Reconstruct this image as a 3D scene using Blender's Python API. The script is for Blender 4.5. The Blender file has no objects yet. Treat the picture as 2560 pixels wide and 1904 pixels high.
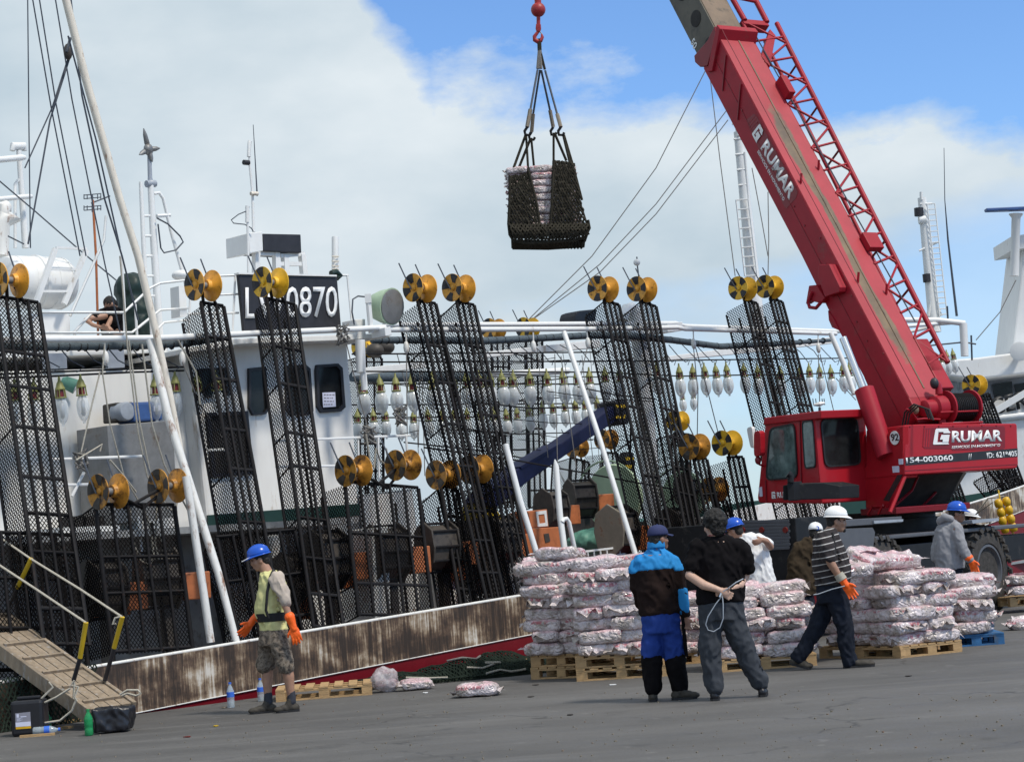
import bpy, bmesh, math, random
from math import sin, cos, pi, radians, hypot, atan2
from mathutils import Vector, Matrix, noise
V = Vector
random.seed(7)
sc = bpy.context.scene
col = sc.collection

# ------------------------------------------------------------------ camera
FPX, CAM_H, PITCH, ROLL = 4836.0, 1.6, radians(4.87), radians(4.2)
CAM = V((0, 0, CAM_H))
Fw = V((0, cos(PITCH), sin(PITCH)))
U0 = V((0, -sin(PITCH), cos(PITCH)))
R0 = V((1, 0, 0))
Rt = R0 * cos(ROLL) - U0 * sin(ROLL)
Up = U0 * cos(ROLL) + R0 * sin(ROLL)
cd = bpy.data.cameras.new('camera')
cam = bpy.data.objects.new('camera', cd)
col.objects.link(cam)
cd.sensor_width = 36
cd.lens = FPX / 2560 * 36
cd.clip_end = 8000
cam.matrix_world = Matrix(((Rt.x, Up.x, -Fw.x, 0), (Rt.y, Up.y, -Fw.y, 0), (Rt.z, Up.z, -Fw.z, CAM_H), (0, 0, 0, 1)))
sc.camera = cam

# ------------------------------------------------------------------ sky and sun
SUN_EL, SUN_AZ = radians(56), radians(128)      # azimuth from +Y (view) towards +X (right)
wd = bpy.data.worlds.new('World')
sc.world = wd
wd.use_nodes = True
nt = wd.node_tree
nt.nodes.clear()
def wn(t, **k):
    x = nt.nodes.new(t)
    for a, b in k.items():
        setattr(x, a, b)
    return x
wo = wn('ShaderNodeOutputWorld')
bg = wn('ShaderNodeBackground')
bg.inputs['Strength'].default_value = 0.1
sky = wn('ShaderNodeTexSky')
sky.sky_type = 'NISHITA'
sky.sun_disc = False
sky.sun_elevation = SUN_EL
sky.sun_rotation = SUN_AZ
sky.air_density = 1.0
sky.dust_density = 0.4
sky.ozone_density = 2.5
tc = wn('ShaderNodeTexCoord')
# clouds: noise over the direction, a soft bank low down that opens to blue higher up on the right
sep = wn('ShaderNodeSeparateXYZ')
nt.links.new(tc.outputs['Generated'], sep.inputs[0])
def wmath(op, a, b=None, clamp=False):
    m = wn('ShaderNodeMath', operation=op, use_clamp=clamp)
    for i, q in enumerate((a, b)):
        if q is None: continue
        if isinstance(q, (int, float)): m.inputs[i].default_value = q
        else: nt.links.new(q, m.inputs[i])
    return m.outputs[0]
mp = wn('ShaderNodeMapping')
mp.inputs['Scale'].default_value = (1, 1, 1.9)
mp.inputs['Location'].default_value = (0.35, 0.0, 0.12)
nt.links.new(tc.outputs['Generated'], mp.inputs[0])
n1 = wn('ShaderNodeTexNoise')
n1.inputs['Scale'].default_value = 5.2
n1.inputs['Detail'].default_value = 12
n1.inputs['Roughness'].default_value = 0.6
nt.links.new(mp.outputs[0], n1.inputs['Vector'])
n2 = wn('ShaderNodeTexNoise')
n2.inputs['Scale'].default_value = 7.5
n2.inputs['Detail'].default_value = 7
n2.inputs['Roughness'].default_value = 0.5
nt.links.new(mp.outputs[0], n2.inputs['Vector'])
X, Z = sep.outputs[0], sep.outputs[2]
# height of the bank's upper edge falls from left to right, with a low thin gap near the right horizon
edge = wmath('SUBTRACT', 0.236, wmath('MULTIPLY', wmath('MAXIMUM', wmath('SUBTRACT', X, 0.09), 0.0), 0.34))
edge = wmath('ADD', edge, wmath('MULTIPLY', wmath('MULTIPLY', wmath('SUBTRACT', -0.03, X), 11.0, clamp=True), 0.14))
d = wmath('SUBTRACT', edge, Z)
d = wmath('ADD', d, wmath('MULTIPLY', wmath('SUBTRACT', n1.outputs[0], 0.5), 0.19))
cover = wmath('MULTIPLY', wmath('ADD', d, 0.010), 40.0, clamp=True)
# a second, patchy opening to the blue low on the right
gap = wmath('MULTIPLY', wmath('SUBTRACT', wmath('ADD', wmath('MULTIPLY', X, 2.2), wmath('MULTIPLY', n1.outputs[0], 0.9)), wmath('ADD', wmath('MULTIPLY', wmath('MAXIMUM', wmath('SUBTRACT', Z, 0.125), 0.0), 14.0), 0.50)), 3.2, clamp=True)
cover = wmath('MULTIPLY', cover, wmath('SUBTRACT', 1.0, wmath('MULTIPLY', gap, 0.62)))
# broken cloud again above the frame
hi_ = wmath('MULTIPLY', wmath('ADD', wmath('SUBTRACT', n2.outputs[0], 0.41), wmath('MULTIPLY', wmath('SUBTRACT', Z, 0.42), 0.5)), 6.0, clamp=True)
hi_ = wmath('MULTIPLY', hi_, wmath('MULTIPLY', wmath('SUBTRACT', Z, 0.33), 8.0, clamp=True))
cover = wmath('MAXIMUM', cover, hi_)
ramp = wn('ShaderNodeValToRGB')
ramp.color_ramp.elements[0].position = 0.34
ramp.color_ramp.elements[0].color = (0.53, 0.645, 0.73, 1)
ramp.color_ramp.elements[1].position = 0.72
ramp.color_ramp.elements[1].color = (0.80, 0.87, 0.915, 1)
nt.links.new(n2.outputs[0], ramp.inputs[0])
cs = wn('ShaderNodeVectorMath', operation='SCALE')
cs.inputs['Scale'].default_value = 8.2
nt.links.new(ramp.outputs[0], cs.inputs[0])
tint = wn('ShaderNodeVectorMath', operation='MULTIPLY')
tint.inputs[1].default_value = (0.92, 1.18, 1.50)
nt.links.new(sky.outputs[0], tint.inputs[0])
mx = wn('ShaderNodeMix', data_type='RGBA')
nt.links.new(cover, mx.inputs[0])
nt.links.new(tint.outputs[0], mx.inputs[6])
nt.links.new(cs.outputs[0], mx.inputs[7])
nt.links.new(mx.outputs[2], bg.inputs['Color'])
nt.links.new(bg.outputs[0], wo.inputs[0])

sl = bpy.data.lights.new('sun', 'SUN')
sl.energy = 2.7
sl.angle = radians(7)
sl.color = (1.0, 0.935, 0.83)
sun = bpy.data.objects.new('sun', sl)
col.objects.link(sun)
sdir = V((sin(SUN_AZ) * cos(SUN_EL), cos(SUN_AZ) * cos(SUN_EL), sin(SUN_EL)))
sun.rotation_euler = sdir.to_track_quat('Z', 'Y').to_euler()
sun.location = sdir * 60
sc.view_settings.view_transform = 'Standard'
sc.view_settings.look = 'None'
sc.view_settings.gamma = 1
sc.view_settings.use_curve_mapping = False
sc.view_settings.exposure = 0.27
sc.cycles.max_bounces = 6
sc.cycles.transparent_max_bounces = 12

# ------------------------------------------------------------------ points of the place, found from where they show in the photograph
def ray(x, y):
    return Fw + Rt * ((x - 1280) / FPX) + Up * ((952 - y) / FPX)
def G(x, y, z=0.0):
    d = ray(x, y)
    return CAM + d * ((z - CAM_H) / d.z)
def D(x, y, Y):
    d = ray(x, y)
    return CAM + d * (Y / d.y)
def PLN(x, y, P, N):
    d = ray(x, y)
    return CAM + d * ((P - CAM).dot(N) / d.dot(N))
TH = radians(43)
su = V((sin(TH), cos(TH), 0))          # along the quay, away to the right
sn = V((cos(TH), -sin(TH), 0))         # from the ship to the quay
Q = G(700, 1735)                       # a point of the quay's edge
def W(s, y, z):                        # along the ship, inboard from the quay edge, up
    return Q + su * s - sn * y + V((0, 0, z))
def SP(x, y, yin):
    return PLN(x, y, Q - sn * yin, sn)
def SL(P):
    return ((P - Q).dot(su), -(P - Q).dot(sn), P.z)

# ------------------------------------------------------------------ mesh helpers
MW = {}
def basis(a):
    a = a.normalized()
    r = V((0, 0, 1)) if abs(a.z) < 0.95 else V((1, 0, 0))
    x = r.cross(a).normalized()
    return x, a.cross(x).normalized()
class MB:
    def __init__(s):
        s.v = []; s.f = []
    def add(s, vs, fs):
        o = len(s.v)
        s.v += [V(q) for q in vs]
        s.f += [tuple(i + o for i in q) for q in fs]
        return s
    def box(s, c, sz, R=None):
        c = V(c); h = V(sz) / 2
        vs = [V((x, y, z)) for x in (-h.x, h.x) for y in (-h.y, h.y) for z in (-h.z, h.z)]
        if R is not None: vs = [R @ q for q in vs]
        return s.add([c + q for q in vs], [(0, 1, 3, 2), (4, 6, 7, 5), (0, 4, 5, 1), (2, 3, 7, 6), (0, 2, 6, 4), (1, 5, 7, 3)])
    def bar(s, a, b, w, h, up=None):
        a = V(a); b = V(b); t = (b - a).normalized()
        up = V(up) if up is not None else V((0, 0, 1))
        x = up.cross(t)
        if x.length < 1e-3: x = V((1, 0, 0)).cross(t)
        x.normalize(); z = t.cross(x)
        vs = [p + x * (i * w / 2) + z * (j * h / 2) for p in (a, b) for i in (-1, 1) for j in (-1, 1)]
        return s.add(vs, [(0, 1, 3, 2), (4, 6, 7, 5), (0, 4, 5, 1), (2, 3, 7, 6), (0, 2, 6, 4), (1, 5, 7, 3)])
    def tube(s, pts, r, n=8, cap=True):
        pts = [V(p) for p in pts]; m = len(pts)
        rr = r if isinstance(r, (list, tuple)) else [r] * m
        vs = []; fs = []
        x = None
        for i, p in enumerate(pts):
            t = (pts[min(i + 1, m - 1)] - pts[max(i - 1, 0)])
            if t.length < 1e-9: t = V((0, 0, 1))
            t.normalize()
            if x is None: x, y = basis(t)
            else:
                x = x - t * x.dot(t)
                if x.length < 1e-6: x, y = basis(t)
                x.normalize(); y = t.cross(x)
            for k in range(n):
                a = 2 * pi * k / n
                vs.append(p + x * (cos(a) * rr[i]) + y * (sin(a) * rr[i]))
        for i in range(m - 1):
            for k in range(n):
                k2 = (k + 1) % n
                fs.append((i * n + k, i * n + k2, (i + 1) * n + k2, (i + 1) * n + k))
        if cap:
            fs.append(tuple(reversed(range(n)))); fs.append(tuple(range((m - 1) * n, m * n)))
        return s.add(vs, fs)
    def lathe(s, o, ax, prof, n=16, x=None):
        o = V(o); ax = V(ax).normalized()
        if x is None: x, y = basis(ax)
        else: y = ax.cross(x)
        vs = []; fs = []
        for t, r in prof:
            for k in range(n):
                a = 2 * pi * k / n
                vs.append(o + ax * t + x * (r * cos(a)) + y * (r * sin(a)))
        for i in range(len(prof) - 1):
            for k in range(n):
                k2 = (k + 1) % n
                fs.append((i * n + k, i * n + k2, (i + 1) * n + k2, (i + 1) * n + k))
        if prof[0][1] > 1e-4: fs.append(tuple(reversed(range(n))))
        if prof[-1][1] > 1e-4: fs.append(tuple(range((len(prof) - 1) * n, len(prof) * n)))
        return s.add(vs, fs)
    def ball(s, c, r, n=14, m=9, R=None):
        c = V(c); r = V(r) if hasattr(r, '__len__') else V((r, r, r))
        vs = []; fs = []
        for i in range(m + 1):
            p = pi * i / m
            for k in range(n):
                a = 2 * pi * k / n
                q = V((r.x * sin(p) * cos(a), r.y * sin(p) * sin(a), r.z * cos(p)))
                vs.append(c + (R @ q if R is not None else q))
        for i in range(m):
            for k in range(n):
                k2 = (k + 1) % n
                fs.append((i * n + k, (i + 1) * n + k, (i + 1) * n + k2, i * n + k2))
        return s.add(vs, fs)
    def prism(s, poly, vec):
        poly = [V(p) for p in poly]; vec = V(vec); n = len(poly)
        vs = poly + [p + vec for p in poly]
        fs = [tuple(reversed(range(n))), tuple(range(n, 2 * n))]
        fs += [(i, (i + 1) % n, (i + 1) % n + n, i + n) for i in range(n)]
        return s.add(vs, fs)
    def grid(s, fn, nu, nv):
        vs = [fn(i / nu, j / nv) for i in range(nu + 1) for j in range(nv + 1)]
        fs = [(i * (nv + 1) + j, (i + 1) * (nv + 1) + j, (i + 1) * (nv + 1) + j + 1, i * (nv + 1) + j + 1) for i in range(nu) for j in range(nv)]
        return s.add(vs, fs)
    def mesh(s, name, inv=None):
        me = bpy.data.meshes.new(name)
        me.from_pydata([tuple(inv @ q) if inv is not None else tuple(q) for q in s.v], [], s.f)
        bm = bmesh.new(); bm.from_mesh(me)
        bmesh.ops.remove_doubles(bm, verts=bm.verts, dist=1e-5)
        bmesh.ops.recalc_face_normals(bm, faces=bm.faces)
        bm.to_mesh(me); bm.free()
        return me
    def build(s, name, mat, parent=None, smooth=None, bevel=0, kind=None, label=None, fuse=None):
        inv = MW[parent].inverted() if parent is not None else None
        org = None
        if parent is None and s.v:
            lo = V((min(q.x for q in s.v), min(q.y for q in s.v), min(q.z for q in s.v)))
            hi = V((max(q.x for q in s.v), max(q.y for q in s.v), max(q.z for q in s.v)))
            org = V(((lo.x + hi.x) / 2, (lo.y + hi.y) / 2, lo.z))
            inv = Matrix.Translation(-org)
        me = s.mesh(name, inv)
        if fuse: me = fused(me, *fuse)
        o = bpy.data.objects.new(name, me)
        return link(o, mat, parent, smooth, bevel, kind, label, org)
def link(o, mat, parent, smooth=None, bevel=0, kind=None, label=None, org=None):
    col.objects.link(o)
    me = o.data
    if mat is not None:
        me.materials.clear(); me.materials.append(mat)
    if parent is not None:
        o.parent = parent; MW[o] = MW[parent]
    else:
        MW[o] = Matrix.Translation(org) if org is not None else Matrix.Identity(4)
        o.matrix_world = MW[o]
    if smooth is not None:
        me.shade_smooth()
        if smooth < 180: me.set_sharp_from_angle(angle=radians(smooth))
    if bevel:
        b = o.modifiers.new('bevel', 'BEVEL'); b.width = bevel; b.segments = 2; b.limit_method = 'ANGLE'
    if kind: o['kind'] = kind
    if label: o['label'] = label
    return o
TMP = bpy.data.scenes.new('tmp')
def tmp_dg(o):
    TMP.collection.objects.link(o)
    with bpy.context.temp_override(scene=TMP, view_layer=TMP.view_layers[0]):
        return bpy.context.evaluated_depsgraph_get()
def fused(me, voxel, it=4, wr=0.0, wf=9.0):
    t = bpy.data.objects.new('tmp', me)
    r = t.modifiers.new('r', 'REMESH'); r.mode = 'VOXEL'; r.voxel_size = voxel
    if it:
        m = t.modifiers.new('s', 'SMOOTH'); m.iterations = it; m.factor = 0.5
    dg = tmp_dg(t)
    out = bpy.data.meshes.new_from_object(t.evaluated_get(dg))
    bpy.data.objects.remove(t); 
    if wr:
        out.update()
        for q in out.vertices:
            p = q.co
            w_ = noise.noise(V((p.x * 3, p.y * 3, p.z * 3 + 9)))
            k = 0.8 * noise.noise(V((p.x * wf, p.y * wf, p.z * wf * 0.55))) + 0.9 * (0.45 - abs(noise.noise(V((p.x * wf * 1.3 + w_ * 2, p.y * wf * 1.3, p.z * wf * 0.9 + p.x * wf * .5 + 5)))) * 1.9)
            k += 0.35 * noise.noise(V((p.x * wf * 3.1, p.y * wf * 3.1, p.z * wf * 2.4 + 5)))
            q.co = p + q.normal * (wr * k)
    return out
def root(name, label, cat, loc=(0, 0, 0), M=None, group=None):
    o = bpy.data.objects.new(name, None); col.objects.link(o)
    o.empty_display_size = 0.2
    m = M if M is not None else Matrix.Translation(V(loc))
    o.matrix_world = m; MW[o] = m.copy()
    return tag(o, label, cat, group)
def tag(o, label, cat, group=None):
    o['label'] = label; o['category'] = cat
    if group: o['group'] = group
    return o
KIDS = {}
def kids(o):
    return [c for c in col.objects if c.parent == o]
def copy_tree(o, parent=None, tree=None):
    tree = tree if tree is not None else snap(o)
    c = o.copy(); col.objects.link(c); c.parent = parent
    if parent is not None: c.matrix_parent_inverse = Matrix.Identity(4)
    MW[c] = MW.get(o, Matrix.Identity(4))
    for ch, sub in tree: copy_tree(ch, c, sub)
    return c
def snap(o):
    return [(c, snap(c)) for c in kids(o)]
def put(o, M):
    o.matrix_world = M; MW[o] = M.copy()
def frame(x, y, z, o):
    return Matrix(((x.x, y.x, z.x, o.x), (x.y, y.y, z.y, o.y), (x.z, y.z, z.z, o.z), (0, 0, 0, 1)))
def text(body, P, xd, yd, h, mat, parent, w=None, bold=0.0, shear=0.0, depth=0.004, name='lettering'):
    """real lettering, P = lower left corner, h = height of a capital"""
    cu = bpy.data.curves.new(name, 'FONT'); cu.body = body
    cu.offset = bold; cu.shear = shear; cu.resolution_u = 3
    t = bpy.data.objects.new('tmp', cu)
    dg = tmp_dg(t)
    me = bpy.data.meshes.new_from_object(t.evaluated_get(dg))
    bpy.data.objects.remove(t)
    xs = [q.co.x for q in me.vertices]; ys = [q.co.y for q in me.vertices]
    x0, x1, y0 = min(xs), max(xs), 0.0
    ky = h / 0.69
    kx = (w / (x1 - x0)) if w else ky
    xd = V(xd).normalized(); yd = V(yd).normalized(); nd = xd.cross(yd)
    inv = MW[parent].inverted()
    bm = bmesh.new(); bm.from_mesh(me)
    r = bmesh.ops.extrude_face_region(bm, geom=bm.faces[:])
    top = [g for g in r['geom'] if isinstance(g, bmesh.types.BMVert)]
    for q in bm.verts: q.co.z = 0
    for q in top: q.co.z = 1
    for q in bm.verts:
        q.co = inv @ (V(P) + xd * ((q.co.x - x0) * kx) + yd * ((q.co.y - y0) * ky) + nd * (depth * q.co.z - 0.002))
    bmesh.ops.recalc_face_normals(bm, faces=bm.faces)
    bm.to_mesh(me); bm.free()
    o = bpy.data.objects.new(name, me)
    return link(o, mat, parent)

# ------------------------------------------------------------------ materials
MT = {}
def mat(name, base, rough=0.6, metal=0.0, var=0.12, scale=6.0, bump=0.0, bscale=40.0, dirt=None, dirt_amt=0.0, dirt_scale=3.0, stretch=(1, 1, 1), spec=0.5, trans=0.0, alpha=1.0, coat=0.0, ior=1.45):
    m = bpy.data.materials.new(name); m.use_nodes = True
    t = m.node_tree; b = t.nodes['Principled BSDF']; L = t.links.new
    b.inputs['Roughness'].default_value = rough
    b.inputs['Metallic'].default_value = metal
    b.inputs['Specular IOR Level'].default_value = 0.12 if rough >= 0.85 and spec == 0.5 else spec
    b.inputs['Transmission Weight'].default_value = trans
    b.inputs['Alpha'].default_value = alpha
    b.inputs['IOR'].default_value = ior
    b.inputs['Coat Weight'].default_value = coat
    co = t.nodes.new('ShaderNodeTexCoord'); mpn = t.nodes.new('ShaderNodeMapping')
    mpn.inputs['Scale'].default_value = stretch
    L(co.outputs['Object'], mpn.inputs[0])
    nz = t.nodes.new('ShaderNodeTexNoise'); nz.inputs['Scale'].default_value = scale; nz.inputs['Detail'].default_value = 6
    nz.inputs['Roughness'].default_value = 0.65
    L(mpn.outputs[0], nz.inputs['Vector'])
    r = t.nodes.new('ShaderNodeValToRGB')
    r.color_ramp.elements[0].position = 0.3; r.color_ramp.elements[1].position = 0.7
    r.color_ramp.elements[0].color = tuple(c * (1 - var) for c in base) + (1,)
    r.color_ramp.elements[1].color = tuple(min(1, c * (1 + var)) for c in base) + (1,)
    L(nz.outputs[0], r.inputs[0])
    out = r.outputs[0]
    if dirt is not None:
        n2 = t.nodes.new('ShaderNodeTexNoise'); n2.inputs['Scale'].default_value = dirt_scale; n2.inputs['Detail'].default_value = 9
        n2.inputs['Roughness'].default_value = 0.7
        L(mpn.outputs[0], n2.inputs['Vector'])
        r2 = t.nodes.new('ShaderNodeValToRGB')
        r2.color_ramp.elements[0].position = 0.62 - dirt_amt * 0.3; r2.color_ramp.elements[1].position = 0.74 - dirt_amt * 0.22
        L(n2.outputs[0], r2.inputs[0])
        mxn = t.nodes.new('ShaderNodeMix'); mxn.data_type = 'RGBA'
        L(r2.outputs[0], mxn.inputs[0]); L(out, mxn.inputs[6]); mxn.inputs[7].default_value = tuple(dirt) + (1,)
        out = mxn.outputs[2]
    L(out, b.inputs['Base Color'])
    if bump:
        n3 = t.nodes.new('ShaderNodeTexNoise'); n3.inputs['Scale'].default_value = bscale; n3.inputs['Detail'].default_value = 4
        L(mpn.outputs[0], n3.inputs['Vector'])
        bp = t.nodes.new('ShaderNodeBump'); bp.inputs['Strength'].default_value = bump; bp.inputs['Distance'].default_value = 0.02
        L(n3.outputs[0], bp.inputs['Height']); L(bp.outputs[0], b.inputs['Normal'])
    MT[name] = m
    return m
M_ = MT
mat('white_paint', (0.74, 0.74, 0.73), 0.45, var=0.05, dirt=(0.36, 0.28, 0.20), dirt_amt=0.02, dirt_scale=2.2, stretch=(1, 1, 0.35))
mat('wall_white', (0.77, 0.76, 0.735), 0.5, var=0.06, scale=2, bump=0.12, bscale=3, dirt=(0.40, 0.30, 0.20), dirt_amt=0.06, dirt_scale=2.5, stretch=(1.6, 1.6, 0.3))
mat('worn_white', (0.70, 0.69, 0.66), 0.5, var=0.08, dirt=(0.22, 0.10, 0.05), dirt_amt=0.22, dirt_scale=5, stretch=(2, 2, 0.7))
mat('deck_grey', (0.26, 0.27, 0.28), 0.6, var=0.2, scale=4, dirt=(0.10, 0.07, 0.05), dirt_amt=0.3, dirt_scale=3)
mat('grey_metal', (0.22, 0.22, 0.22), 0.5, metal=0.3, var=0.2, dirt=(0.12, 0.08, 0.05), dirt_amt=0.2)
mat('black_steel', (0.011, 0.010, 0.011), 0.65, var=0.35, scale=20, dirt=(0.05, 0.024, 0.014), dirt_amt=0.1, dirt_scale=12, spec=0.25)
mat('mesh_black', (0.007, 0.006, 0.006), 0.85, var=0.3, scale=20, spec=0.08)
mat('black_paint', (0.022, 0.021, 0.026), 0.5, var=0.3, dirt=(0.12, 0.12, 0.12), dirt_amt=-0.12, dirt_scale=9)
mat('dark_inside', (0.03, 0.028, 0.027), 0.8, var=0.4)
mat('rubber', (0.022, 0.022, 0.023), 0.8, var=0.3, bump=0.3, bscale=30)
mat('dusty_rubber', (0.055, 0.052, 0.05), 0.85, var=0.35, scale=14, bump=0.4, bscale=60)
mat('crane_red', (0.32, 0.013, 0.026), 0.46, var=0.16, scale=1.4, dirt=(0.22, 0.045, 0.045), dirt_amt=0.16, dirt_scale=2.6, bump=0.06, bscale=5, spec=0.3)
mat('cab_red', (0.38, 0.010, 0.019), 0.36, var=0.08, scale=2, dirt=(0.28, 0.03, 0.03), dirt_amt=0.0, dirt_scale=3, coat=0.1, spec=0.35)
mat('dark_red', (0.20, 0.009, 0.017), 0.4, var=0.1)
mat('greasy_tan', (0.17, 0.115, 0.075), 0.5, var=0.25, scale=2, dirt=(0.05, 0.04, 0.03), dirt_amt=0.25)
mat('boom_olive', (0.085, 0.075, 0.055), 0.45, var=0.35, scale=1.8, dirt=(0.02, 0.02, 0.02), dirt_amt=0.3, dirt_scale=2)
mat('chrome', (0.75, 0.76, 0.78), 0.15, metal=1.0, var=0.03)
mat('decal_white', (0.80, 0.80, 0.80), 0.5, var=0.03)
mat('decal_black', (0.02, 0.02, 0.022), 0.45, var=0.2)
mat('carrier_black', (0.014, 0.014, 0.016), 0.5, var=0.25, dirt=(0.06, 0.055, 0.05), dirt_amt=0.15, dirt_scale=5, spec=0.25)
mat('fender_grey', (0.085, 0.088, 0.10), 0.5, var=0.12)
mat('glass_dark', (0.014, 0.015, 0.016), 0.10, var=0.6, scale=3, spec=0.22)
mat('stripe_green', (0.008, 0.035, 0.028), 0.5, var=0.2)
mat('glass_green', (0.10, 0.15, 0.145), 0.07, var=0.7, scale=4, spec=0.8)
mat('spool_yellow', (0.78, 0.45, 0.025), 0.4, var=0.2, scale=9, dirt=(0.12, 0.05, 0.015), dirt_amt=0.12, dirt_scale=8)
mat('spool_orange', (0.72, 0.34, 0.04), 0.38, var=0.25, scale=8, dirt=(0.10, 0.035, 0.01), dirt_amt=0.2, dirt_scale=7)
mat('spool_rusty', (0.55, 0.25, 0.035), 0.42, var=0.4, scale=7, dirt=(0.035, 0.018, 0.012), dirt_amt=0.5, dirt_scale=6)
mat('socket_green', (0.24, 0.24, 0.075), 0.5, var=0.2, scale=20, dirt=(0.15, 0.11, 0.04), dirt_amt=0.2, dirt_scale=20)
mat('pale_green', (0.40, 0.52, 0.36), 0.45, var=0.08, dirt=(0.25, 0.3, 0.2), dirt_amt=0.1)
mat('sea_green', (0.10, 0.26, 0.20), 0.55, var=0.2, dirt=(0.05, 0.12, 0.09), dirt_amt=0.2)
mat('tarp_green', (0.035, 0.115, 0.09), 0.6, var=0.25, bump=0.4, bscale=9)
mat('tarp_dark', (0.006, 0.021, 0.018), 0.5, var=0.3, bump=0.3, bscale=5)
mat('cable_blue', (0.075, 0.10, 0.12), 0.7, var=0.3, scale=30, bump=0.7, bscale=90)
mat('navy', (0.010, 0.014, 0.052), 0.55, var=0.25, spec=0.3)
mat('motor_blue', (0.045, 0.10, 0.27), 0.45, var=0.2, dirt=(0.1, 0.1, 0.1), dirt_amt=0.1)
mat('motor_grey', (0.30, 0.33, 0.38), 0.5, var=0.15)
mat('rust_orange', (0.42, 0.13, 0.045), 0.6, var=0.2, dirt=(0.06, 0.02, 0.01), dirt_amt=0.22, dirt_scale=4)
mat('rust_pole', (0.70, 0.64, 0.55), 0.6, var=0.10, dirt=(0.22, 0.10, 0.045), dirt_amt=0.2, dirt_scale=5, stretch=(3, 3, 1))
mat('hex_dark', (0.06, 0.05, 0.042), 0.55, var=0.35, dirt=(0.02, 0.017, 0.015), dirt_amt=0.4, dirt_scale=5)
mat('hex_rust', (0.20, 0.17, 0.13), 0.6, var=0.2, dirt=(0.16, 0.05, 0.015), dirt_amt=0.25, dirt_scale=6)
mat('rope_pale', (0.42, 0.39, 0.33), 0.9, var=0.25, scale=40, bump=0.5, bscale=150)
mat('rope_grey', (0.20, 0.19, 0.18), 0.9, var=0.25, scale=40)
mat('wire_rope', (0.055, 0.065, 0.085), 0.6, var=0.2)
mat('net_dark', (0.038, 0.034, 0.026), 0.95, var=0.4, scale=10)
mat('net_green', (0.017, 0.025, 0.019), 0.95, var=0.4, scale=10)
mat('wood', (0.42, 0.27, 0.13), 0.75, var=0.25, scale=5, bump=0.3, bscale=30, dirt=(0.18, 0.11, 0.06), dirt_amt=0.15, dirt_scale=4, stretch=(1, 1, 4))
mat('plank_worn', (0.26, 0.20, 0.14), 0.8, var=0.25, scale=5, bump=0.3, bscale=30, dirt=(0.36, 0.34, 0.32), dirt_amt=0.22, dirt_scale=6, stretch=(3, 3, 1))
mat('pallet_blue', (0.03, 0.13, 0.30), 0.7, var=0.25, scale=9, dirt=(0.10, 0.10, 0.10), dirt_amt=0.1)
mat('yellow', (0.55, 0.36, 0.015), 0.5, var=0.15, dirt=(0.15, 0.1, 0.03), dirt_amt=0.1)
mat('float_yellow', (0.62, 0.36, 0.01), 0.4, var=0.12)
mat('skin', (0.36, 0.20, 0.135), 0.5, var=0.12, scale=14)
mat('skin_fair', (0.52, 0.33, 0.25), 0.5, var=0.1, scale=14)
mat('skin_dark', (0.24, 0.125, 0.085), 0.5, var=0.12, scale=14)
mat('hair', (0.012, 0.010, 0.009), 0.6, var=0.4, scale=40, bump=1.0, bscale=60)
mat('helmet_blue', (0.012, 0.085, 0.47), 0.25, var=0.05)
mat('helmet_white', (0.82, 0.82, 0.82), 0.3, var=0.03)
mat('glove', (0.95, 0.13, 0.012), 0.45, var=0.1, bump=0.15, bscale=60)
mat('shirt_yellow', (0.60, 0.57, 0.27), 0.9, var=0.1, scale=3)
mat('sleeve_grey', (0.47, 0.40, 0.34), 0.9, var=0.08)
mat('strap_black', (0.012, 0.012, 0.014), 0.7, var=0.2)
mat('boots', (0.045, 0.038, 0.030), 0.75, var=0.35, scale=14)
mat('sock', (0.045, 0.048, 0.06), 0.9, var=0.2)
mat('black_cloth', (0.007, 0.006, 0.007), 0.9, var=0.3)
mat('brown_black', (0.018, 0.011, 0.010), 0.9, var=0.3)
mat('bright_blue', (0.012, 0.22, 0.55), 0.8, var=0.08)
mat('work_blue', (0.022, 0.052, 0.24), 0.85, var=0.12)
mat('cap_navy', (0.022, 0.03, 0.10), 0.8, var=0.1)
mat('trouser_grey', (0.047, 0.052, 0.062), 0.9, var=0.12)
mat('white_cloth', (0.74, 0.74, 0.74), 0.9, var=0.04)
mat('jacket_brown', (0.045, 0.032, 0.02), 0.9, var=0.2)
mat('jeans', (0.014, 0.017, 0.026), 0.9, var=0.25)
mat('hoodie_grey', (0.27, 0.27, 0.29), 0.95, var=0.08, scale=30)
mat('clear_bottle', (0.55, 0.64, 0.70), 0.12, var=0.1, alpha=0.45)
mat('green_bottle', (0.02, 0.30, 0.10), 0.12, var=0.1, alpha=0.75)
mat('bottle_blue', (0.04, 0.14, 0.60), 0.4, var=0.1)
mat('black_plastic', (0.014, 0.014, 0.018), 0.35, var=0.2)
mat('paper', (0.62, 0.64, 0.78), 0.8, var=0.04)
mat('print_grey', (0.25, 0.25, 0.3), 0.8, var=0.1)
mat('hook_red', (0.33, 0.028, 0.03), 0.45, var=0.25, dirt=(0.15, 0.06, 0.05), dirt_amt=0.15, dirt_scale=8)
mat('lamp_red', (0.16, 0.018, 0.014), 0.3, var=0.1)
mat('bulb_pin', (0.5, 0.5, 0.5), 0.3, metal=0.6, var=0.1)

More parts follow.
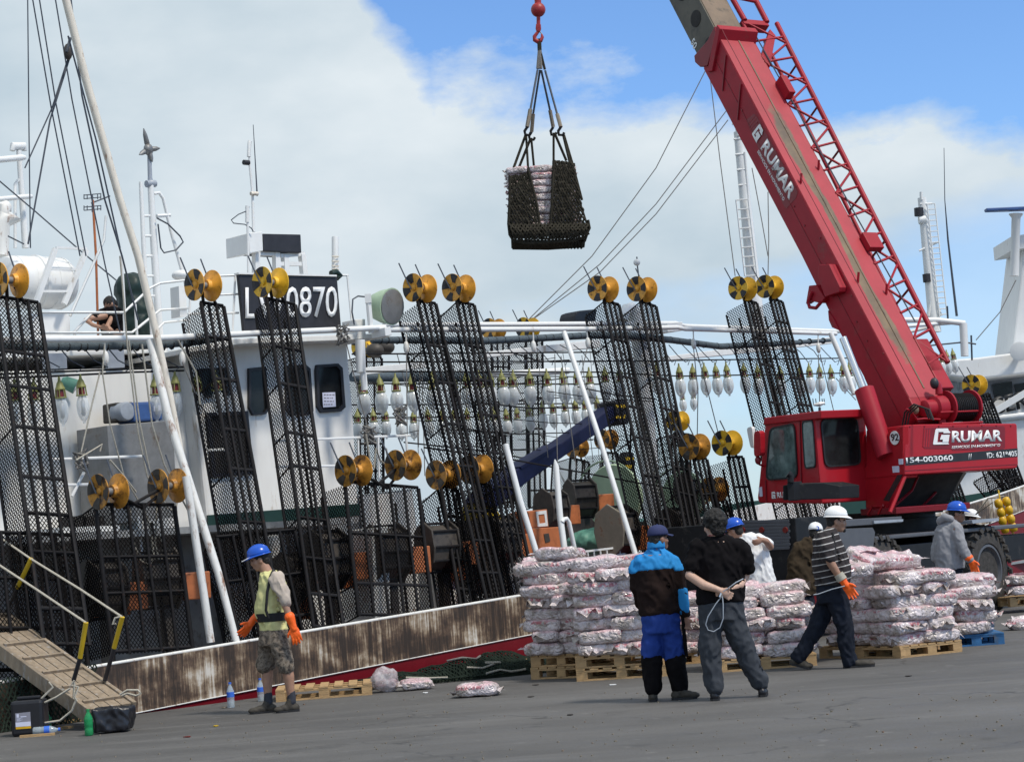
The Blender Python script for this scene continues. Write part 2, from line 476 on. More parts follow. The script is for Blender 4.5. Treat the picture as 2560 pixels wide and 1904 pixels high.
def nodes(name):
    m = bpy.data.materials.new(name); m.use_nodes = True
    MT[name] = m
    t = m.node_tree
    return m, t, t.nodes['Principled BSDF'], t.links.new
def nnoise(t, vec, scale, detail=6, rough=0.6):
    q = t.nodes.new('ShaderNodeTexNoise'); q.inputs['Scale'].default_value = scale
    q.inputs['Detail'].default_value = detail; q.inputs['Roughness'].default_value = rough
    if vec is not None: t.links.new(vec, q.inputs['Vector'])
    return q.outputs[0]
def nramp(t, fac, *st):
    r = t.nodes.new('ShaderNodeValToRGB'); e = r.color_ramp.elements
    while len(e) < len(st): e.new(0.5)
    for i, (p, c) in enumerate(st):
        e[i].position = p; e[i].color = tuple(c) + (1,) if hasattr(c, '__len__') else (c, c, c, 1)
    t.links.new(fac, r.inputs[0])
    return r.outputs[0]
def nmix(t, fac, a, b, mode='MIX'):
    x = t.nodes.new('ShaderNodeMix'); x.data_type = 'RGBA'; x.blend_type = mode
    for i, q in ((0, fac), (6, a), (7, b)):
        if isinstance(q, (int, float)): x.inputs[i].default_value = q
        elif isinstance(q, tuple): x.inputs[i].default_value = q + (1,)
        else: t.links.new(q, x.inputs[i])
    return x.outputs[2]
def nmap(t, out, scale, loc=(0, 0, 0)):
    q = t.nodes.new('ShaderNodeMapping'); q.inputs['Scale'].default_value = scale; q.inputs['Location'].default_value = loc
    t.links.new(out, q.inputs[0]); return q.outputs[0]
def ncoord(t, k='Object'):
    return t.nodes.new('ShaderNodeTexCoord').outputs[k]
def nbump(t, b, h, st, dist=0.02):
    q = t.nodes.new('ShaderNodeBump'); q.inputs['Strength'].default_value = st; q.inputs['Distance'].default_value = dist
    t.links.new(h, q.inputs['Height']); t.links.new(q.outputs[0], b.inputs['Normal'])

# asphalt of the quay
m, t, b, L = nodes('asphalt')
c = ncoord(t)
big = nramp(t, nnoise(t, nmap(t, c, (0.35, 0.9, 1)), 0.8, 7, 0.62), (0.32, (0.074, 0.070, 0.067)), (0.68, (0.120, 0.114, 0.109)))
fine = nramp(t, nnoise(t, c, 60, 3, 0.8), (0.3, 0.72), (0.7, 1.2))
o = nmix(t, 1.0, big, fine, 'MULTIPLY')
spots = nramp(t, nnoise(t, nmap(t, c, (1, 1, 1), (3, 8, 0)), 1.9, 4, 0.5), (0.66, 0.0), (0.74, 0.55))
o = nmix(t, spots, o, (0.045, 0.043, 0.042))
tr_ = nramp(t, nnoise(t, nmap(t, c, (0.25, 2.2, 1), (1, 4, 0)), 1.1, 6, 0.6), (0.56, 0.0), (0.70, 0.5))
o = nmix(t, tr_, o, (0.137, 0.130, 0.124))
oil = nramp(t, nnoise(t, nmap(t, c, (1, 1, 1), (9, 2, 0)), 0.55, 7, 0.65), (0.60, 0.0), (0.68, 0.6))
o = nmix(t, oil, o, (0.052, 0.049, 0.047))
vo = t.nodes.new('ShaderNodeTexVoronoi'); vo.feature = 'DISTANCE_TO_EDGE'; vo.inputs['Scale'].default_value = 0.42
dn = t.nodes.new('ShaderNodeTexNoise'); dn.inputs['Scale'].default_value = 2.2; dn.inputs['Detail'].default_value = 6; L(c, dn.inputs['Vector'])
ds = t.nodes.new('ShaderNodeVectorMath'); ds.operation = 'SCALE'; ds.inputs['Scale'].default_value = 0.7; L(dn.outputs[1], ds.inputs[0])
dm = t.nodes.new('ShaderNodeVectorMath'); dm.operation = 'ADD'; L(c, dm.inputs[0]); L(ds.outputs[0], dm.inputs[1]); L(dm.outputs[0], vo.inputs['Vector'])
crk = nmix(t, 1.0, nramp(t, vo.outputs[0], (0.003, 0.75), (0.010, 0.0)), nramp(t, nnoise(t, c, 0.5, 3), (0.48, 0.0), (0.56, 1.0)), 'MULTIPLY')
o = nmix(t, crk, o, (0.035, 0.033, 0.032))
bl = nramp(t, nnoise(t, nmap(t, c, (1, 1, 1), (2, 7, 0)), 5.5, 4, 0.5), (0.68, 0.0), (0.72, 0.5))
o = nmix(t, bl, o, (0.17, 0.162, 0.155))
L(o, b.inputs['Base Color'])
L(nramp(t, nnoise(t, c, 1.3, 5), (0.35, 0.62), (0.65, 0.92)), b.inputs['Roughness'])
nbump(t, b, nnoise(t, c, 90, 4, 0.7), 0.35, 0.01)
# the streaked, rusty white hull
m, t, b, L = nodes('hull_streaks')
c = ncoord(t)
st = nnoise(t, nmap(t, c, (8, 8, 0.45)), 1.6, 9, 0.78)
fine = nnoise(t, nmap(t, c, (34, 34, 1.6)), 1.0, 7, 0.75)
patch = nnoise(t, nmap(t, c, (0.9, 0.9, 1.3), (4, 0, 1)), 1.5, 5, 0.6)
mm = t.nodes.new('ShaderNodeMath'); mm.operation = 'ADD'
L(nramp(t, patch, (0.40, 0.0), (0.72, 0.42)), mm.inputs[0]); L(st, mm.inputs[1])
sx_ = t.nodes.new('ShaderNodeSeparateXYZ'); L(c, sx_.inputs[0])
dk = t.nodes.new('ShaderNodeMapRange'); L(sx_.outputs[0], dk.inputs[0])
for i_, v_ in ((1, -3.5), (2, 4.5), (3, -0.13), (4, 0.03)): dk.inputs[i_].default_value = v_
md_ = t.nodes.new('ShaderNodeMath'); md_.operation = 'ADD'; L(mm.outputs[0], md_.inputs[0]); L(dk.outputs[0], md_.inputs[1])
m2 = t.nodes.new('ShaderNodeMath'); m2.operation = 'ADD'
L(md_.outputs[0], m2.inputs[0]); L(nramp(t, fine, (0.3, -0.06), (0.72, 0.26)), m2.inputs[1])
o = nramp(t, m2.outputs[0], (0.62, (0.034, 0.022, 0.015)), (0.75, (0.105, 0.064, 0.040)), (0.86, (0.30, 0.225, 0.15)), (1.0, (0.60, 0.56, 0.50)))
L(o, b.inputs['Base Color']); b.inputs['Roughness'].default_value = 0.6
nbump(t, b, st, 0.25)
# weathered far hull
# bag wrapping: cloudy film over beige goods, with red print
m, t, b, L = nodes('bag_film')
c = ncoord(t)
oi = t.nodes.new('ShaderNodeObjectInfo')
off = t.nodes.new('ShaderNodeVectorMath'); off.operation = 'SCALE'; off.inputs['Scale'].default_value = 40
cmb = t.nodes.new('ShaderNodeCombineXYZ'); L(oi.outputs['Random'], cmb.inputs[0]); L(oi.outputs['Random'], cmb.inputs[1])
L(cmb.outputs[0], off.inputs[0])
ad = t.nodes.new('ShaderNodeVectorMath'); ad.operation = 'ADD'
L(c, ad.inputs[0]); L(off.outputs[0], ad.inputs[1])
cc = ad.outputs[0]
goods = nramp(t, nnoise(t, nmap(t, cc, (1, 1, 3)), 16, 6, 0.75), (0.28, (0.11, 0.085, 0.07)), (0.52, (0.32, 0.27, 0.225)), (0.75, (0.50, 0.45, 0.41)))
film = nramp(t, nnoise(t, cc, 5.5, 8, 0.7), (0.40, 0.14), (0.56, 0.88))
o = nmix(t, film, goods, (0.72, 0.64, 0.66))
sp = t.nodes.new('ShaderNodeSeparateXYZ'); L(c, sp.inputs[0])
# pale red print on the upper face, redder band and strokes on the rim
topm = nramp(t, sp.outputs[2], (0.035, 0.0), (0.06, 0.75))
pr = nmix(t, nramp(t, nnoise(t, cc, 7, 3, 0.5), (0.40, 0.0), (0.56, 1.0)), (0, 0, 0), topm)
o = nmix(t, pr, o, (0.68, 0.42, 0.46))
stroke = nramp(t, nnoise(t, nmap(t, cc, (1.0, 1.0, 0.4)), 42, 2, 0.5), (0.45, 0.0), (0.50, 1.0))
bandz = nramp(t, sp.outputs[2], (0.008, 0.0), (0.016, 1.0), (0.046, 1.0), (0.053, 0.0))
rnd = nramp(t, nnoise(t, cc, 2.6, 1, 0.4), (0.545, 0.0), (0.58, 0.7))
o = nmix(t, nmix(t, 1.0, nmix(t, 1.0, stroke, bandz, 'MULTIPLY'), rnd, 'MULTIPLY'), o, (0.45, 0.06, 0.10))
L(o, b.inputs['Base Color'])
L(nramp(t, nnoise(t, cc, 9, 4), (0.4, 0.16), (0.6, 0.42)), b.inputs['Roughness'])
b.inputs['Specular IOR Level'].default_value = 0.6
wr = t.nodes.new('ShaderNodeTexVoronoi'); wr.feature = 'DISTANCE_TO_EDGE'; wr.inputs['Scale'].default_value = 13
dm = t.nodes.new('ShaderNodeVectorMath'); dm.operation = 'ADD'
L(cc, dm.inputs[0]); 
dn = t.nodes.new('ShaderNodeTexNoise'); dn.inputs['Scale'].default_value = 9; L(cc, dn.inputs['Vector'])
ds = t.nodes.new('ShaderNodeVectorMath'); ds.operation = 'SCALE'; ds.inputs['Scale'].default_value = 0.16; L(dn.outputs[1], ds.inputs[0])
L(ds.outputs[0], dm.inputs[1]); L(dm.outputs[0], wr.inputs['Vector'])
nbump(t, b, wr.outputs[0], 0.8, 0.05)
# loose film: mostly clear, wrinkled
m, t, b, L = nodes('loose_film')
c = ncoord(t)
L(nramp(t, nnoise(t, c, 10, 6, 0.7), (0.35, (0.56, 0.44, 0.47)), (0.6, (0.70, 0.66, 0.68))), b.inputs['Base Color'])
L(nramp(t, nnoise(t, c, 8, 6, 0.7), (0.4, 0.35), (0.62, 0.85)), b.inputs['Alpha'])
b.inputs['Roughness'].default_value = 0.2
nbump(t, b, nnoise(t, c, 22, 5, 0.7), 0.9, 0.03)
# clear lamp glass
m, t, b, L = nodes('bulb_glass')
c = ncoord(t)
b.inputs['Base Color'].default_value = (0.80, 0.84, 0.86, 1); b.inputs['Roughness'].default_value = 0.06
lw = t.nodes.new('ShaderNodeLayerWeight'); lw.inputs[0].default_value = 0.35
L(nramp(t, lw.outputs[1], (0.0, 0.33), (0.8, 0.85)), b.inputs['Alpha'])
m, t, b, L = nodes('bulb_frosted')
c = ncoord(t)
b.inputs['Base Color'].default_value = (0.72, 0.74, 0.74, 1); b.inputs['Roughness'].default_value = 0.12
lw = t.nodes.new('ShaderNodeLayerWeight'); lw.inputs[0].default_value = 0.4
L(nramp(t, lw.outputs[1], (0.0, 0.55), (0.7, 0.92)), b.inputs['Alpha'])
# camouflage shorts
m, t, b, L = nodes('camo')
c = ncoord(t)
o = nramp(t, nnoise(t, c, 17, 5, 0.62), (0.36, (0.035, 0.028, 0.024)), (0.44, (0.13, 0.10, 0.075)), (0.53, (0.22, 0.18, 0.14)), (0.6, (0.085, 0.065, 0.05)))
L(o, b.inputs['Base Color']); b.inputs['Roughness'].default_value = 0.9
# striped polo
m, t, b, L = nodes('stripes')
c = ncoord(t)
sp = t.nodes.new('ShaderNodeSeparateXYZ'); L(c, sp.inputs[0])
ax = t.nodes.new('ShaderNodeMath'); ax.operation = 'ABSOLUTE'; L(sp.outputs[0], ax.inputs[0])
sl_ = t.nodes.new('ShaderNodeMath'); sl_.operation = 'MULTIPLY_ADD'; L(sp.outputs[0], sl_.inputs[0]); sl_.inputs[1].default_value = -0.16; L(sp.outputs[2], sl_.inputs[2])
md = t.nodes.new('ShaderNodeMath'); md.operation = 'FRACT'
ml = t.nodes.new('ShaderNodeMath'); ml.operation = 'MULTIPLY'; ml.inputs[1].default_value = 1 / 0.072
L(sl_.outputs[0], ml.inputs[0]); L(ml.outputs[0], md.inputs[0])
o = nramp(t, md.outputs[0], (0.0, (0.45, 0.43, 0.42)), (0.13, (0.45, 0.43, 0.42)), (0.16, (0.022, 0.017, 0.019)), (1.0, (0.022, 0.017, 0.019)))
L(o, b.inputs['Base Color']); b.inputs['Roughness'].default_value = 0.9
# grease along the boom's upper face, from the 'stain' values of the strip
m, t, b, L = nodes('boom_top')
c = ncoord(t)
at_ = t.nodes.new('ShaderNodeAttribute'); at_.attribute_name = 'stain'
ma = t.nodes.new('ShaderNodeMath'); ma.operation = 'ADD'; L(at_.outputs['Fac'], ma.inputs[0])
mb_ = t.nodes.new('ShaderNodeMath'); mb_.operation = 'MULTIPLY_ADD'; L(nnoise(t, c, 3.2, 8, 0.7), mb_.inputs[0]); mb_.inputs[1].default_value = 1.1; mb_.inputs[2].default_value = -0.55
L(mb_.outputs[0], ma.inputs[1])
tan = nramp(t, nnoise(t, c, 1.6, 6, 0.65), (0.35, (0.10, 0.065, 0.045)), (0.62, (0.20, 0.135, 0.075)))
o = nmix(t, nramp(t, ma.outputs[0], (0.38, 0.0), (0.62, 1.0)), nramp(t, nnoise(t, c, 1.4, 6, 0.65), (0.3, (0.31, 0.018, 0.03)), (0.7, (0.42, 0.026, 0.042))), tan)
L(o, b.inputs['Base Color']); b.inputs['Roughness'].default_value = 0.45
# sea
m, t, b, L = nodes('sea_water')
c = ncoord(t)
b.inputs['Base Color'].default_value = (0.02, 0.045, 0.055, 1); b.inputs['Roughness'].default_value = 0.12
nbump(t, b, nnoise(t, nmap(t, c, (1, 1, 1)), 1.3, 6, 0.6), 0.5, 0.2)
# cab and deck glass seen from outside
# ------------------------------------------------------------------ ground, water
def structure(mb, name, mat_, **k):
    o = mb.build(name, mat_, **k); o['kind'] = 'structure'; return o
QZ = 0.0
far = 2500
mb = MB()
mb.prism([W(-300, 0.0, 0), W(far, 0.0, 0), W(far, -far, 0), W(-300, -far, 0)], V((0, 0, -3.2)))
structure(mb, 'quay_ground', M_['asphalt'])
mb = MB().add([W(-800, -5, -1.6), W(4000, -5, -1.6), W(4000, 4000, -1.6), W(-800, 4000, -1.6)], [(0, 1, 2, 3)])
structure(mb, 'sea_water', M_['sea_water'])
mb = MB()
rr_ = random.Random(3)
prof = [(i * 60.0, 14 + 9 * noise.noise(V((i * 0.23, 2, 0)))) for i in range(0, 60)]
top = [W(600 + 0.25 * q, 900 + 0.55 * q - 900, h) for q, h in prof]
mb.prism([W(600, 0, -1.5)] + top + [W(600 + 0.25 * prof[-1][0], 0.55 * prof[-1][0], -1.5)], V((60, 60, 0)))
structure(mb, 'far_shore_hill', M_['tarp_green'])

# ------------------------------------------------------------------ the squid-fishing vessel alongside
SHM = frame(su, -sn, V((0, 0, 1)), W(0, 0, 0))
ship = root('fishing_vessel', 'long white squid fishing vessel with rust-streaked hull moored along the quay behind the workers', 'fishing vessel', M=SHM)
def ztop(s): return 0.55 + 0.044 * (s + 2.8) + (0.0022 * (s - 6) ** 2 if s > 6 else 0)
def zred(s): return 0.05 * (s + 1.76) + (0.0022 * (s - 6) ** 2 if s > 6 else 0)
ss = [-14 + i * 0.5 for i in range(0, 77)]
mb = MB(); n_ = len(ss)
def ysh(s): return 0.28 + (0.010 * (s - 13) ** 2 if s > 13 else 0)
vs = []
for s in ss:
    vs += [W(s, ysh(s), ztop(s)), W(s, ysh(s), zred(s)), W(s, ysh(s) + 0.1, zred(s)), W(s, ysh(s) + 0.1, ztop(s))]
fs = []
for i in range(n_ - 1):
    for k in range(4):
        a, b_ = i * 4 + k, i * 4 + (k + 1) % 4
        fs.append((a, b_, b_ + 4, a + 4))
fs += [(0, 1, 2, 3), tuple((n_ - 1) * 4 + k for k in (3, 2, 1, 0))]
mb.add(vs, fs).build('bulwark', M_['hull_streaks'], ship)
mb = MB(); vs = []
for s in ss:
    vs += [W(s, ysh(s), zred(s) - 0.003), W(s, ysh(s) + 0.5, -2.2), W(s, ysh(s) + 6, -2.2), W(s, ysh(s) + 6, -0.25)]
mb.add(vs, fs).build('hull', M_['dark_red'], ship)
mb = MB()
mb.tube([W(s, ysh(s) + 0.03, ztop(s) + 0.012) for s in ss], 0.021, 8).build('rail_cap', M_['worn_white'], ship, smooth=60)
mb = MB().tube([W(s, ysh(s) - 0.008, zred(s)) for s in ss], 0.008, 6).build('paint_line', M_['worn_white'], ship)
mb = MB()
mb.prism([W(-14, 0.45, -0.24), W(22, 0.9, 0.55), W(22, 8.9, 0.55), W(-14, 8.9, -0.24)], V((0, 0, 0.05)))
mb.build('main_deck', M_['deck_grey'], ship)
mb = MB(); vs = []
for s in ss:
    vs += [W(s, 9.2 - ysh(s), ztop(s)), W(s, 9.2 - ysh(s), -2), W(s, 9.1 - ysh(s), -2), W(s, 9.1 - ysh(s), ztop(s))]
mb.add(vs, fs).build('offshore_bulwark', M_['worn_white'], ship)

def pl(pts, y): return [SP(a, b, y) for a, b in pts]
IN = -sn                                   # inboard
def wall(name, pts, y, depth, m, bevel=0, par=None):
    return MB().prism(pl(pts, y), IN * depth).build(name, M_[m], par or ship, bevel=bevel)
wall('deckhouse', [(-160, 932), (500, 915), (540, 1322), (-160, 1362)], 3.0, 4.5, 'wall_white', 0.03)
wheel = wall('wheelhouse', [(470, 866), (868, 844), (884, 1030), (899, 1292), (520, 1322)], 2.75, 4.6, 'wall_white', 0.05)
wall('wheelhouse_roof', [(455, 872), (590, 846), (870, 836), (975, 832), (975, 842), (868, 850), (600, 860), (458, 884)], 2.3, 5.2, 'white_paint', 0.01)
wall('boat_deck', [(-160, 1352), (897, 1291), (897, 1306), (-160, 1372)], 1.9, 6, 'deck_grey')
wall('green_stripe', [(520, 1287), (898, 1258), (899, 1288), (520, 1318)], 2.72, 0.03, 'stripe_green')
wall('lower_house', [(-160, 1378), (1030, 1222), (1075, 1600), (-160, 1740)], 3.4, 3.4, 'deck_grey')
wall('lower_panel', [(905, 1240), (1030, 1226), (1050, 1420), (920, 1440)], 3.3, 0.06, 'worn_white')
for a, b_ in ((560, 700), (720, 850), (930, 1060)):
    wall('lower_panel', [(a, 1450), (b_, 1430), (b_ + 12, 1600), (a + 12, 1630)], 3.25, 0.05, 'worn_white')
wall('deck_ledge', [(150, 1318), (300, 1312), (300, 1326), (150, 1332)], 2.2, 0.7, 'white_paint')
for a in (178, 215, 252):
    wall('vent_box', [(a, 1290), (a + 30, 1288), (a + 30, 1314), (a, 1316)], 2.4, 0.25, 'dark_inside')
def window(pts, y, name='window', glass='glass_dark', grow=7):
    cx = sum(p[0] for p in pts) / len(pts); cy = sum(p[1] for p in pts) / len(pts)
    o = [(cx + (a - cx) * (1 + 2 * grow / 60.0), cy + (b - cy) * (1 + 2 * grow / 110.0)) for a, b in pts]
    P = pl(pts, y - 0.05); O = pl(o, y - 0.05)
    k = len(P); mb = MB()
    for i in range(k):
        j = (i + 1) % k
        mb.prism([O[i], O[j], P[j], P[i]], IN * 0.10)
    f = mb.build(name, M_['black_paint'], ship)
    MB().prism(pl(pts, y - 0.015), IN * 0.02).build('pane', M_[glass], f)
    return f
w1 = window([(799, 918), (842, 915), (851, 925), (857, 1012), (848, 1021), (808, 1024), (800, 1010), (797, 930)], 2.75)
window([(722, 921), (762, 918), (772, 928), (778, 1022), (770, 1030), (732, 1031), (724, 1018)], 2.75)
window([(628, 928), (662, 924), (668, 1020), (662, 1030), (636, 1032), (628, 1015)], 2.75)
window([(528, 1040), (612, 1036), (624, 1176), (540, 1184)], 2.75, 'doorway', 'dark_inside')
window([(505, 925), (560, 922), (568, 985), (512, 990)], 2.75)
pp = MB().prism(pl([(806, 981), (838, 980), (840, 1016), (808, 1018)], 2.72), IN * 0.006).build('paper_notice', M_['paper'], w1)
mb = MB()
rn = random.Random(5)
for r_ in range(4):
    x0 = 810
    while x0 < 832:
        l_ = rn.uniform(2, 6)
        mb.prism(pl([(x0, 985 + r_ * 8), (x0 + l_, 985 + r_ * 8), (x0 + l_, 988 + r_ * 8), (x0, 988 + r_ * 8)], 2.717), IN * 0.002)
        x0 += l_ + 2
mb.build('notice_print', M_['print_grey'], w1)
# name board on the wheelhouse top
bd = wall('name_board', [(597, 684), (842, 690), (853, 822), (612, 838)], 2.55, 0.06, 'black_paint')
e0, e1 = SP(613, 795, 2.54), SP(843, 790, 2.54)
text('LW0870', e0, e1 - e0, SP(613, 719, 2.54) - e0, (SP(843, 717, 2.54) - e1).length, M_['decal_white'], ship, w=(e1 - e0).length, bold=0.006, depth=0.012)
wall('board_trim', [(596, 681), (842, 687), (842, 691), (597, 685)], 2.52, 0.1, 'white_paint')
mb = MB()
for pts, y in (([(588, 690), (580, 860)], 2.7), ([(478, 690), (470, 860)], 2.7), ([(540, 690), (535, 862)], 2.7), ([(470, 692), (600, 688)], 2.7), ([(470, 740), (596, 735)], 2.7), ([(470, 785), (596, 782)], 2.7),
               ([(868, 688), (880, 815)], 2.9), ([(852, 688), (870, 688)], 2.9)):
    MB().tube(pl(pts, y), 0.017, 6).build('roof_railing', M_['white_paint'], ship, smooth=60)
# loudspeaker box on its stand
wall('speaker_box', [(657, 584), (752, 586), (754, 632), (659, 627)], 3.4, 0.5, 'black_paint', 0.01)
wall('speaker_end', [(622, 582), (656, 579), (658, 627), (624, 633)], 3.35, 0.55, 'white_paint', 0.01)
mb = MB()
for a, b_ in (((640, 632), (640, 690)), ((690, 630), (692, 690)), ((712, 640), (714, 690)), ((755, 636), (760, 690))):
    p0, p1 = pl([a, b_], 3.5)
    mb.bar(p0, p1, 0.09, 0.09, su)
for a, b_ in (((636, 634), (696, 634)), ((700, 640), (760, 634)), ((695, 660), (756, 660))):
    p0, p1 = pl([a, b_], 3.5)
    mb.bar(p0, p1, 0.06, 0.06)
mb.build('speaker_stand', M_['white_paint'], ship)
# aerials on the wheelhouse
def pole(name, pts, y, r, m='white_paint', par=None):
    return MB().tube(pl(pts, y), r, 8).build(name, M_[m], par or ship, smooth=60)
pole('aerial_mast', [(634, 580), (631, 480), (624, 410), (624, 355)], 3.6, [0.024, 0.02, 0.018, 0.02])
pole('mast_lamp', [(622, 392), (622, 378), (624, 356), (625, 353)], 3.6, [0.028, 0.028, 0.032, 0.032])
pole('whip_aerial', [(643, 490), (638, 400), (633, 312)], 3.6, [0.012, 0.008, 0.005], 'wire_rope')
pole('aerial_clamp', [(627, 484), (644, 484)], 3.55, 0.03, 'rust_pole')
pole('aerial_stub', [(621, 690), (619, 560), (618, 520)], 3.3, [0.018, 0.018, 0.026])
pole('aerial_cap', [(618, 556), (618, 522), (619, 516)], 3.3, [0.03, 0.03, 0.036])
pole('aerial_cable', [(618, 527), (596, 536), (578, 550), (584, 558), (612, 561), (628, 570), (633, 578)], 3.3, 0.008, 'wire_rope')
pole('small_lamp', [(609, 406), (622, 407)], 3.6, 0.04, 'black_paint')
pole('vent_pipe', [(838, 682), (838, 640), (838, 595), (838, 592)], 2.9, [0.053, 0.053, 0.053, 0.05])
mb = MB()
for yy in (640, 652, 664, 672): mb.tube(pl([(830, yy), (847, yy + 1)], 2.82), 0.012, 5)
mb.build('pipe_bands', M_['rust_pole'], ship)
pole('rope_lashing', [(828, 684), (840, 680), (850, 690), (842, 694)], 2.7, 0.05, 'tarp_dark')

# big green searchlight on its bracket
sp0 = SP(965, 760, 2.0)
sr = root('searchlight', 'large pale green searchlight with grey glass on a white bracket right of the name board', 'searchlight', loc=sp0)
ax = (V((0.80, -0.58, -0.14))).normalized()
cxp = SP(968, 766, 2.0)
MB().lathe(cxp - ax * 0.34, ax, [(0.03, 0.06), (0.05, 0.12), (0.12, 0.195), (0.26, 0.245), (0.42, 0.272), (0.435, 0.277)], 22).build('housing', M_['pale_green'], sr, smooth=40)
MB().lathe(cxp + ax * 0.098, ax, [(0, 0.258), (0.01, 0.258), (0.018, 0.23)], 22).build('lens', M_['grey_metal'], sr, smooth=30)
MB().lathe(cxp - ax * 0.36, ax, [(0, 0.045), (0.12, 0.06)], 10).build('hub', M_['sea_green'], sr, smooth=40)
b0 = SP(921, 755, 2.0); b1 = SP(928, 832, 2.0)
MB().tube([b0, b1], 0.04, 8).box(b0 + V((0, 0, 0.05)), (0.09, 0.09, 0.13)).build('bracket', M_['white_paint'], sr, smooth=40)
MB().tube(pl([(915, 742), (895, 740), (882, 748), (880, 780), (886, 812)], 2.05), 0.012, 6).build('cable', M_['wire_rope'], sr, smooth=60)
wall('bracket_box', [(888, 798), (913, 797), (915, 836), (890, 838)], 2.3, 0.3, 'white_paint', 0.01)
wall('bracket_box', [(962, 818), (977, 816), (980, 838), (964, 840)], 1.8, 0.3, 'white_paint', 0.01)

# long lamp-carrying pipes, cable roll and beams
pole('lamp_pipe', [(-60, 852), (90, 848), (400, 845), (620, 834), (900, 822), (962, 818)], 1.95, 0.043)
pole('lamp_pipe', [(962, 824), (1260, 823), (1500, 822), (1692, 818), (1712, 822), (2090, 834)], 2.0, 0.040)
pole('lamp_pipe', [(960, 812), (1270, 811), (1690, 808), (1712, 815), (2090, 828), (2400, 805)], 4.2, 0.045)
wall('pipe_joint_box', [(1668, 808), (1706, 804), (1708, 826), (1670, 830)], 3.6, 0.5, 'white_paint', 0.01)
pole('cable_roll', [(-60, 868), (200, 864), (380, 862), (480, 855), (560, 846)], 2.15, [0.058, 0.06, 0.058, 0.052, 0.03], 'cable_blue')
pole('cable_roll', [(930, 850), (1100, 850), (1210, 852), (1330, 846), (1480, 838), (1560, 838), (1680, 850), (1800, 866), (1960, 858), (2080, 850)], 3.2, [0.055, 0.06, 0.062, 0.06, 0.062, 0.066, 0.062, 0.06, 0.05, 0.035], 'cable_blue')
mb = MB(); rn = random.Random(11)
for a, y in ((range(-40, 520, 26), 2.15), (range(950, 2060, 24), 3.2)):
    for x in a:
        if x < 560: yy = 866 - (x > 400) * (x - 400) * 0.13
        else:
            T = [(930, 850), (1210, 852), (1330, 846), (1480, 838), (1560, 838), (1680, 850), (1800, 866), (1960, 858), (2080, 850)]
            for (x0, y0), (x1, y1) in zip(T, T[1:]):
                if x0 <= x <= x1: yy = y0 + (y1 - y0) * (x - x0) / (x1 - x0)
        x += rn.uniform(-7, 7)
        P = SP(x, yy, y)
        MB().lathe(P - su * 0.012, su, [(0, 0.064), (0.012, 0.064)], 9).build('roll_lashing', M_['strap_black'], ship)
MB().prism(pl([(1212, 880), (1500, 848), (1502, 868), (1214, 893)], 6.0), IN * 0.2).build('white_beam', M_['white_paint'], ship, bevel=0.01)
MB().prism(pl([(900, 920), (1070, 902), (1070, 918), (900, 938)], 5.4), IN * 0.2).build('white_beam', M_['white_paint'], ship, bevel=0.01)
MB().prism(pl([(1670, 890), (1810, 872), (2080, 842), (2084, 858), (1812, 888), (1672, 900)], 5.0), IN * 0.2).build('white_beam', M_['white_paint'], ship, bevel=0.01)
pole('offshore_pipe', [(880, 945), (1227, 936), (1320, 932), (1420, 926)], 7.4, 0.07)
pole('offshore_pipe', [(880, 942), (1225, 943)], 7.2, 0.09, 'cable_blue')
# thin lines that carry lamps
mb = MB()
for pts, y in (([(-20, 936), (110, 930), (250, 925), (460, 917)], 2.3), ([(-20, 944), (110, 941), (330, 930), (460, 926)], 2.3), ([(880, 885), (1500, 880)], 4.0), ([(880, 905), (1640, 902), (1720, 900), (2120, 895)], 4.0), ([(880, 928), (1500, 930), (1700, 940), (2130, 932)], 4.0),
               ([(880, 1012), (1490, 1008)], 6.4), ([(880, 1044), (1200, 1042)], 6.4), ([(1060, 1118), (1290, 1150), (1560, 1200), (1700, 1225)], 1.6), ([(1010, 1105), (1240, 1130), (1400, 1165)], 5), ([(890, 958), (1500, 960)], 4.0)):
    MB().tube(pl(pts, y), 0.014, 5).build('stay_wire', M_['black_steel'], ship)
rn = random.Random(90)
for i in range(26):
    x0 = rn.uniform(885, 1480); y0 = rn.uniform(860, 1130); yin = rn.choice([2.6, 3.6, 5, 6.5, 7.5])
    x1 = x0 + rn.uniform(120, 420); y1 = y0 + rn.uniform(-18, 40)
    if x1 > 1640: x1 = 1640
    MB().tube(pl([(x0, y0), ((x0 + x1) / 2, (y0 + y1) / 2 + rn.uniform(2, 14)), (x1, y1)], yin), rn.uniform(.006, .013), 5).build('stay_wire', M_['black_steel'], ship)
for i in range(16):
    x0 = rn.uniform(890, 1480); y0 = rn.uniform(860, 900); yin = rn.choice([2.4, 3.2, 5, 7])
    MB().tube(pl([(x0, y0), (x0 + rn.uniform(-10, 40), y0 + rn.uniform(120, 360))], yin), rn.uniform(.006, .010), 5).build('drop_wire', M_['rope_grey'], ship)
rn = random.Random(21)
mb = MB()
for x in range(1090, 2080, 34):
    MB().tube(pl([(x - 30, 862), (x - 8, 880 + rn.uniform(-6, 8)), (x + 12, 905), (x + 22, 900), (x + 18, 912)], 3.8), 0.009, 5).build('lamp_cable', M_['wire_rope'], ship)
for x in range(120, 460, 60):
    MB().tube(pl([(x - 30, 870), (x - 5, 900), (x + 30, 918), (x + 12, 930)], 2.25), 0.009, 5).build('lamp_cable', M_['wire_rope'], ship)

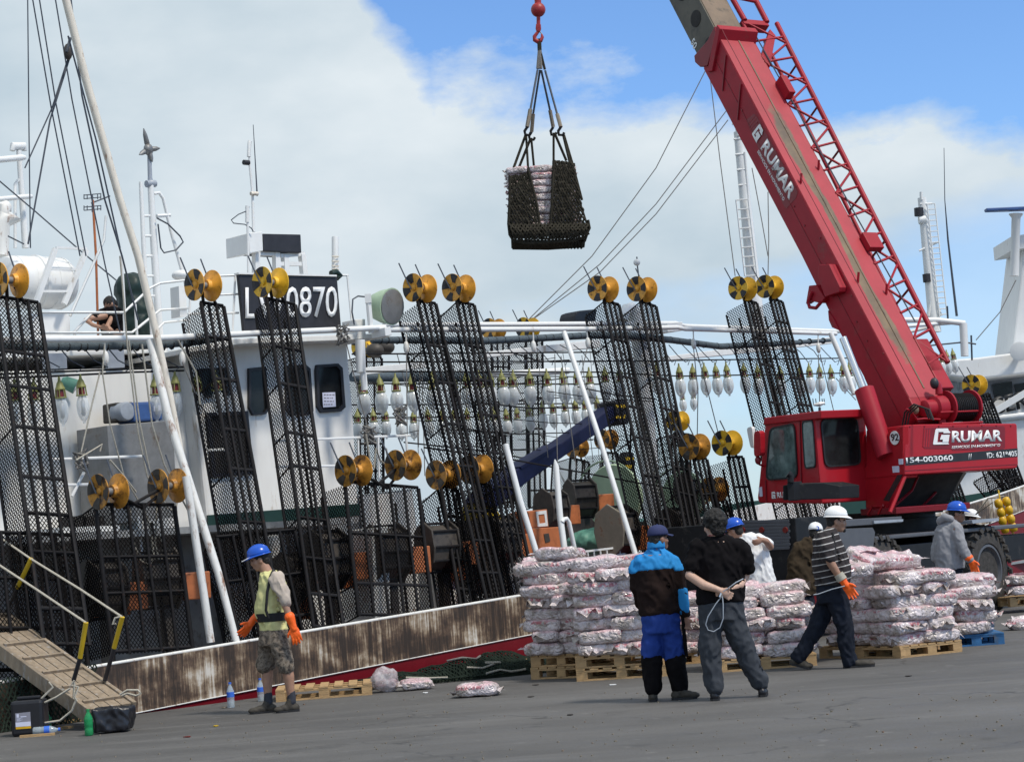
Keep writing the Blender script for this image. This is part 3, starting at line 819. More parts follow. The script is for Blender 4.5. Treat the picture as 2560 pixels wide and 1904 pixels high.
# upper deck at left: life raft canister, cradle, masts, covered gear
wall('upper_deck', [(-160, 880), (420, 862), (420, 880), (-160, 900)], 3.2, 4, 'white_paint')
wall('upper_panel', [(110, 884), (166, 882), (168, 920), (112, 922)], 2.95, 0.05, 'motor_grey')
wall('upper_panel', [(268, 872), (310, 870), (312, 918), (270, 920)], 2.95, 0.05, 'motor_grey')
lr = root('life_raft_canister', 'white fibreglass life raft canister in a slanted white cradle at the upper left', 'life raft', loc=SP(90, 760, 4.0))
a0, a1 = SP(-5, 700, 4.0), SP(172, 706, 4.0)
axr = (a1 - a0).normalized(); Lr = (a1 - a0).length
MB().lathe(a0 - V((0, 0, .02)), axr, [(0, 0.02), (0.03, 0.22), (0.10, 0.34), (0.2, 0.36), (Lr * .48, 0.365), (Lr * .49, .385), (Lr * .53, .385), (Lr * .54, .365), (Lr - .12, 0.355), (Lr - .04, 0.30), (Lr, 0.02)], 24).build('canister', M_['white_paint'], lr, smooth=40)
mb = MB()
for t_ in (0.2, 0.36, 0.68, 0.86):
    mb.lathe(a0 + axr * (Lr * t_) - V((0, 0, .02)), axr, [(0, 0.366), (0.012, 0.366)], 24)
mb.build('strap', M_['white_paint'], lr)
mb = MB()
for pts in ([(88, 762), (138, 622)], [(160, 760), (216, 625)]):
    p0, p1 = pl(pts, 3.5); mb.bar(p0, p1, 0.07, 0.05, IN)
p0, p1 = pl([(140, 619), (216, 622)], 3.5); mb.bar(p0, p1, 0.03, 0.03)
p0, p1 = pl([(95, 728), (170, 728)], 3.5); mb.bar(p0, p1, 0.03, 0.03)
p0, p1 = pl([(120, 672), (195, 674)], 3.5); mb.bar(p0, p1, 0.02, 0.02)
mb.build('cradle', M_['white_paint'], lr)
mb = MB().prism(pl([(75, 785), (165, 783), (175, 790), (175, 870), (80, 875)], 3.7), IN * 0.5); mb.build('cradle_base', M_['white_paint'], lr)
mb = MB()
for pts, y in (([(90, 781), (310, 781), (375, 720), (400, 708), (470, 700)], 3.0), ([(90, 832), (330, 831), (352, 814)], 3.0), ([(110, 870), (440, 862)], 3.0), ([(310, 781), (313, 860)], 3.0), ([(338, 760), (344, 865)], 3.0), ([(304, 640), (312, 781)], 3.2), ([(372, 720), (380, 860)], 3.0),
               ([(230, 782), (185, 830), (190, 860)], 3.1), ([(330, 831), (400, 775), (470, 770)], 3.0), ([(380, 835), (410, 806), (470, 800)], 3.0), ([(175, 790), (260, 600), (265, 540)], 3.1)):
    MB().tube(pl(pts, y), 0.019, 6).build('upper_railing', M_['white_paint'], ship, smooth=60)
wall('rail_post_box', [(447, 715), (464, 714), (468, 790), (450, 792)], 3.0, 0.2, 'white_paint')
c0 = SP(453, 688, 3.1)
MB().ball(c0, (0.135, 0.135, 0.075), 16, 8).build('radar_dome', M_['white_paint'], ship, smooth=180)
# covered gear in a dark green tarpaulin
cg = MB(); c0 = SP(328, 722, 3.9)
cg.ball(c0, (0.25, 0.26, 0.24), 16, 10).ball(c0 - V((-0.04, 0, 0.30)), (0.27, 0.27, 0.38), 14, 10).ball(c0 - V((-0.05, 0, 0.55)), (0.28, 0.28, 0.3), 14, 10)
o = cg.build('covered_gear', M_['tarp_dark'], smooth=180, fuse=(0.03, 6, 0.02, 6))
tag(o, 'rounded gear under a dark green tarpaulin on the upper deck beside the leaning pole', 'covered gear')
# twin-mast with wind generator
mr = root('mast', 'white tubular mast topped by a grey wind generator with four blades', 'mast', loc=SP(385, 830, 4.4))
MB().tube(pl([(400, 850), (384, 600), (376, 452)], 4.4), [0.058, 0.054, 0.046], 10).build('mast_tube', M_['white_paint'], mr, smooth=60)
MB().tube(pl([(372, 850), (358, 600), (352, 455)], 4.4), [0.034, 0.034, 0.03], 8).build('mast_tube', M_['white_paint'], mr, smooth=60)
MB().tube(pl([(384, 484), (398, 482), (408, 496), (428, 580), (450, 660), (470, 730)], 4.4), 0.026, 8).build('brace', M_['white_paint'], mr, smooth=60)
mb = MB()
for yy in (540, 590, 640, 690, 740): mb.tube(pl([(356, yy), (386, yy)], 4.4), 0.02, 6)
mb.tube(pl([(392, 540), (425, 538)], 4.4), 0.03, 6)
mb.build('cross_bar', M_['white_paint'], mr)
MB().tube(pl([(366, 460), (388, 459)], 4.4), 0.055, 8).tube(pl([(376, 456), (375, 445), (373, 380)], 4.4), [0.045, 0.034, 0.03], 8).build('generator_post', M_['motor_grey'], mr, smooth=60)
hb = SP(371, 374, 4.4)
MB().ball(hb, (0.07, 0.12, 0.09), 12, 8).build('generator_hub', M_['grey_metal'], mr, smooth=180)
for tx, ty in ((359, 321), (400, 371), (381, 405), (348, 387)):
    e = SP(tx, ty, 4.35)
    MB().tube([hb, hb.lerp(e, .3), hb.lerp(e, .7), e], [0.02, 0.045, 0.035, 0.008], 6).build('blade', M_['grey_metal'], mr, smooth=60)
MB().tube(pl([(392, 545), (420, 560), (450, 590), (458, 605), (440, 625), (410, 632), (402, 620), (395, 560)], 4.3), 0.012, 6).build('cable', M_['wire_rope'], mr, smooth=60)
# radar mast at far left
rm = root('radar_mast', 'white mast with two radar scanner bars and a cream base at the far left edge', 'mast', loc=SP(60, 640, 4.6))
MB().tube(pl([(64, 620), (56, 500), (47, 376)], 4.6), [0.05, 0.045, 0.036], 10).build('mast_tube', M_['white_paint'], rm, smooth=60)
MB().tube(pl([(38, 620), (38, 460), (46, 450)], 4.6), 0.024, 8).build('mast_tube', M_['white_paint'], rm, smooth=60)
MB().tube(pl([(31, 377), (32, 366), (60, 366), (61, 377)], 4.6), [0.04, 0.06, 0.06, 0.04], 8).build('mast_head', M_['white_paint'], rm, smooth=60)
MB().tube(pl([(-60, 405), (55, 394), (63, 394)], 4.4), [0.045, 0.045, 0.03], 10).build('scanner_bar', M_['white_paint'], rm, smooth=60)
MB().tube(pl([(-60, 503), (75, 491), (80, 491)], 4.4), [0.036, 0.036, 0.026], 10).build('scanner_bar', M_['white_paint'], rm, smooth=60)
MB().tube(pl([(0, 640), (5, 560), (6, 548), (30, 545), (8, 540), (8, 520), (20, 512)], 4.3), [0.12, 0.11, 0.13, 0.13, 0.11, 0.12, 0.07], 12).build('scanner_base', M_['worn_white'], rm, smooth=50)
# TV aerial
ta = root('tv_aerial', 'rusty pole with a small grid television aerial between the rigging lines', 'aerial', loc=SP(240, 850, 3.6))
MB().tube(pl([(246, 860), (240, 640), (232, 500)], 3.6), 0.018, 6).build('pole', M_['rust_orange'], ta, smooth=60)
mb = MB()
for yy in (486, 495, 516, 524): mb.tube(pl([(210, yy + 2), (253, yy - 2)], 3.6), 0.007, 4)
for xx in (210, 218, 231, 244, 252): mb.tube(pl([(xx, 486), (xx, 498)], 3.6), 0.007, 4).tube(pl([(xx, 514), (xx, 526)], 3.6), 0.007, 4)
mb.tube(pl([(228, 508), (275, 490)], 3.6), 0.01, 4).tube(pl([(231, 490), (231, 530)], 3.6), 0.012, 4)
mb.build('grid', M_['wire_rope'], ta)
# grey locker with blue winch motor in front of the house wall
lk = root('steel_locker', 'tall dull steel locker against the white deckhouse wall under the blue motor', 'locker', loc=SP(340, 1300, 2.2))
MB().prism(pl([(268, 1063), (432, 1050), (445, 1290), (284, 1310)], 2.2), IN * 0.7).build('cabinet', M_['grey_metal'], lk, bevel=0.01)
bm_ = root('winch_motor', 'blue electric motor with round grey cover standing on the steel locker', 'motor', loc=SP(345, 1050, 2.3))
MB().prism(pl([(332, 1005), (404, 1002), (408, 1050), (336, 1054)], 2.3), IN * 0.4).build('motor_body', M_['motor_blue'], bm_, bevel=0.03)
c0 = SP(315, 1028, 2.35)
MB().lathe(c0 + sn * 0.05, IN, [(0, 0.05), (0.01, 0.11), (0.03, 0.125), (0.25, 0.125)], 18).build('cover', M_['motor_grey'], bm_, smooth=40)
MB().prism(pl([(384, 1014), (402, 1012), (402, 1026), (384, 1028)], 2.29), sn * 0.004).build('rating_plate', M_['paper'], bm_)
MB().prism(pl([(288, 1006), (334, 1004), (336, 1052), (290, 1054)], 2.45), IN * 0.3).build('gearbox', M_['hex_dark'], bm_, bevel=0.02)
# railing and lines at the house side
mb = MB()
for pts, y in (([(130, 1148), (355, 1140)], 2.0), ([(140, 1212), (235, 1210)], 2.0), ([(688, 1102), (1025, 1088)], 1.9), ([(895, 1100), (897, 1200)], 1.9), ([(945, 1094), (948, 1200)], 1.9), ([(1015, 1090), (1020, 1160)], 1.9), ([(690, 1166), (840, 1164)], 1.9), ([(210, 1180), (180, 1240)], 2.0), ([(520, 1125), (560, 1123)], 2.3), ([(345, 1290), (370, 1520)], 2.1)):
    MB().tube(pl(pts, y), 0.02, 6).build('side_railing', M_['white_paint'], ship, smooth=60)

# ------------------------------------------------------------------ net racks with double line spools
def mesh_panel(mb, o, ux, uz, w, h, pitch=0.052, r=0.0064, k=1.25):
    o = V(o); ux = V(ux); uz = V(uz)
    st = pitch * k
    for sg in (1, -1):
        c = -k * w if sg > 0 else 0.0
        end = h if sg > 0 else h + k * w
        while c < end:
            pts = []
            for x, z in ((0, c), (w, c + sg * k * w)): pts.append([x, z])
            (x0, z0), (x1, z1) = pts
            def cl(zl):
                return (zl - c) / (sg * k)
            if z0 < 0: x0, z0 = cl(0), 0
            if z0 > h: x0, z0 = cl(h), h
            if z1 < 0: x1, z1 = cl(0), 0
            if z1 > h: x1, z1 = cl(h), h
            if x1 - x0 > 0.01:
                mb.tube([o + ux * x0 + uz * z0, o + ux * x1 + uz * z1], r, 3, cap=False)
            c += st
def spool_parts(par, rnd, style, Rd=0.213, gap=0.22):
    """double spool, axis along x, centre at the local origin of par"""
    mt = M_[('spool_yellow', 'spool_orange', 'spool_rusty')[style]]
    sp_ = MB().lathe((-gap / 2 - 0.03, 0, 0), (1, 0, 0), [(0, 0.045), (gap + 0.06, 0.045)], 12).build('spool', M_['grey_metal'], par, smooth=40)
    for sg in (-1, 1):
        MB().lathe((sg * (gap / 2 - 0.07), 0, 0), (sg, 0, 0), [(0, 0.075), (0.05, 0.085), (0.085, 0.14), (0.10, Rd), (0.112, Rd), (0.108, 0.15), (0.085, 0.075), (0.086, 0.0)], 26).build('flange', mt, sp_, smooth=35)
        mb = MB(); ph = rnd.uniform(0, 6.28)
        for q in range(4):
            a0 = ph + q * pi / 2
            for j in range(4):
                aa, ab = a0 + j * 0.19, a0 + (j + 1) * 0.19
                x0 = sg * (gap / 2 + 0.0175); xm = sg * (gap / 2 + 0.0408); x1 = sg * (gap / 2 + 0.0445)
                P = [V((x, r_ * cos(a), r_ * sin(a))) for a in (aa, ab) for r_, x in ((0.078, x0), (0.148, xm), (Rd - 0.004, x1))]
                e_ = V((sg * 0.003, 0, 0))
                mb.add(P + [p + e_ for p in P], [(0, 3, 4, 1), (1, 4, 5, 2), (6, 9, 10, 7), (7, 10, 11, 8), (0, 3, 9, 6), (2, 5, 11, 8), (0, 1, 7, 6), (1, 2, 8, 7), (3, 4, 10, 9), (4, 5, 11, 10)])
        mb.build('painted_sector', M_['black_paint'] if style != 2 else M_['hex_dark'], sp_)
        MB().tube([V((sg * (gap / 2 + 0.05), 0.02, -0.02)), V((sg * (gap / 2 + 0.055), 0.12, 0.16)), V((sg * (gap / 2 + 0.06) , 0.24, 0.40))], 0.011, 5).build('guide_rod', M_['wire_rope'], sp_)
        MB().ball((sg * (gap / 2 + 0.02), 0, 0), (0.03, 0.05, 0.05), 10, 6).build('hub_cap', mt, sp_, smooth=180)
    return sp_
RK = []
def rack(label, top, bot, spool, yt=1.8, yb=0.45, w=0.37, wall_=0.46, style=1, group='tall folded net racks along the ship', nr=4, rung=0.62, with_spool=True, mesh=True, more=()):
    T, B = SP(top[0], top[1], yt), SP(bot[0], bot[1], yb)
    el = (T - B).normalized(); L = (T - B).length
    ex = (su - el * su.dot(el)).normalized(); ei = el.cross(ex)
    if ei.dot(IN) < 0: ei = -ei
    ex = ei.cross(el)
    M = frame(ex, ei, el, B)
    r0 = root('net_rack', label, 'net rack', M=M, group=group)
    MW[r0] = Matrix.Identity(4)                 # parts below are given in the rack's own axes
    rn = random.Random(len(RK) + 50)
    tube = None
    for i in range(nr):
        x = -w / 2 + w * i / (nr - 1)
        bx = 0.016 * rn.uniform(-1, 1)
        MB().tube([(x, 0, 0), (x + bx, 0, L * .5), (x, 0, L - 0.03 * (i in (0, nr - 1)))], 0.028 if i in (0, nr - 1) else 0.021, 6).build('rail', M_['black_steel'], r0, smooth=60)
    for x in (-w / 2, w / 2):
        MB().tube([(x, wall_, 0.02), (x, wall_, L - 0.12)], 0.02, 6).build('rail', M_['black_steel'], r0, smooth=60)
    z = L - 0.01
    z0 = 0.02
    zs = [z]; 
    while z > 0.3:
        z -= rung * rn.uniform(0.7, 1.2); zs.append(max(z, z0))
    for z in zs:
        MB().tube([(-w / 2, 0.012, z), (w / 2, 0.012, z)], 0.023, 6).build('rung', M_['black_steel'], r0, smooth=60)
        if rn.random() < 0.55:
            MB().tube([(-w / 2, 0.0, z - .02), (-w / 2, wall_, z - 0.1)], 0.012, 5).build('rung', M_['black_steel'], r0, smooth=60)
    if mesh:
        mb = MB()
        mesh_panel(mb, (-w / 2, 0.03, 0), (1, 0, 0), (0, 0, 1), w, L)
        for x in (-w / 2 + .01,):
            mesh_panel(mb, (x, 0, 0), (0, 1, 0), (0, 0, 1), wall_, L - 0.06)
        mb.build('wire_mesh', M_['mesh_black'], r0, kind='stuff')
    for spool in ([spool] if with_spool else []) + list(more):
        S = SP(spool[0], spool[1], yt - 0.1)
        Sl = M.inverted() @ S
        mb = MB()
        for x in (-0.06, 0.06):
            mb.tube([(x * 2, 0.03, L - 0.05), (Sl.x + x * .6, Sl.y, Sl.z)], 0.022, 6)
        mb.build('spool_arm', M_['black_steel'], r0, smooth=60)
        # spool in the ship's own level axes
        k0 = len(col.objects)
        hold = bpy.data.objects.new('tmp', None); col.objects.link(hold); MW[hold] = Matrix.Identity(4)
        spo = spool_parts(hold, rn, style)
        spo.parent = r0
        R3 = Matrix(((ex.x, ei.x, el.x), (ex.y, ei.y, el.y), (ex.z, ei.z, el.z))).transposed() @ Matrix(((su.x, IN.x, 0), (su.y, IN.y, 0), (0, 0, 1)))
        for q in [spo] + kids(spo):
            q.data.transform(Matrix.Translation(Sl) @ R3.to_4x4())
        bpy.data.objects.remove(hold)
    MW[r0] = M
    RK.append(r0)
    return r0
P_ = 'tall black net rack, orange spool, '
rack('tall black net rack cut by the left edge, above the gangway', (42, 745), (168, 1612), (22, 700), w=0.60, style=1, nr=5)
rack(P_ + 'standing left of the name board behind the leaning pole', (530, 757), (680, 1590), (508, 713), style=1)
rack('wide black net rack, yellow spool, hiding part of the name board', (702, 750), (822, 1570), (676, 706), w=0.50, style=0, wall_=0.28, nr=4)
rack(P_ + 'just right of the green searchlight', (1066, 752), (1240, 1500), (1050, 720), style=1)
rack(P_ + 'second to the right of the green searchlight', (1163, 755), (1322, 1500), (1147, 720), style=1)
rack(P_ + 'left of the white ventilator post', (1528, 754), (1685, 1450), (1508, 722), style=1)
rack(P_ + 'standing before the white ventilator post', (1620, 757), (1752, 1420), (1605, 723), w=0.4, style=1)
rack('tall black net rack, yellow spool, left of the pair behind the crane cab', (1876, 751), (2040, 1400), (1857, 721), style=0)
rack('tall black net rack, yellow spool, nearest the crane boom', (1940, 748), (2110, 1380), (1924, 717), style=0)
g2 = 'short net racks at deck height'
P_ = 'short black net rack, rusty spool, '
rack('short wide net rack with two rusty spools, behind and left of the leaning white poles', (338, 1258), (384, 1628), (271, 1228), yt=.8, yb=.5, w=1.15, wall_=.5, style=2, group=g2, nr=6, more=((420, 1214),))
rack('short wide net rack with two rusty spools, below the wheelhouse end', (955, 1208), (992, 1540), (884, 1176), yt=.8, yb=.5, w=1.35, wall_=.5, style=2, group=g2, nr=6, more=((1008, 1162),))
rack('dark low net panel without spool behind the man in yellow', (640, 1330), (700, 1590), (0, 0), yt=.9, yb=.6, w=1.3, wall_=.3, group=g2, nr=6, with_spool=False)
rack('dark low net panel without spool above the gangway', (70, 1330), (110, 1690), (0, 0), yt=1.0, yb=.6, w=1.2, wall_=.3, group=g2, nr=6, with_spool=False)
rack(P_ + 'seen through the first rack right of the searchlight', (1122, 1215), (1175, 1530), (1108, 1186), yt=1.3, yb=.7, w=.32, style=2, group=g2)
rack(P_ + 'behind the second rack right of the searchlight', (1205, 1205), (1262, 1510), (1190, 1172), yt=1.3, yb=.7, w=.32, style=2, group=g2)
rack(P_ + 'above the man in the black T-shirt', (1750, 1145), (1812, 1420), (1737, 1116), yt=.9, yb=.6, w=.36, style=2, group=g2)
rack(P_ + 'just left of the crane cab', (1838, 1140), (1898, 1420), (1818, 1107), yt=.9, yb=.6, w=.42, style=0, group=g2)
rack(P_ + 'behind the front grille of the crane carrier', (1800, 1250), (1850, 1420), (1786, 1222), yt=2.2, yb=2.0, w=.36, style=2, group=g2)
g3 = 'net racks on the far side of the ship'
P_ = 'distant black net rack, '
rack(P_ + 'seen right of the lamp pipe end', (925, 890), (930, 1270), (912, 866), yt=8.2, yb=8.4, w=.6, style=0, group=g3, wall_=.5)
rack(P_ + 'left of the two under the white beam', (1250, 850), (1262, 1270), (1235, 822), yt=8.2, yb=8.4, w=.5, style=1, group=g3, wall_=.5)
rack(P_ + 'right of the two under the white beam', (1335, 845), (1345, 1270), (1320, 819), yt=8.2, yb=8.4, w=.5, style=0, group=g3, wall_=.5)
rack('short distant net rack, rusty spool, under the dark blue crane arm', (1450, 1148), (1440, 1320), (1442, 1118), yt=8.2, yb=8.2, w=.6, style=2, group=g3, wall_=.5)
rack('short distant net rack, rusty spool, at the tip of the dark blue crane arm', (1525, 1130), (1530, 1300), (1516, 1098), yt=7.6, yb=7.6, w=.5, style=2, group=g3, wall_=.5)
rack('short distant net rack with a yellow spool right of the white ventilator post', (1705, 1082), (1712, 1250), (1694, 1052), yt=7.0, yb=7.0, w=.5, style=0, group=g3, wall_=.5)
rack('dark net rack with a yellow spool standing behind the crane winch', (2455, 985), (2590, 1340), (2437, 962), yt=1.6, yb=.9, w=.6, style=0, nr=6)
rack('black net rack leaning under the crane counterweight', (2355, 1165), (2440, 1400), (0, 0), yt=1.2, yb=.8, w=.8, nr=7, with_spool=False, rung=.5)
rack('black net rack behind the counterweight towards the right edge', (2480, 1150), (2600, 1300), (0, 0), yt=2.0, yb=1.6, w=.8, nr=6, with_spool=False, rung=.5)

# ------------------------------------------------------------------ fishing lamps
def lamp_proto(glass, bw, bh):
    r0 = root('fishing_lamp', 'lamp', 'lamp', loc=(0, 0, 0))
    MB().lathe((0, 0, 0), (0, 0, -1), [(-0.06, 0.012), (0.0, 0.02), (0.03, 0.04), (0.07, 0.05), (0.09, 0.062), (0.11, 0.066), (0.12, 0.055)], 12).build('socket', M_['socket_green'], r0, smooth=40)
    mb = MB()
    for k in range(6):
        a = k * pi / 3
        mb.tube([(0.06 * cos(a), 0.06 * sin(a), -0.11), (0.07 * cos(a), 0.07 * sin(a), -0.215)], 0.007, 4)
    mb.lathe((0, 0, -0.21), (0, 0, -1), [(0, 0.074), (0.014, 0.076)], 12)
    mb.build('cage', M_['socket_green'], r0)
    MB().lathe((0, 0, -0.12), (0, 0, -1), [(0, 0.04), (0.085, 0.045)], 10).build('cap', M_['lamp_red'], r0, smooth=40)
    pr = [(0, 0.042)]
    for i in range(1, 12):
        t_ = i / 12
        pr.append((bh * t_, max(0.042 * (1 - t_), bw / 2 * (sin(pi * min(1, t_ ** 0.9)+ 1e-9) ** 0.5))))
    pr += [(bh * 0.97, 0.02), (bh * 1.06, 0.018), (bh * 1.07, 0.0)]
    MB().lathe((0, 0, -0.2), (0, 0, -1), pr, 16).build('bulb', M_[glass], r0, smooth=60)
    MB().tube([(0, 0, -0.2), (0, 0, -0.2 - bh * .2), (0, 0, -0.2 - bh * .25), (0, 0, -0.2 - bh * .75), (0, 0, -0.2 - bh * .8)], [0.01, 0.01, 0.028, 0.028, 0.006], 8).build('arc_tube', M_['bulb_pin'], r0, smooth=60)
    return r0
ORD = ['first', 'second', 'third', 'fourth', 'fifth', 'sixth', 'seventh', 'eighth', 'ninth', 'tenth', 'eleventh', 'twelfth', 'thirteenth', 'fourteenth', 'fifteenth', 'sixteenth', 'seventeenth', 'eighteenth', 'nineteenth', 'twentieth']
protoA = lamp_proto('bulb_frosted', 0.205, 0.36)
protoB = lamp_proto('bulb_glass', 0.165, 0.36)
used = {}
def lamp(proto, x, y, yin, label, group, sc_=1.0):
    P = SP(x, y, yin)
    o = proto if proto not in used else copy_tree(proto)
    used[proto] = 1
    rn = random.Random(int(x * 7 + y))
    put(o, Matrix.Translation(P) @ Matrix.Rotation(rn.uniform(-.05, .05), 4, 'X') @ Matrix.Rotation(rn.uniform(-.05, .05), 4, 'Y') @ Matrix.Rotation(rn.uniform(0, 6), 4, 'Z') @ Matrix.Scale(sc_, 4))
    tag(o, label, 'lamp', group)
    # the hanger is a piece of the lamp's own
    return o
gA, gB, gC, gD = 'frosted fishing lamps in the near upper row', 'smaller fishing lamps in the far lower row', 'clear fishing lamps before the deckhouse wall', 'fishing lamps between ventilator post and crane'
for i, (x, y) in enumerate([(148, 952), (201, 946), (386, 946), (437, 938), (36, 958), (84, 956), (492, 938), (538, 936)]):
    nm = ['left of the two in the open part of the white wall', 'right of the two in the open part of the white wall', 'left of the leaning rusty pole', 'right of the leaning rusty pole', 'behind the leftmost net rack', 'behind the right rail of the leftmost net rack', 'behind the left mesh of the rack beside the name board', 'behind the rails of the rack beside the name board'][i]
    lamp(protoB, x, y, 2.3, 'clear lamp, green socket, ' + nm, gC)
xs = [(905, 946), (948, 944), (988, 942), (1027, 942), (1079, 938), (1130, 938), (1164, 934), (1196, 934), (1224, 932), (1253, 932), (1282, 932), (1323, 930), (1366, 930), (1405, 928), (1440, 928), (1472, 926), (1511, 922), (1548, 922)]
for i, (x, y) in enumerate(xs):
    lamp(protoA, x, y, 4.0, 'large frosted lamp, %s from left in near row between wheelhouse and ventilator' % ORD[i], gA, 1.06)
xs = [(893, 1028), (932, 1026), (963, 1024), (997, 1030), (1033, 1028), (1068, 1024), (1103, 1024), (1134, 1022), (1166, 1022), (1200, 1022), (1232, 1022), (1264, 1024), (1291, 1020), (1322, 1014), (1354, 1008), (1380, 1006), (1410, 1002), (1437, 1000), (1460, 998), (1492, 995)]
for i, (x, y) in enumerate(xs):
    lamp(protoA, x, y, 6.4, 'smaller frosted lamp, %s from left in the far lower row' % ORD[i], gB, 0.9)
xs = [(1640, 912), (1697, 916), (1731, 916), (1760, 914), (1788, 914), (1815, 912), (1858, 912), (1893, 916), (1950, 920), (1998, 918), (2022, 914), (2048, 916), (2076, 918), (2105, 912), (2122, 912)]
for i, (x, y) in enumerate(xs):
    lamp(protoA, x, y, 4.0, 'frosted lamp, %s from left in the row between ventilator and crane boom' % ORD[i], gD, 1.05)
for i, (x, y) in enumerate([(2334, 890), (2352, 882), (2366, 880), (2381, 876)]):
    lamp(protoA, x, y, 5.5, 'frosted lamp right of the crane boom, %s from left of four' % ORD[i], 'fishing lamps right of the crane boom', 1.0)
for i, (x, y) in enumerate([(1704, 978), (1733, 974)]):
    lamp(protoA, x, y, 7.0, 'far frosted lamp half hidden below the near row, %s right of the ventilator' % ORD[i], 'half hidden far lamps right of the ventilator post', .8)
lw = root('wall_floodlight', 'small round green floodlight fixed to the white deckhouse wall', 'floodlight', loc=SP(172, 952, 2.9))
c0 = SP(170, 952, 2.9)
MB().lathe(c0 - su * 0.1, su + V((.3, -.6, -.5)), [(0, 0.05), (0.05, 0.085), (0.2, 0.10)], 14).build('housing', M_['sea_green'], lw, smooth=40)
MB().ball(c0 + V((0.06, -.06, -.1)), 0.06, 12, 8).build('lens', M_['white_paint'], lw, smooth=180)

# ------------------------------------------------------------------ leaning poles, rigging
def pole_thing(name, label, cat, pts, y, r, m, group=None, extra=None):
    P = [SP(a, b, yy) for (a, b), yy in zip(pts, y)]
    o = MB().tube(P, r, 10).build(name, M_[m], smooth=60)
    return tag(o, label, cat, group)
pole_thing('leaning_pole', 'long rust-stained cream pole leaning from the top left down to the spools', 'pole', [(160, -20), (215, 200), (300, 500), (345, 640), (390, 830), (425, 990), (455, 1150), (470, 1225)], [1.7, 1.65, 1.55, 1.5, 1.4, 1.3, 1.25, 1.2], [0.052, 0.052, 0.05, 0.05, 0.048, 0.046, 0.046, 0.044], 'rust_pole')
pole_thing('leaning_pole', 'flaking white pole leaning to the rail, left one of the pair beside the yellow shirt', 'pole', [(465, 1190), (500, 1420), (527, 1605)], [0.5, .42, .36], 0.05, 'worn_white', 'white leaning poles')
pole_thing('leaning_pole', 'white pole leaning to the rail, right one of the pair beside the yellow shirt', 'pole', [(376, 850), (420, 1040), (500, 1290), (545, 1430), (592, 1608)], [1.5, 1.2, 0.8, .55, .36], [0.055, .055, .055, .05, .045], 'worn_white', 'white leaning poles')
pole_thing('leaning_pole', 'straight white pole leaning across the dark blue crane arm', 'pole', [(1410, 830), (1500, 1100), (1590, 1390)], [1.9, 1.0, .4], 0.042, 'white_paint', 'white leaning poles')
pole_thing('leaning_pole', 'white pole standing right of the paired racks, its foot behind the bags', 'pole', [(1264, 1110), (1300, 1250), (1350, 1410)], [.7, .5, .3], 0.045, 'white_paint', 'white leaning poles')
pole_thing('leaning_pole', 'white stanchion with a pointed top behind the stacked bags', 'pole', [(1387, 1148), (1390, 1165), (1400, 1290), (1412, 1380)], [1.0, 1.0, .9, .8], [0.01, 0.045, 0.05, 0.05], 'white_paint', 'white leaning poles')
pole_thing('bent_pipe', 'short bent white pipe beside the pointed white stanchion', 'pipe', [(1405, 1305), (1408, 1298), (1416, 1296), (1422, 1305), (1436, 1370)], [.85] * 5, 0.036, 'white_paint')
pole_thing('leaning_pole', 'thin white pole behind the crane boom, left of the chrome rod', 'pole', [(2076, 832), (2110, 910), (2136, 985)], [1.6, 1.4, 1.2], 0.05, 'white_paint', 'white leaning poles')
pole_thing('boom_post', 'white post hanging from the bracket right of the wheelhouse', 'post', [(900, 850), (903, 930), (908, 932), (912, 975)], [2.0] * 4, [0.075, 0.07, 0.05, 0.05], 'white_paint')
rg = root('rigging', 'dark rigging lines running from the top left corner down to the ship', 'rigging', loc=SP(150, 640, 2.4))
for pts, y, r in (([(69, -10), (72, 300), (76, 620)], 3.0, .009), ([(80, -10), (128, 270), (200, 640)], 2.6, .010), ([(97, -10), (140, 260), (215, 640)], 2.6, .010), ([(137, -10), (180, 250), (262, 660), (300, 830)], 2.4, .010), ([(176, -10), (205, 240), (262, 500), (305, 640), (345, 800)], 1.9, .013), ([(170, 90), (240, 350), (300, 620)], 2.0, .012),
                  ([(172, 140), (130, 270), (62, 420)], 2.2, .010), ([(174, 145), (125, 300), (70, 610)], 2.2, .012), ([(-10, 445), (90, 530), (205, 630), (290, 700)], 3.6, .010), ([(20, 590), (60, 610)], 3.6, .010), ([(176, 95), (166, 130)], 2.1, .02)):
    MB().tube(pl(pts, y), r, 5).build('line', M_['wire_rope'], rg, smooth=60)
MB().ball(SP(170, 130, 2.15), (.06, .05, .11), 10, 8).build('pulley_block', M_['hex_dark'], rg, smooth=180)
rp = root('slack_ropes', 'pale slack ropes looping down beside the leaning poles in front of the steel locker', 'rope', loc=SP(350, 1380, 1.1))
for pts, r in (([(300, 640), (318, 860), (345, 1080), (368, 1190), (400, 1245)], .011), ([(322, 850), (350, 1060), (375, 1180), (418, 1270), (436, 1275), (446, 1250), (430, 1180)], .011), ([(355, 860), (380, 1060), (410, 1160), (440, 1220), (470, 1275)], .012), ([(250, 930), (230, 1010), (203, 1130)], .010), ([(262, 860), (256, 930), (275, 1060), (310, 1190), (345, 1250)], .010),
               ([(325, 1270), (328, 1340), (350, 1400), (375, 1412), (385, 1390), (378, 1330), (358, 1266)], .013), ([(392, 1265), (388, 1360), (400, 1408), (412, 1408), (416, 1380), (398, 1335)], .012), ([(445, 850), (490, 930), (500, 1010)], .010), ([(190, 1150), (215, 1135), (240, 1120), (255, 1110), (250, 1128)], .012), ([(275, 1150), (310, 1190), (340, 1230)], .012)):
    MB().tube(pl(pts, 1.05), r, 6).build('rope', M_['rope_pale'], rp, smooth=60)
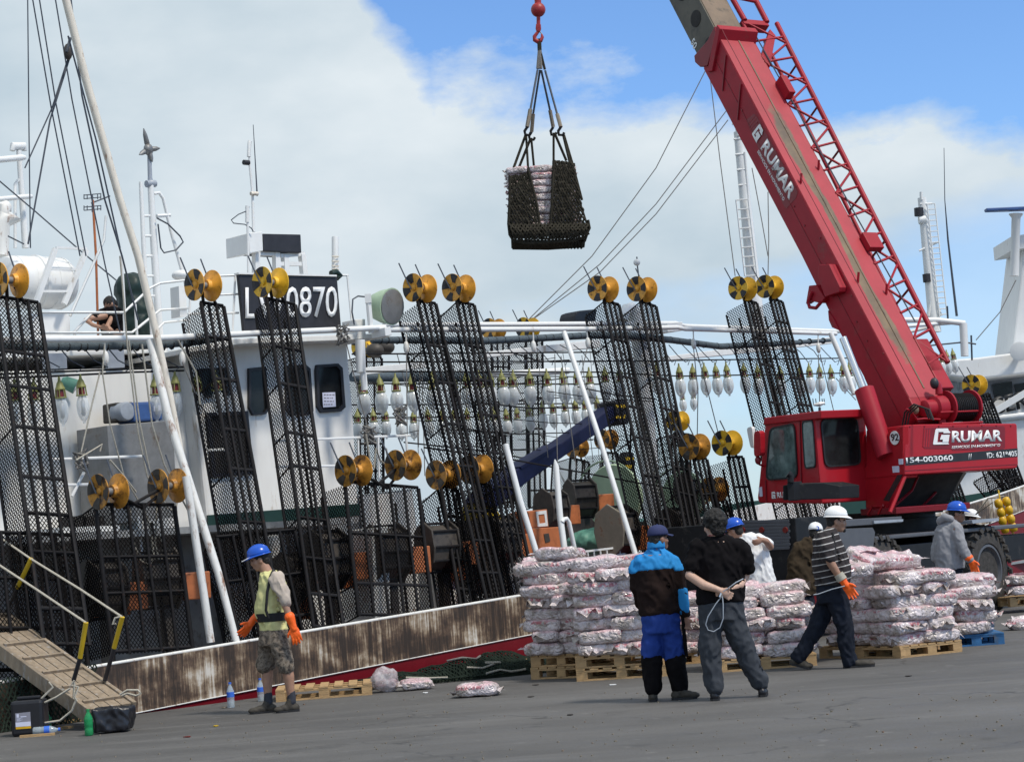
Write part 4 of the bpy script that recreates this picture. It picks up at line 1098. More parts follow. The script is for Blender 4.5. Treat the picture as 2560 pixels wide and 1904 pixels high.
def knot(c, r, n, rr, seed):
    rn = random.Random(seed); pts = []
    for i in range(n):
        a = i * 1.9
        pts.append(c + V((r * cos(a) * rn.uniform(.5, 1), r * .7 * sin(a) * rn.uniform(.4, 1), r * sin(a * .7) * rn.uniform(.6, 1.4))))
    return pts
for (x, y, yin, sd) in ((205, 1150, 1.9, 1), (922, 1085, 1.8, 2), (856, 836, 1.8, 3), (1000, 1040, 1.7, 6)):
    o = MB().tube(knot(SP(x, y, yin), .12, 26, .02, sd), .014, 5).build('rope_tangle', M_['rope_grey'], smooth=60)
    tag(o, ['tangle of grey rope tied round the rail left of the steel locker', 'bunch of grey rope hanging on the rail at the end of the wheelhouse', 'grey rope knotted round the white pipe below the name board', 'dark rope bundle hanging among the far lamps'][sd - 1 if sd < 4 else 3], 'rope')
mb = MB()
o = MB().tube(pl([(915, 1085), (925, 1150), (935, 1170), (940, 1120), (950, 1150), (975, 1170), (965, 1120)], 1.75), .016, 6).build('hanging_rope', M_['rope_pale'], smooth=60)
tag(o, 'pale rope end hanging from the rail between the two rusty spools', 'rope')
for i, (x0, y0, x1, y1, yin) in enumerate(((262, 865, 264, 905, 2.0), (455, 868, 456, 905, 2.0), (1333, 845, 1334, 868, 2.0), (1733, 838, 1734, 860, 2.0), (1465, 835, 1470, 860, 2.0), (1015, 850, 1016, 868, 2.0), (2045, 840, 2046, 880, 2.0))):
    o = MB().ball(SP(x1, (y0 + y1) / 2 + 10, yin), (.045, .04, .10), 8, 6).tube(pl([(x0, y0 - 15), (x1, y1 - 10)], yin), .012, 5).build('pulley', M_['worn_white'], smooth=60)
    tag(o, ['white pulley hanging from the pipe left of the rusty leaning pole', 'white pulley hanging from the pipe right of the rusty leaning pole', 'white pulley under the pipe above the far lamps', 'white pulley under the pipe right of the ventilator post', 'white pulley beside the top of the straight leaning pole', 'white pulley right of the wheelhouse corner', 'white pulley near the crane boom'][i], 'pulley', 'pulleys under the lamp pipe')
dr = root('drop_lines', 'thin dark lines hanging from the pulleys down past the lamps', 'rope', loc=SP(1730, 1000, 2.0))
for pts, y in (([(1733, 860), (1745, 980), (1742, 1150)], 2.0), ([(1738, 865), (1770, 980), (1800, 1100)], 2.0), ([(1258, 880), (1258, 900), (1400, 1180), (1450, 1290)], 3.5), ([(2046, 885), (2050, 1040)], 2.0), ([(2050, 885), (2085, 1030)], 2.0), ([(1470, 862), (1452, 940), (1500, 1020)], 2.0), ([(864, 850), (900, 1000), (925, 1090)], 1.9), ([(1016, 870), (1018, 1090)], 2.0), ([(456, 905), (500, 1010), (560, 1100)], 1.9)):
    MB().tube(pl(pts, y), .009, 5).build('line', M_['rope_grey'], dr, smooth=60)
# ------------------------------------------------------------------ ventilator post, deck gear amidships
vp = root('ventilator_post', 'stout white post with a curved white ventilator head amidships behind the two racks', 'ventilator', loc=SP(1610, 1290, 4.2))
MB().tube(pl([(1640, 1400), (1622, 1150), (1606, 900), (1592, 800), (1590, 780)], 4.2), [.17, .165, .16, .155, .155], 14).build('post', M_['white_paint'], vp, smooth=50)
MB().tube(pl([(1590, 800), (1592, 778), (1580, 768), (1566, 772), (1558, 790), (1557, 800)], 4.2), [.10, .10, .10, .10, .10, .11], 12).build('ventilator_head', M_['white_paint'], vp, smooth=50)
MB().tube(pl([(1570, 838), (1620, 835)], 4.0), .12, 10).build('collar', M_['white_paint'], vp, smooth=50)
ball_ = root('aerial_ball', 'white ball aerial on a thin dark stem above the net racks', 'aerial', loc=SP(1596, 720, 4.0))
MB().tube(pl([(1599, 710), (1594, 668), (1592, 642)], 4.0), .014, 6).build('stem', M_['wire_rope'], ball_, smooth=60)
MB().ball(SP(1592, 656, 4.0), .065, 14, 9).build('ball', M_['white_paint'], ball_, smooth=180)
hd = MB().prism(pl([(1437, 790), (1440, 780), (1452, 776), (1494, 772), (1490, 800), (1488, 820), (1436, 822)], 5.0), IN * .4).build('covered_searchlight', M_['black_paint'], bevel=.03)
tag(hd, 'black hooded searchlight standing on the long lamp pipe left of the ventilator post', 'searchlight')
for (x0, y0, lb) in ((925, 876, 'left'), (952, 868, 'right')):
    o = MB().ball(SP(x0 + 12, y0, 5.5), (.16, .12, .13), 12, 8).build('dark_float', M_['hex_dark'], smooth=180)
    tag(o, 'dark grey float hanging under the bracket right of the wheelhouse, %s of two' % lb, 'float')
# dark blue folding arm
ar = root('deck_crane', 'dark blue folding deck crane arm with black and yellow tip blocks amidships', 'deck crane', loc=SP(1230, 1300, 3.4))
MB().prism(pl([(1196, 1255), (1210, 1232), (1300, 1168), (1380, 1124), (1470, 1060), (1545, 1006), (1548, 1012), (1545, 1050), (1480, 1092), (1400, 1148), (1320, 1204), (1240, 1270)], 3.4), IN * .36).build('arm', M_['navy'], ar, bevel=.02)
MB().prism(pl([(1300, 1166), (1400, 1108), (1405, 1112), (1305, 1172)], 3.38), IN * .4).build('stiffener', M_['navy'], ar)
MB().prism(pl([(1538, 1004), (1562, 996), (1576, 1030), (1572, 1060), (1552, 1062), (1542, 1040)], 3.35), IN * .45).build('tip_block', M_['black_paint'], ar, bevel=.02)
for i in range(2):
    for k in range(3):
        MB().prism(pl([(1540 + k * 9, 1012 + i * 26), (1546 + k * 9, 1010 + i * 26), (1547 + k * 9, 1018 + i * 26), (1541 + k * 9, 1020 + i * 26)], 3.345), IN * .006).build('warning_patch', M_['yellow'], ar)
MB().prism(pl([(1200, 1250), (1236, 1262), (1262, 1300), (1270, 1345), (1218, 1345), (1196, 1290)], 3.45), IN * .4).build('knuckle', M_['yellow'], ar, bevel=.03)
hk = root('hook_block', 'black and yellow hook block hanging in front of the ventilator post', 'hook block', loc=SP(1573, 1175, 3.2))
MB().prism(pl([(1562, 1150), (1570, 1128), (1584, 1130), (1590, 1160), (1584, 1178), (1572, 1180)], 3.2), IN * .18).build('block', M_['black_paint'], hk, bevel=.02)
for yy in (1142, 1162):
    MB().prism(pl([(1564, yy), (1584, yy), (1585, yy + 8), (1566, yy + 8)], 3.19), IN * .01).build('warning_patch', M_['yellow'], hk)
MB().tube(pl([(1577, 1062), (1576, 1130)], 3.3), .02, 6).tube(pl([(1578, 1180), (1580, 1205), (1574, 1210)], 3.3), .02, 6).build('hanger', M_['black_steel'], hk)
# pale green drums
for (x, y, r_, yin, lb) in ((1532, 1245, .62, 3.0, 'large pale green round drum end with a rim standing on deck behind the leaning pole'), (1706, 1240, .50, 3.6, 'second pale green drum end behind the racks right of the ventilator post')):
    c0 = SP(x, y, yin)
    dr_ = root('net_drum', lb, 'drum', loc=c0 - V((0, 0, r_)))
    ax = (su * .9 + sn * -.1).normalized()
    MB().lathe(c0, ax, [(0, .03), (.005, r_ * .92), (.05, r_ * .96), (.06, r_ * .9), (.09, .2), (.6, .2)], 30).build('drum_plate', M_['pale_green'], dr_, smooth=30)
    pts = [c0 - ax * .16 + V((0, 0, 1)) * (r_ * 1.05 * sin(a)) + ax.cross(V((0, 0, 1))) * (r_ * 1.05 * cos(a)) for a in [i * pi / 14 for i in range(0, 29)]]
    MB().tube(pts, .018, 6).build('rim_hoop', M_['pale_green'], dr_, smooth=60)
gt = MB(); c0 = SP(1490, 1352, 2.2)
gt.ball(c0, (.50, .40, .22), 18, 10).ball(c0 + su * .3 + V((0, 0, .05)), (.4, .35, .22), 16, 8)
o = gt.build('tarpaulin', M_['sea_green'], smooth=180, fuse=(.035, 4, .03, 6)); tag(o, 'green tarpaulin heaped over gear behind the stacked bags', 'tarpaulin')
mb = root('low_grating', 'white low rail with short uprights behind the stacked bags', 'railing', loc=SP(1500, 1400, 1.2))
for pts in ([(1460, 1378), (1560, 1366)], [(1465, 1395), (1562, 1384)]): MB().bar(*pl(pts, 1.2), .03, .03).build('rail', M_['white_paint'], mb)
for x in range(1468, 1560, 16): MB().bar(*pl([(x, 1377 - (x - 1460) * .12), (x + 4, 1402)], 1.2), .02, .02).build('upright', M_['white_paint'], mb)
# squid jigging machines: two elongated hexagon plates with a ribbed reel between and an orange box
def jig_proto(rust=False):
    r0 = root('jigging_machine', 'x', 'jigging machine', loc=(0, 0, 0))
    hexa = [(0, .40), (.20, .27), (.24, .02), (.20, -.20), (0, -.38), (-.20, -.20), (-.24, .02), (-.20, .27)]
    for x in (-.26, .22):
        MB().prism([V((x, a, b_)) for a, b_ in hexa], V((.035, 0, 0))).build('end_plate', M_['hex_rust'] if rust and x < 0 else M_['hex_dark'], r0, bevel=.012)
    hs = [(a * .82, b_ * .82) for a, b_ in hexa]
    MB().prism([V((-.22, a, b_)) for a, b_ in hs], V((.44, 0, 0))).build('reel', M_['hex_dark'], r0)
    for a, b_ in hs:
        MB().tube([V((-.22, a * 1.08, b_ * 1.08)), V((.22, a * 1.08, b_ * 1.08))], .022, 6).build('reel_bar', M_['black_steel'], r0, smooth=60)
    MB().box((.46, .02, -.10), (.34, .36, .34)).build('control_box', M_['rust_orange'], r0, bevel=.015)
    MB().box((.30, .0, -.10), (.10, .10, .10)).build('shaft', M_['grey_metal'], r0)
    MB().box((.1, .05, -.62), (.12, .12, .62)).build('pedestal', M_['hex_dark'], r0)
    return r0
jp = jig_proto(); jr = jig_proto(True); first = True
TJ = snap(jp)
for (x, y, yin, rz, k, lb) in ((255, 1475, 1.1, .2, 1.0, 'behind the net racks left of the leaning poles'), (395, 1450, 1.2, -.3, 1.0, 'behind the leaning white poles'), (815, 1400, 1.1, .1, 1.1, 'behind the first short rack right of the man in yellow'), (965, 1385, 1.1, 0, 1.1, 'below the white rail at the wheelhouse end'),
                               (725, 1445, 1.2, .4, .9, 'close behind the man in yellow'), (1095, 1370, 1.2, -.1, 1.0, 'behind the first tall rack right of the searchlight'), (1452, 1248, 2.6, -.3, .9, 'hanging over the deck left of the pale green drum'), (1380, 1275, 2.0, .1, .9, 'behind the pointed white stanchion'), (1545, 1330, 1.3, .2, 1.15, 'with a rusty plate crossed by the straight leaning pole'),
                               (1690, 1330, 1.4, .2, 1.1, 'between the men and the racks behind them'), (1250, 1350, 1.6, 0, 1, 'behind the second tall rack right of the searchlight'), (1720, 1230, 3.4, .3, .9, 'above the second pale green drum')):
    o = jr if 'rusty' in lb else (jp if first else copy_tree(jp, None, TJ)); first = False
    P = SP(x, y, yin)
    put(o, Matrix.Translation(P) @ Matrix.Rotation(radians(47) + rz, 4, 'Z') @ Matrix.Scale(k, 4))
    tag(o, 'dark hexagonal squid jigging machine ' + lb, 'jigging machine', 'jigging machines on the deck')
ob_ = root('control_cabinet', 'rusty orange steel cabinet on deck beside the bent white pipe', 'cabinet', loc=SP(1370, 1380, 1.4))
MB().prism(pl([(1330, 1320), (1398, 1316), (1406, 1382), (1338, 1388)], 1.4), IN * .5).build('body', M_['rust_orange'], ob_, bevel=.01)
MB().prism(pl([(1360, 1334), (1372, 1332), (1376, 1352), (1364, 1356)], 1.39), IN * .02).build('handle_plate', M_['hex_dark'], ob_)
ob_ = root('gauge_box', 'rusty red gauge box with a pale frame standing on the orange cabinet', 'gauge', loc=SP(1350, 1318, 1.45))
MB().prism(pl([(1320, 1278), (1368, 1272), (1372, 1316), (1328, 1319)], 1.45), IN * .4).build('body', M_['rust_orange'], ob_, bevel=.01)
P = pl([(1340, 1278), (1366, 1275), (1370, 1314), (1345, 1316)], 1.44); Pi = pl([(1346, 1286), (1361, 1284), (1364, 1306), (1349, 1308)], 1.44)
mb = MB()
for i in range(4): mb.prism([P[i], P[(i + 1) % 4], Pi[(i + 1) % 4], Pi[i]], IN * .03)
mb.build('frame', M_['worn_white'], ob_)
for i, (x, y) in enumerate(((880, 1420), (290, 1490), (1150, 1400), (740, 1500))):
    o = MB().prism(pl([(x - 32, y - 42), (x + 34, y - 48), (x + 38, y + 46), (x - 28, y + 52)], 1.5), IN * .5).build('orange_cabinet', M_['rust_orange'], bevel=.01)
    tag(o, ['orange steel cabinet behind the short racks right of the man in yellow', 'orange steel cabinet behind the mesh left of the leaning poles', 'orange steel cabinet half hidden behind the tall racks amidships', 'orange steel cabinet low behind the man in yellow'][i], 'cabinet')
for (x, y, x2, y2, yin, m_) in ((1090, 1390, 1140, 1560, 1.6, 'worn_white'), (1180, 1300, 1240, 1480, 2.2, 'hex_dark'), (680, 1340, 700, 1600, 1.7, 'worn_white'), (930, 1320, 970, 1540, 1.0, 'worn_white'), (1420, 1290, 1560, 1420, 4.5, 'hex_dark'), (1640, 1300, 1830, 1430, 4.2, 'hex_dark'), (1150, 1330, 1330, 1500, 3.0, 'deck_grey')):
    wall('deck_locker', [(x, y), (x2, y - 5), (x2 + 8, y2), (x + 8, y2 + 5)], yin, .4, m_, .01)

# ------------------------------------------------------------------ the bow beyond the crane: floats, tyre of the hull
fl = root('float_bundle', 'bundle of yellow net floats hanging on the rusty bow at the right edge', 'floats', loc=D(2505, 1320, 33))
for i, (x, y) in enumerate(((2496, 1258), (2516, 1253), (2502, 1280), (2522, 1274), (2506, 1301), (2527, 1296), (2512, 1322), (2533, 1318))):
    c0 = D(x, y, 33 + .03 * (i % 2))
    MB().tube([c0 + V((-.02, 0, .075)), c0 + V((-.015, 0, .06)), c0, c0 + V((.01, 0, -.06)), c0 + V((.012, 0, -.075))], [.03, .06, .075, .062, .03], 12).build('float', M_['float_yellow'], fl, smooth=80)
MB().tube([D(2496, 1225, 33.1), D(2500, 1250, 33), D(2530, 1330, 33.05), D(2552, 1350, 33), D(2530, 1352, 33), D(2556, 1362, 33)], .014, 5).build('tie_rope', M_['yellow'], fl, smooth=60)
o = MB().tube([D(2510, 1240, 33.2), D(2470, 1245, 33.3), D(2440, 1285, 33.4), D(2482, 1255, 33.2), D(2474, 1310, 33.2)], .016, 6).build('mooring_rope', M_['rope_pale'], smooth=60)
tag(o, 'pale mooring rope hanging over the bow rail left of the yellow floats', 'rope')

# ------------------------------------------------------------------ big white trawler behind, at the right edge
YT = 52.0
def DT(pts, dy=0.0): return [D(a, b_, YT + dy) for a, b_ in pts]
tr = root('trawler', 'big white trawler with black bow letters at the right edge behind the crane', 'fishing vessel', loc=D(2500, 1160, YT))
BK = V((0, 4, 0))
MB().prism(DT([(2300, 930), (2300, 905), (2440, 894), (2640, 868), (2640, 925), (2440, 948)]), BK).build('bridge_roof', M_['white_paint'], tr, bevel=.05)
MB().prism(DT([(2440, 945), (2640, 922), (2640, 1010), (2484, 1028)], 1.5), BK).build('bridge_wall', M_['motor_grey'], tr)
for a in (2480, 2536, 2590):
    MB().prism(DT([(a, 960), (a + 50, 953), (a + 52, 988), (a + 8, 995)], 1.4), V((0, .05, 0))).build('bridge_window', M_['glass_dark'], tr)
MB().prism(DT([(2400, 1010), (2484, 1000), (2640, 978), (2640, 1200), (2400, 1240)], -.3), BK).build('hull_side', M_['white_paint'], tr)
MB().tube(DT([(2400, 1048), (2500, 1044), (2640, 1030)], -.35), .10, 8).build('fender_strake', M_['white_paint'], tr, smooth=60)
MB().bar(*DT([(2478, 1033), (2600, 960)], -.9), .16, .16).build('diagonal_spar', M_['white_paint'], tr)
P0 = DT([(2478, 1036)], -.42)[0]; P1 = DT([(2590, 1012)], -.42)[0]
text('CERE', P0, P1 - P0, V((-.07, 0, 1)), .42, M_['decal_black'], tr, w=1.30, bold=.03, depth=.03)
MB().prism(DT([(2530, 880), (2560, 620), (2566, 580), (2700, 560), (2700, 870)], 1), BK * .5).build('funnel_mast', M_['white_paint'], tr, bevel=.05)
MB().prism(DT([(2527, 592), (2700, 560), (2700, 600), (2530, 625)], .8), BK * .5).build('mast_platform', M_['white_paint'], tr)
MB().tube(DT([(2540, 585), (2540, 540)], 1), [.06, .05], 8).tube(DT([(2536, 690), (2540, 545), (2540, 535)], .6), [.12, .12, .2], 10).build('radar_post', M_['white_paint'], tr, smooth=60)
MB().prism(DT([(2466, 520), (2640, 512), (2640, 522), (2468, 527)], .4), V((0, .3, 0))).build('radar_bar', M_['motor_blue'], tr, bevel=.02)
c0 = DT([(2549, 878)], -.4)[0]
MB().lathe(c0, V((-.3, -1, 0)), [(-.4, .06), (-.2, .1), (-.02, .24), (0, .26), (.01, .22)], 16).build('horn', M_['white_paint'], tr, smooth=40)
for i, x in enumerate(range(2310, 2440, 30)):
    MB().prism(DT([(x, 958 - i), (x + 22, 955 - i), (x + 22, 985), (x, 990)], 1.2), V((0, .1, 0))).build('louvre', M_['motor_grey'], tr)
# light masts
def lattice_mast(label, base, top, Y, r0_, r1_, ladder, extra):
    m_ = root('mast', label, 'mast', loc=D(base[0], base[1], Y))
    MB().tube([D(*base, Y), D(*top, Y)], [r0_, r1_], 12).build('mast_tube', M_['white_paint'], m_, smooth=50)
    (x0, y0), (x1, y1), n_, wd = ladder
    L0, L1 = D(x0, y0, Y - .2), D(x1, y1, Y - .2)
    for k in (0, wd): MB().tube([L0 + V((k, 0, 0)), L1 + V((k, 0, 0))], .02, 5).build('ladder_rail', M_['white_paint'], m_)
    for i in range(n_):
        q = L0.lerp(L1, i / (n_ - 1)); MB().tube([q, q + V((wd, 0, 0))], .018, 5).build('rung', M_['white_paint'], m_)
    for pts, r, mm in extra: MB().tube([D(a, b_, Y - .1) for a, b_ in pts], r, 8).build('fitting', M_[mm], m_, smooth=60)
    return m_
lattice_mast('tall white mast with ladder and step irons behind the ship left of the crane boom', (1898, 850), (1846, 330), 44, .17, .11, ((1862, 690), (1840, 500), 9, .28),
             [([(1830 + i, 310 + i * 9.6), (1850 + i, 308 + i * 9.6)], .025, 'white_paint') for i in range(0, 20, 4)] + [([(1862, 380), (1880, 600), (1885, 850)], .03, 'white_paint'), ([(1846, 340), (1842, 310)], .05, 'white_paint')])
lattice_mast('white mast with a black lamp near its top right of the crane boom', (2338, 830), (2305, 495), 56, .18, .13, ((2350, 800), (2318, 510), 22, .22),
             [([(2297, 550), (2314, 549)], .13, 'white_paint'), ([(2298, 540), (2297, 520)], .14, 'black_paint'), ([(2318, 705), (2316, 685)], .12, 'black_paint'), ([(2320, 790), (2332, 730), (2352, 790)], .06, 'white_paint'), ([(2300, 510), (2330, 509)], .03, 'white_paint'), ([(2304, 500), (2303, 480)], .05, 'white_paint'), ([(2298, 627), (2345, 605)], .03, 'white_paint')])
o = root('gantry', 'white pipe gantry end on a post right of the crane boom', 'gantry', loc=D(2400, 900, 44))
MB().tube([D(2260, 800, 44), D(2340, 800, 44), D(2412, 808, 44)], .065, 10).build('beam', M_['white_paint'], o, smooth=60)
MB().tube([D(2408, 808, 44), D(2412, 890, 44)], .09, 10).build('post', M_['white_paint'], o, smooth=60)
MB().tube([D(2270, 830, 44), D(2334, 815, 44), D(2336, 806, 44)], .04, 8).build('brace', M_['white_paint'], o, smooth=60)
MB().tube([D(2300, 866, 44), D(2410, 855, 44), D(2440, 860, 44)], .02, 6).build('lamp_wire', M_['wire_rope'], o)
for i, (pts, Y) in enumerate((([(2392, 790), (2370, 600), (2362, 500), (2360, 370)], 50), ([(2370, 800), (2368, 765)], 50), ([(2430, 900), (2428, 838)], 50), ([(2050, 1080), (2049, 1018)], 34))):
    o = MB().tube([D(a, b_, Y) for a, b_ in pts], [.035, .025, .012, .008][:len(pts)] if len(pts) > 2 else .025, 6).build('whip_aerial', M_['wire_rope'], smooth=60)
    tag(o, ['long thin whip aerial right of the white mast with the black lamp', 'short dark aerial between mast and whip aerial', 'short aerial above the trawler roof right of the gantry', 'thin post of the small aerial above the crane cab roof'][i], 'aerial')
st = root('small_aerial', 'small white crossed aerial standing up behind the crane cab roof', 'aerial', loc=D(2049, 1020, 34.2))
MB().tube([D(2034, 1012, 34.2), D(2049, 1010, 34.2), D(2062, 1007, 34.2)], [.02, .05, .02], 6).build('arm', M_['white_paint'], st)
for x in (2034, 2041, 2057, 2062): MB().tube([D(x, 1012, 34.2), D(x - 2, 996, 34.2)], .008, 4).build('prong', M_['wire_rope'], st)
gy = root('guy_wires', 'thin grey guy wires fanning across the sky to the left of the crane boom', 'wires', loc=D(1480, 600, 40))
for pts in ([(1312, 808), (1480, 640), (1640, 420), (1766, 172)], [(1318, 808), (1500, 660), (1640, 510), (1815, 278)], [(1312, 812), (1500, 680), (1640, 535), (1820, 300)], [(1775, 190), (1800, 400), (1838, 690)], [(1920, 480), (1922, 600), (1920, 690)], [(1880, 420), (1906, 560), (1920, 640)], [(2440, 850), (2500, 780), (2540, 700)], [(2090, 945), (2140, 1000)]):
    MB().tube([D(a, b_, 42) for a, b_ in pts], .011, 5).build('wire', M_['rope_grey'], gy, smooth=60)

# ------------------------------------------------------------------ the red mobile crane
PH = radians(60)
ch = V((-cos(PH), sin(PH), 0)); cl = V((-sin(PH), -cos(PH), 0)); cr = -cl       # heading, its left, its right
Pc = D(2262, 1180, 29.2)
CR = root('mobile_crane', 'red mobile crane with raised telescopic boom, cab and counterweight on a black four-wheel carrier', 'crane', loc=V((Pc.x - .5, Pc.y + 1.2, 0)))
def rearP(pts, off=0.0): return [PLN(a, b_, Pc - ch * off, ch) for a, b_ in pts]
def leftP(pts, off=0.0): return [PLN(a, b_, Pc + cr * off, cl) for a, b_ in pts]
# counterweight
cw = MB().prism(rearP([(2262, 1062), (2300, 1060), (2540, 1058), (2543, 1062), (2546, 1160), (2541, 1170), (2262, 1187)]), ch * .9).build('counterweight', M_['cab_red'], CR, bevel=.02)
MB().prism(rearP([(2264, 1143), (2544, 1120), (2544.5, 1141), (2264, 1163)], .004), ch * .006).build('number_stripe', M_['decal_black'], cw)
def rtext(body, x0, y0, x1, y1, hpx, m='decal_white', off=.007, bold=.02, shear=0.0, par=None):
    a, b_ = rearP([(x0, y0), (x1, y1)], off)
    up = rearP([(x0 - hpx * .073 * 0 , y0 - hpx)], off)[0] - a
    return text(body, a, b_ - a, V((0, 0, 1)), up.length, M_[m], par or cw, w=(b_ - a).length, bold=bold, shear=shear)
rtext('154-003060', 2266, 1157, 2383, 1150, 13)
rtext('/', 2421, 1147.4, 2425, 1147, 13, bold=.01)
rtext('/', 2426, 1147, 2430, 1146.6, 13, bold=.01)
rtext('ID:', 2468, 1144.4, 2485, 1143.3, 13, bold=.012)
rtext('621*405', 2491, 1143, 2543, 1139.5, 13, bold=.012)
lg = MB().prism(rearP([(2309, 1070), (2380, 1066), (2384, 1068), (2510, 1064), (2513, 1070), (2513, 1118), (2508, 1122), (2382, 1126), (2378, 1122), (2312, 1121), (2306, 1116)], .004), ch * .006).build('logo_panel', M_['dark_red'], cw, bevel=.002)
for i in range(3):
    MB().prism(rearP([(2312 + i * 6 - 1, 1073), (2315 + i * 6 - 1, 1072.6), (2312 + i * 6 - 1, 1117), (2309 + i * 6 - 1, 1117)], .0065), ch * .003).build('logo_bar', M_['cab_red'], cw)
def logoG(P, xd, yd, w, h, par, name='logo_letter'):
    xd = V(xd).normalized(); yd = V(yd).normalized(); nd = xd.cross(yd)
    mb = MB(); g_ = .0
    for poly in ([(.0, .06), (.04, 0), (.20, 0), (.26, .16), (.26, .84), (.32, 1), (.12, 1), (.06, .9)], [(.20, 0), (1.0, 0), (.93, .08), (.93, .14), (.26, .14)], [(.32, 1), (.82, 1), (.88, .86), (1.0, .76), (.98, .70), (.56, .70), (.56, .78), (.26, .78), (.26, .9)],
                 [(.56, .14), (.93, .14), (.95, .60), (.44, .60), (.38, .30), (.56, .30)]):
        mb.prism([P + xd * (a * w) + yd * (b_ * h) + nd * (.001 + .0004 * len(mb.f)) for a, b_ in poly], nd * .004)
    return mb.build(name, M_['decal_white'], par)
a, b_ = rearP([(2332, 1111), (2372, 1110)], .007); u_ = rearP([(2336, 1071)], .007)[0]
logoG(a, b_ - a, u_ - a, (b_ - a).length, (u_ - a).length, cw)
rtext('RUMAR', 2379, 1104, 2505, 1101, 26, bold=.035, shear=.12)
rtext('SERVICIOS EN MOVIMIENTO', 2379, 1121, 2501, 1115, 6.5, bold=.012, shear=.3)
# side frame with sticker
fr = MB().prism(leftP([(2160, 1172), (2222, 1078), (2257, 1064), (2257, 1190), (2236, 1220), (2212, 1284), (2166, 1290)], .01), cr * .12).build('turntable_frame', M_['cab_red'], CR, bevel=.01)
fr2 = MB().prism(leftP([(2160, 1172), (2222, 1078), (2262, 1062), (2262, 1190), (2236, 1220), (2212, 1284), (2166, 1290)], 2.1), cr * .12).build('turntable_frame', M_['cab_red'], CR, bevel=.01)
MB().prism(leftP([(2208, 1250), (2244, 1186), (2256, 1186), (2222, 1252)], -.002), cr * .01).build('black_stripe', M_['decal_black'], fr)
c0 = leftP([(2237, 1094)], 0)[0]
MB().lathe(c0, cl, [(0, .105), (.008, .105)], 28).build('round_sticker', M_['decal_white'], fr)
a, b_ = leftP([(2228, 1101), (2247, 1100)], -.012)
text('92', a, b_ - a, V((0, 0, 1)), .1, M_['decal_black'], fr, w=(b_ - a).length, bold=.02)
for p in ([(2246, 1147), (2257, 1146), (2257, 1160), (2247, 1161)], [(2230, 1165), (2247, 1164), (2248, 1180), (2232, 1181)]):
    MB().prism(leftP(p, -.002), cr * .006).build('small_label', M_['paper'], fr)
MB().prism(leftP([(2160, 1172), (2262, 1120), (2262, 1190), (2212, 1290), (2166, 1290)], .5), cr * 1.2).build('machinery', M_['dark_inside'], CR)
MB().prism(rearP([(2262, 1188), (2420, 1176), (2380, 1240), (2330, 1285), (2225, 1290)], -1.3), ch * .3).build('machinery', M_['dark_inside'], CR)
for pts, o_ in (([(2225, 1280), (2262, 1190)], -.05), ([(2262, 1190), (2290, 1188)], -.06), ([(2230, 1270), (2280, 1225), (2295, 1190)], -.5), ([(2240, 1285), (2300, 1270), (2340, 1230)], -.8)):
    P = rearP(pts, o_); MB().tube(P, .035 if o_ > -.1 else .022, 6).build('frame_tube' if o_ > -.1 else 'hose', M_['cab_red' if o_ > -.1 else 'dark_red'], CR, smooth=60)
ctr = leftP([(2205, 1290)], 1.15)[0]
MB().lathe(V((ctr.x, ctr.y, 1.36)), (0, 0, 1), [(0, .95), (.22, .95), (.23, .85), (.36, .85)], 28).build('slewing_ring', M_['dark_inside'], CR, smooth=30)
MB().prism(leftP([(2150, 1272), (2240, 1268), (2240, 1284), (2152, 1288)], -.05), cr * 1.5).build('turntable_base', M_['dark_red'], CR, bevel=.01)
for pts in ([(2168, 1265), (2208, 1262)], [(2170, 1285), (2182, 1264)], [(2196, 1284), (2206, 1264)]):
    P = leftP(pts, -.05); MB().bar(P[0], P[1], .03, .03).build('step_bar', M_['cab_red'], CR)
# cab
A_ = PLN(2162, 1200, Pc, cl)
def cabR(pts, off=0.0): return [PLN(a, b_, A_ - ch * off, ch) for a, b_ in pts]
Bc = cabR([(2050, 1200)])[0]
def cabL(pts, off=0.0): return [PLN(a, b_, Bc - cr * off, cl) for a, b_ in pts]
z_ = lambda p: p.z
rear = cabR([(2052, 1032), (2150, 1027), (2154, 1060), (2166, 1262), (2168, 1268), (2056, 1258)])
lft = cabL([(2050, 1033), (1916, 1050), (1912, 1060), (1893, 1245), (1897, 1257), (2052, 1259)])
lft = [p - ch * (p - A_).dot(ch) if i in (0, 5) else p for i, p in enumerate(lft)]
cab = MB()
dp = lft[1] - lft[0]
cab.prism(lft, cr * 1.0)
cabo = cab.build('cab', M_['cab_red'], CR, bevel=.025)
MB().prism(cabL([(2052, 1026), (1910, 1044), (1908, 1062), (2052, 1046)], .04), cr * 1.05).build('cab_roof', M_['cab_red'], cabo, bevel=.015)
def cwin(P, nrm, m, name='window'):
    c_ = sum(P, V()) / len(P); O = [c_ + (p - c_) * 1.07 for p in P]
    mb = MB(); k = len(P)
    for i in range(k): mb.prism([O[i], O[(i + 1) % k], P[(i + 1) % k], P[i]], nrm * .022)
    MB().prism(P, nrm * .010).build('pane', M_[m], cabo)
    return mb.build('window_seal', M_['decal_black'], cabo)
def rnd(P, f=.16, n=3):
    out = []
    k = len(P)
    for i in range(k):
        a, b_, c_ = P[i - 1], P[i], P[(i + 1) % k]
        p0, p2 = b_.lerp(a, f), b_.lerp(c_, f)
        for j in range(n + 1):
            t_ = j / n; out.append(p0.lerp(b_, t_).lerp(b_.lerp(p2, t_), t_))
    return out
cwin(rnd(cabL([(1927, 1073), (1986, 1061), (1994, 1190), (1918, 1197)], .001)), cl, 'glass_green')
cwin(rnd(cabL([(2007, 1056), (2033, 1053), (2040, 1164), (2014, 1168)], .001)), cl, 'glass_green')
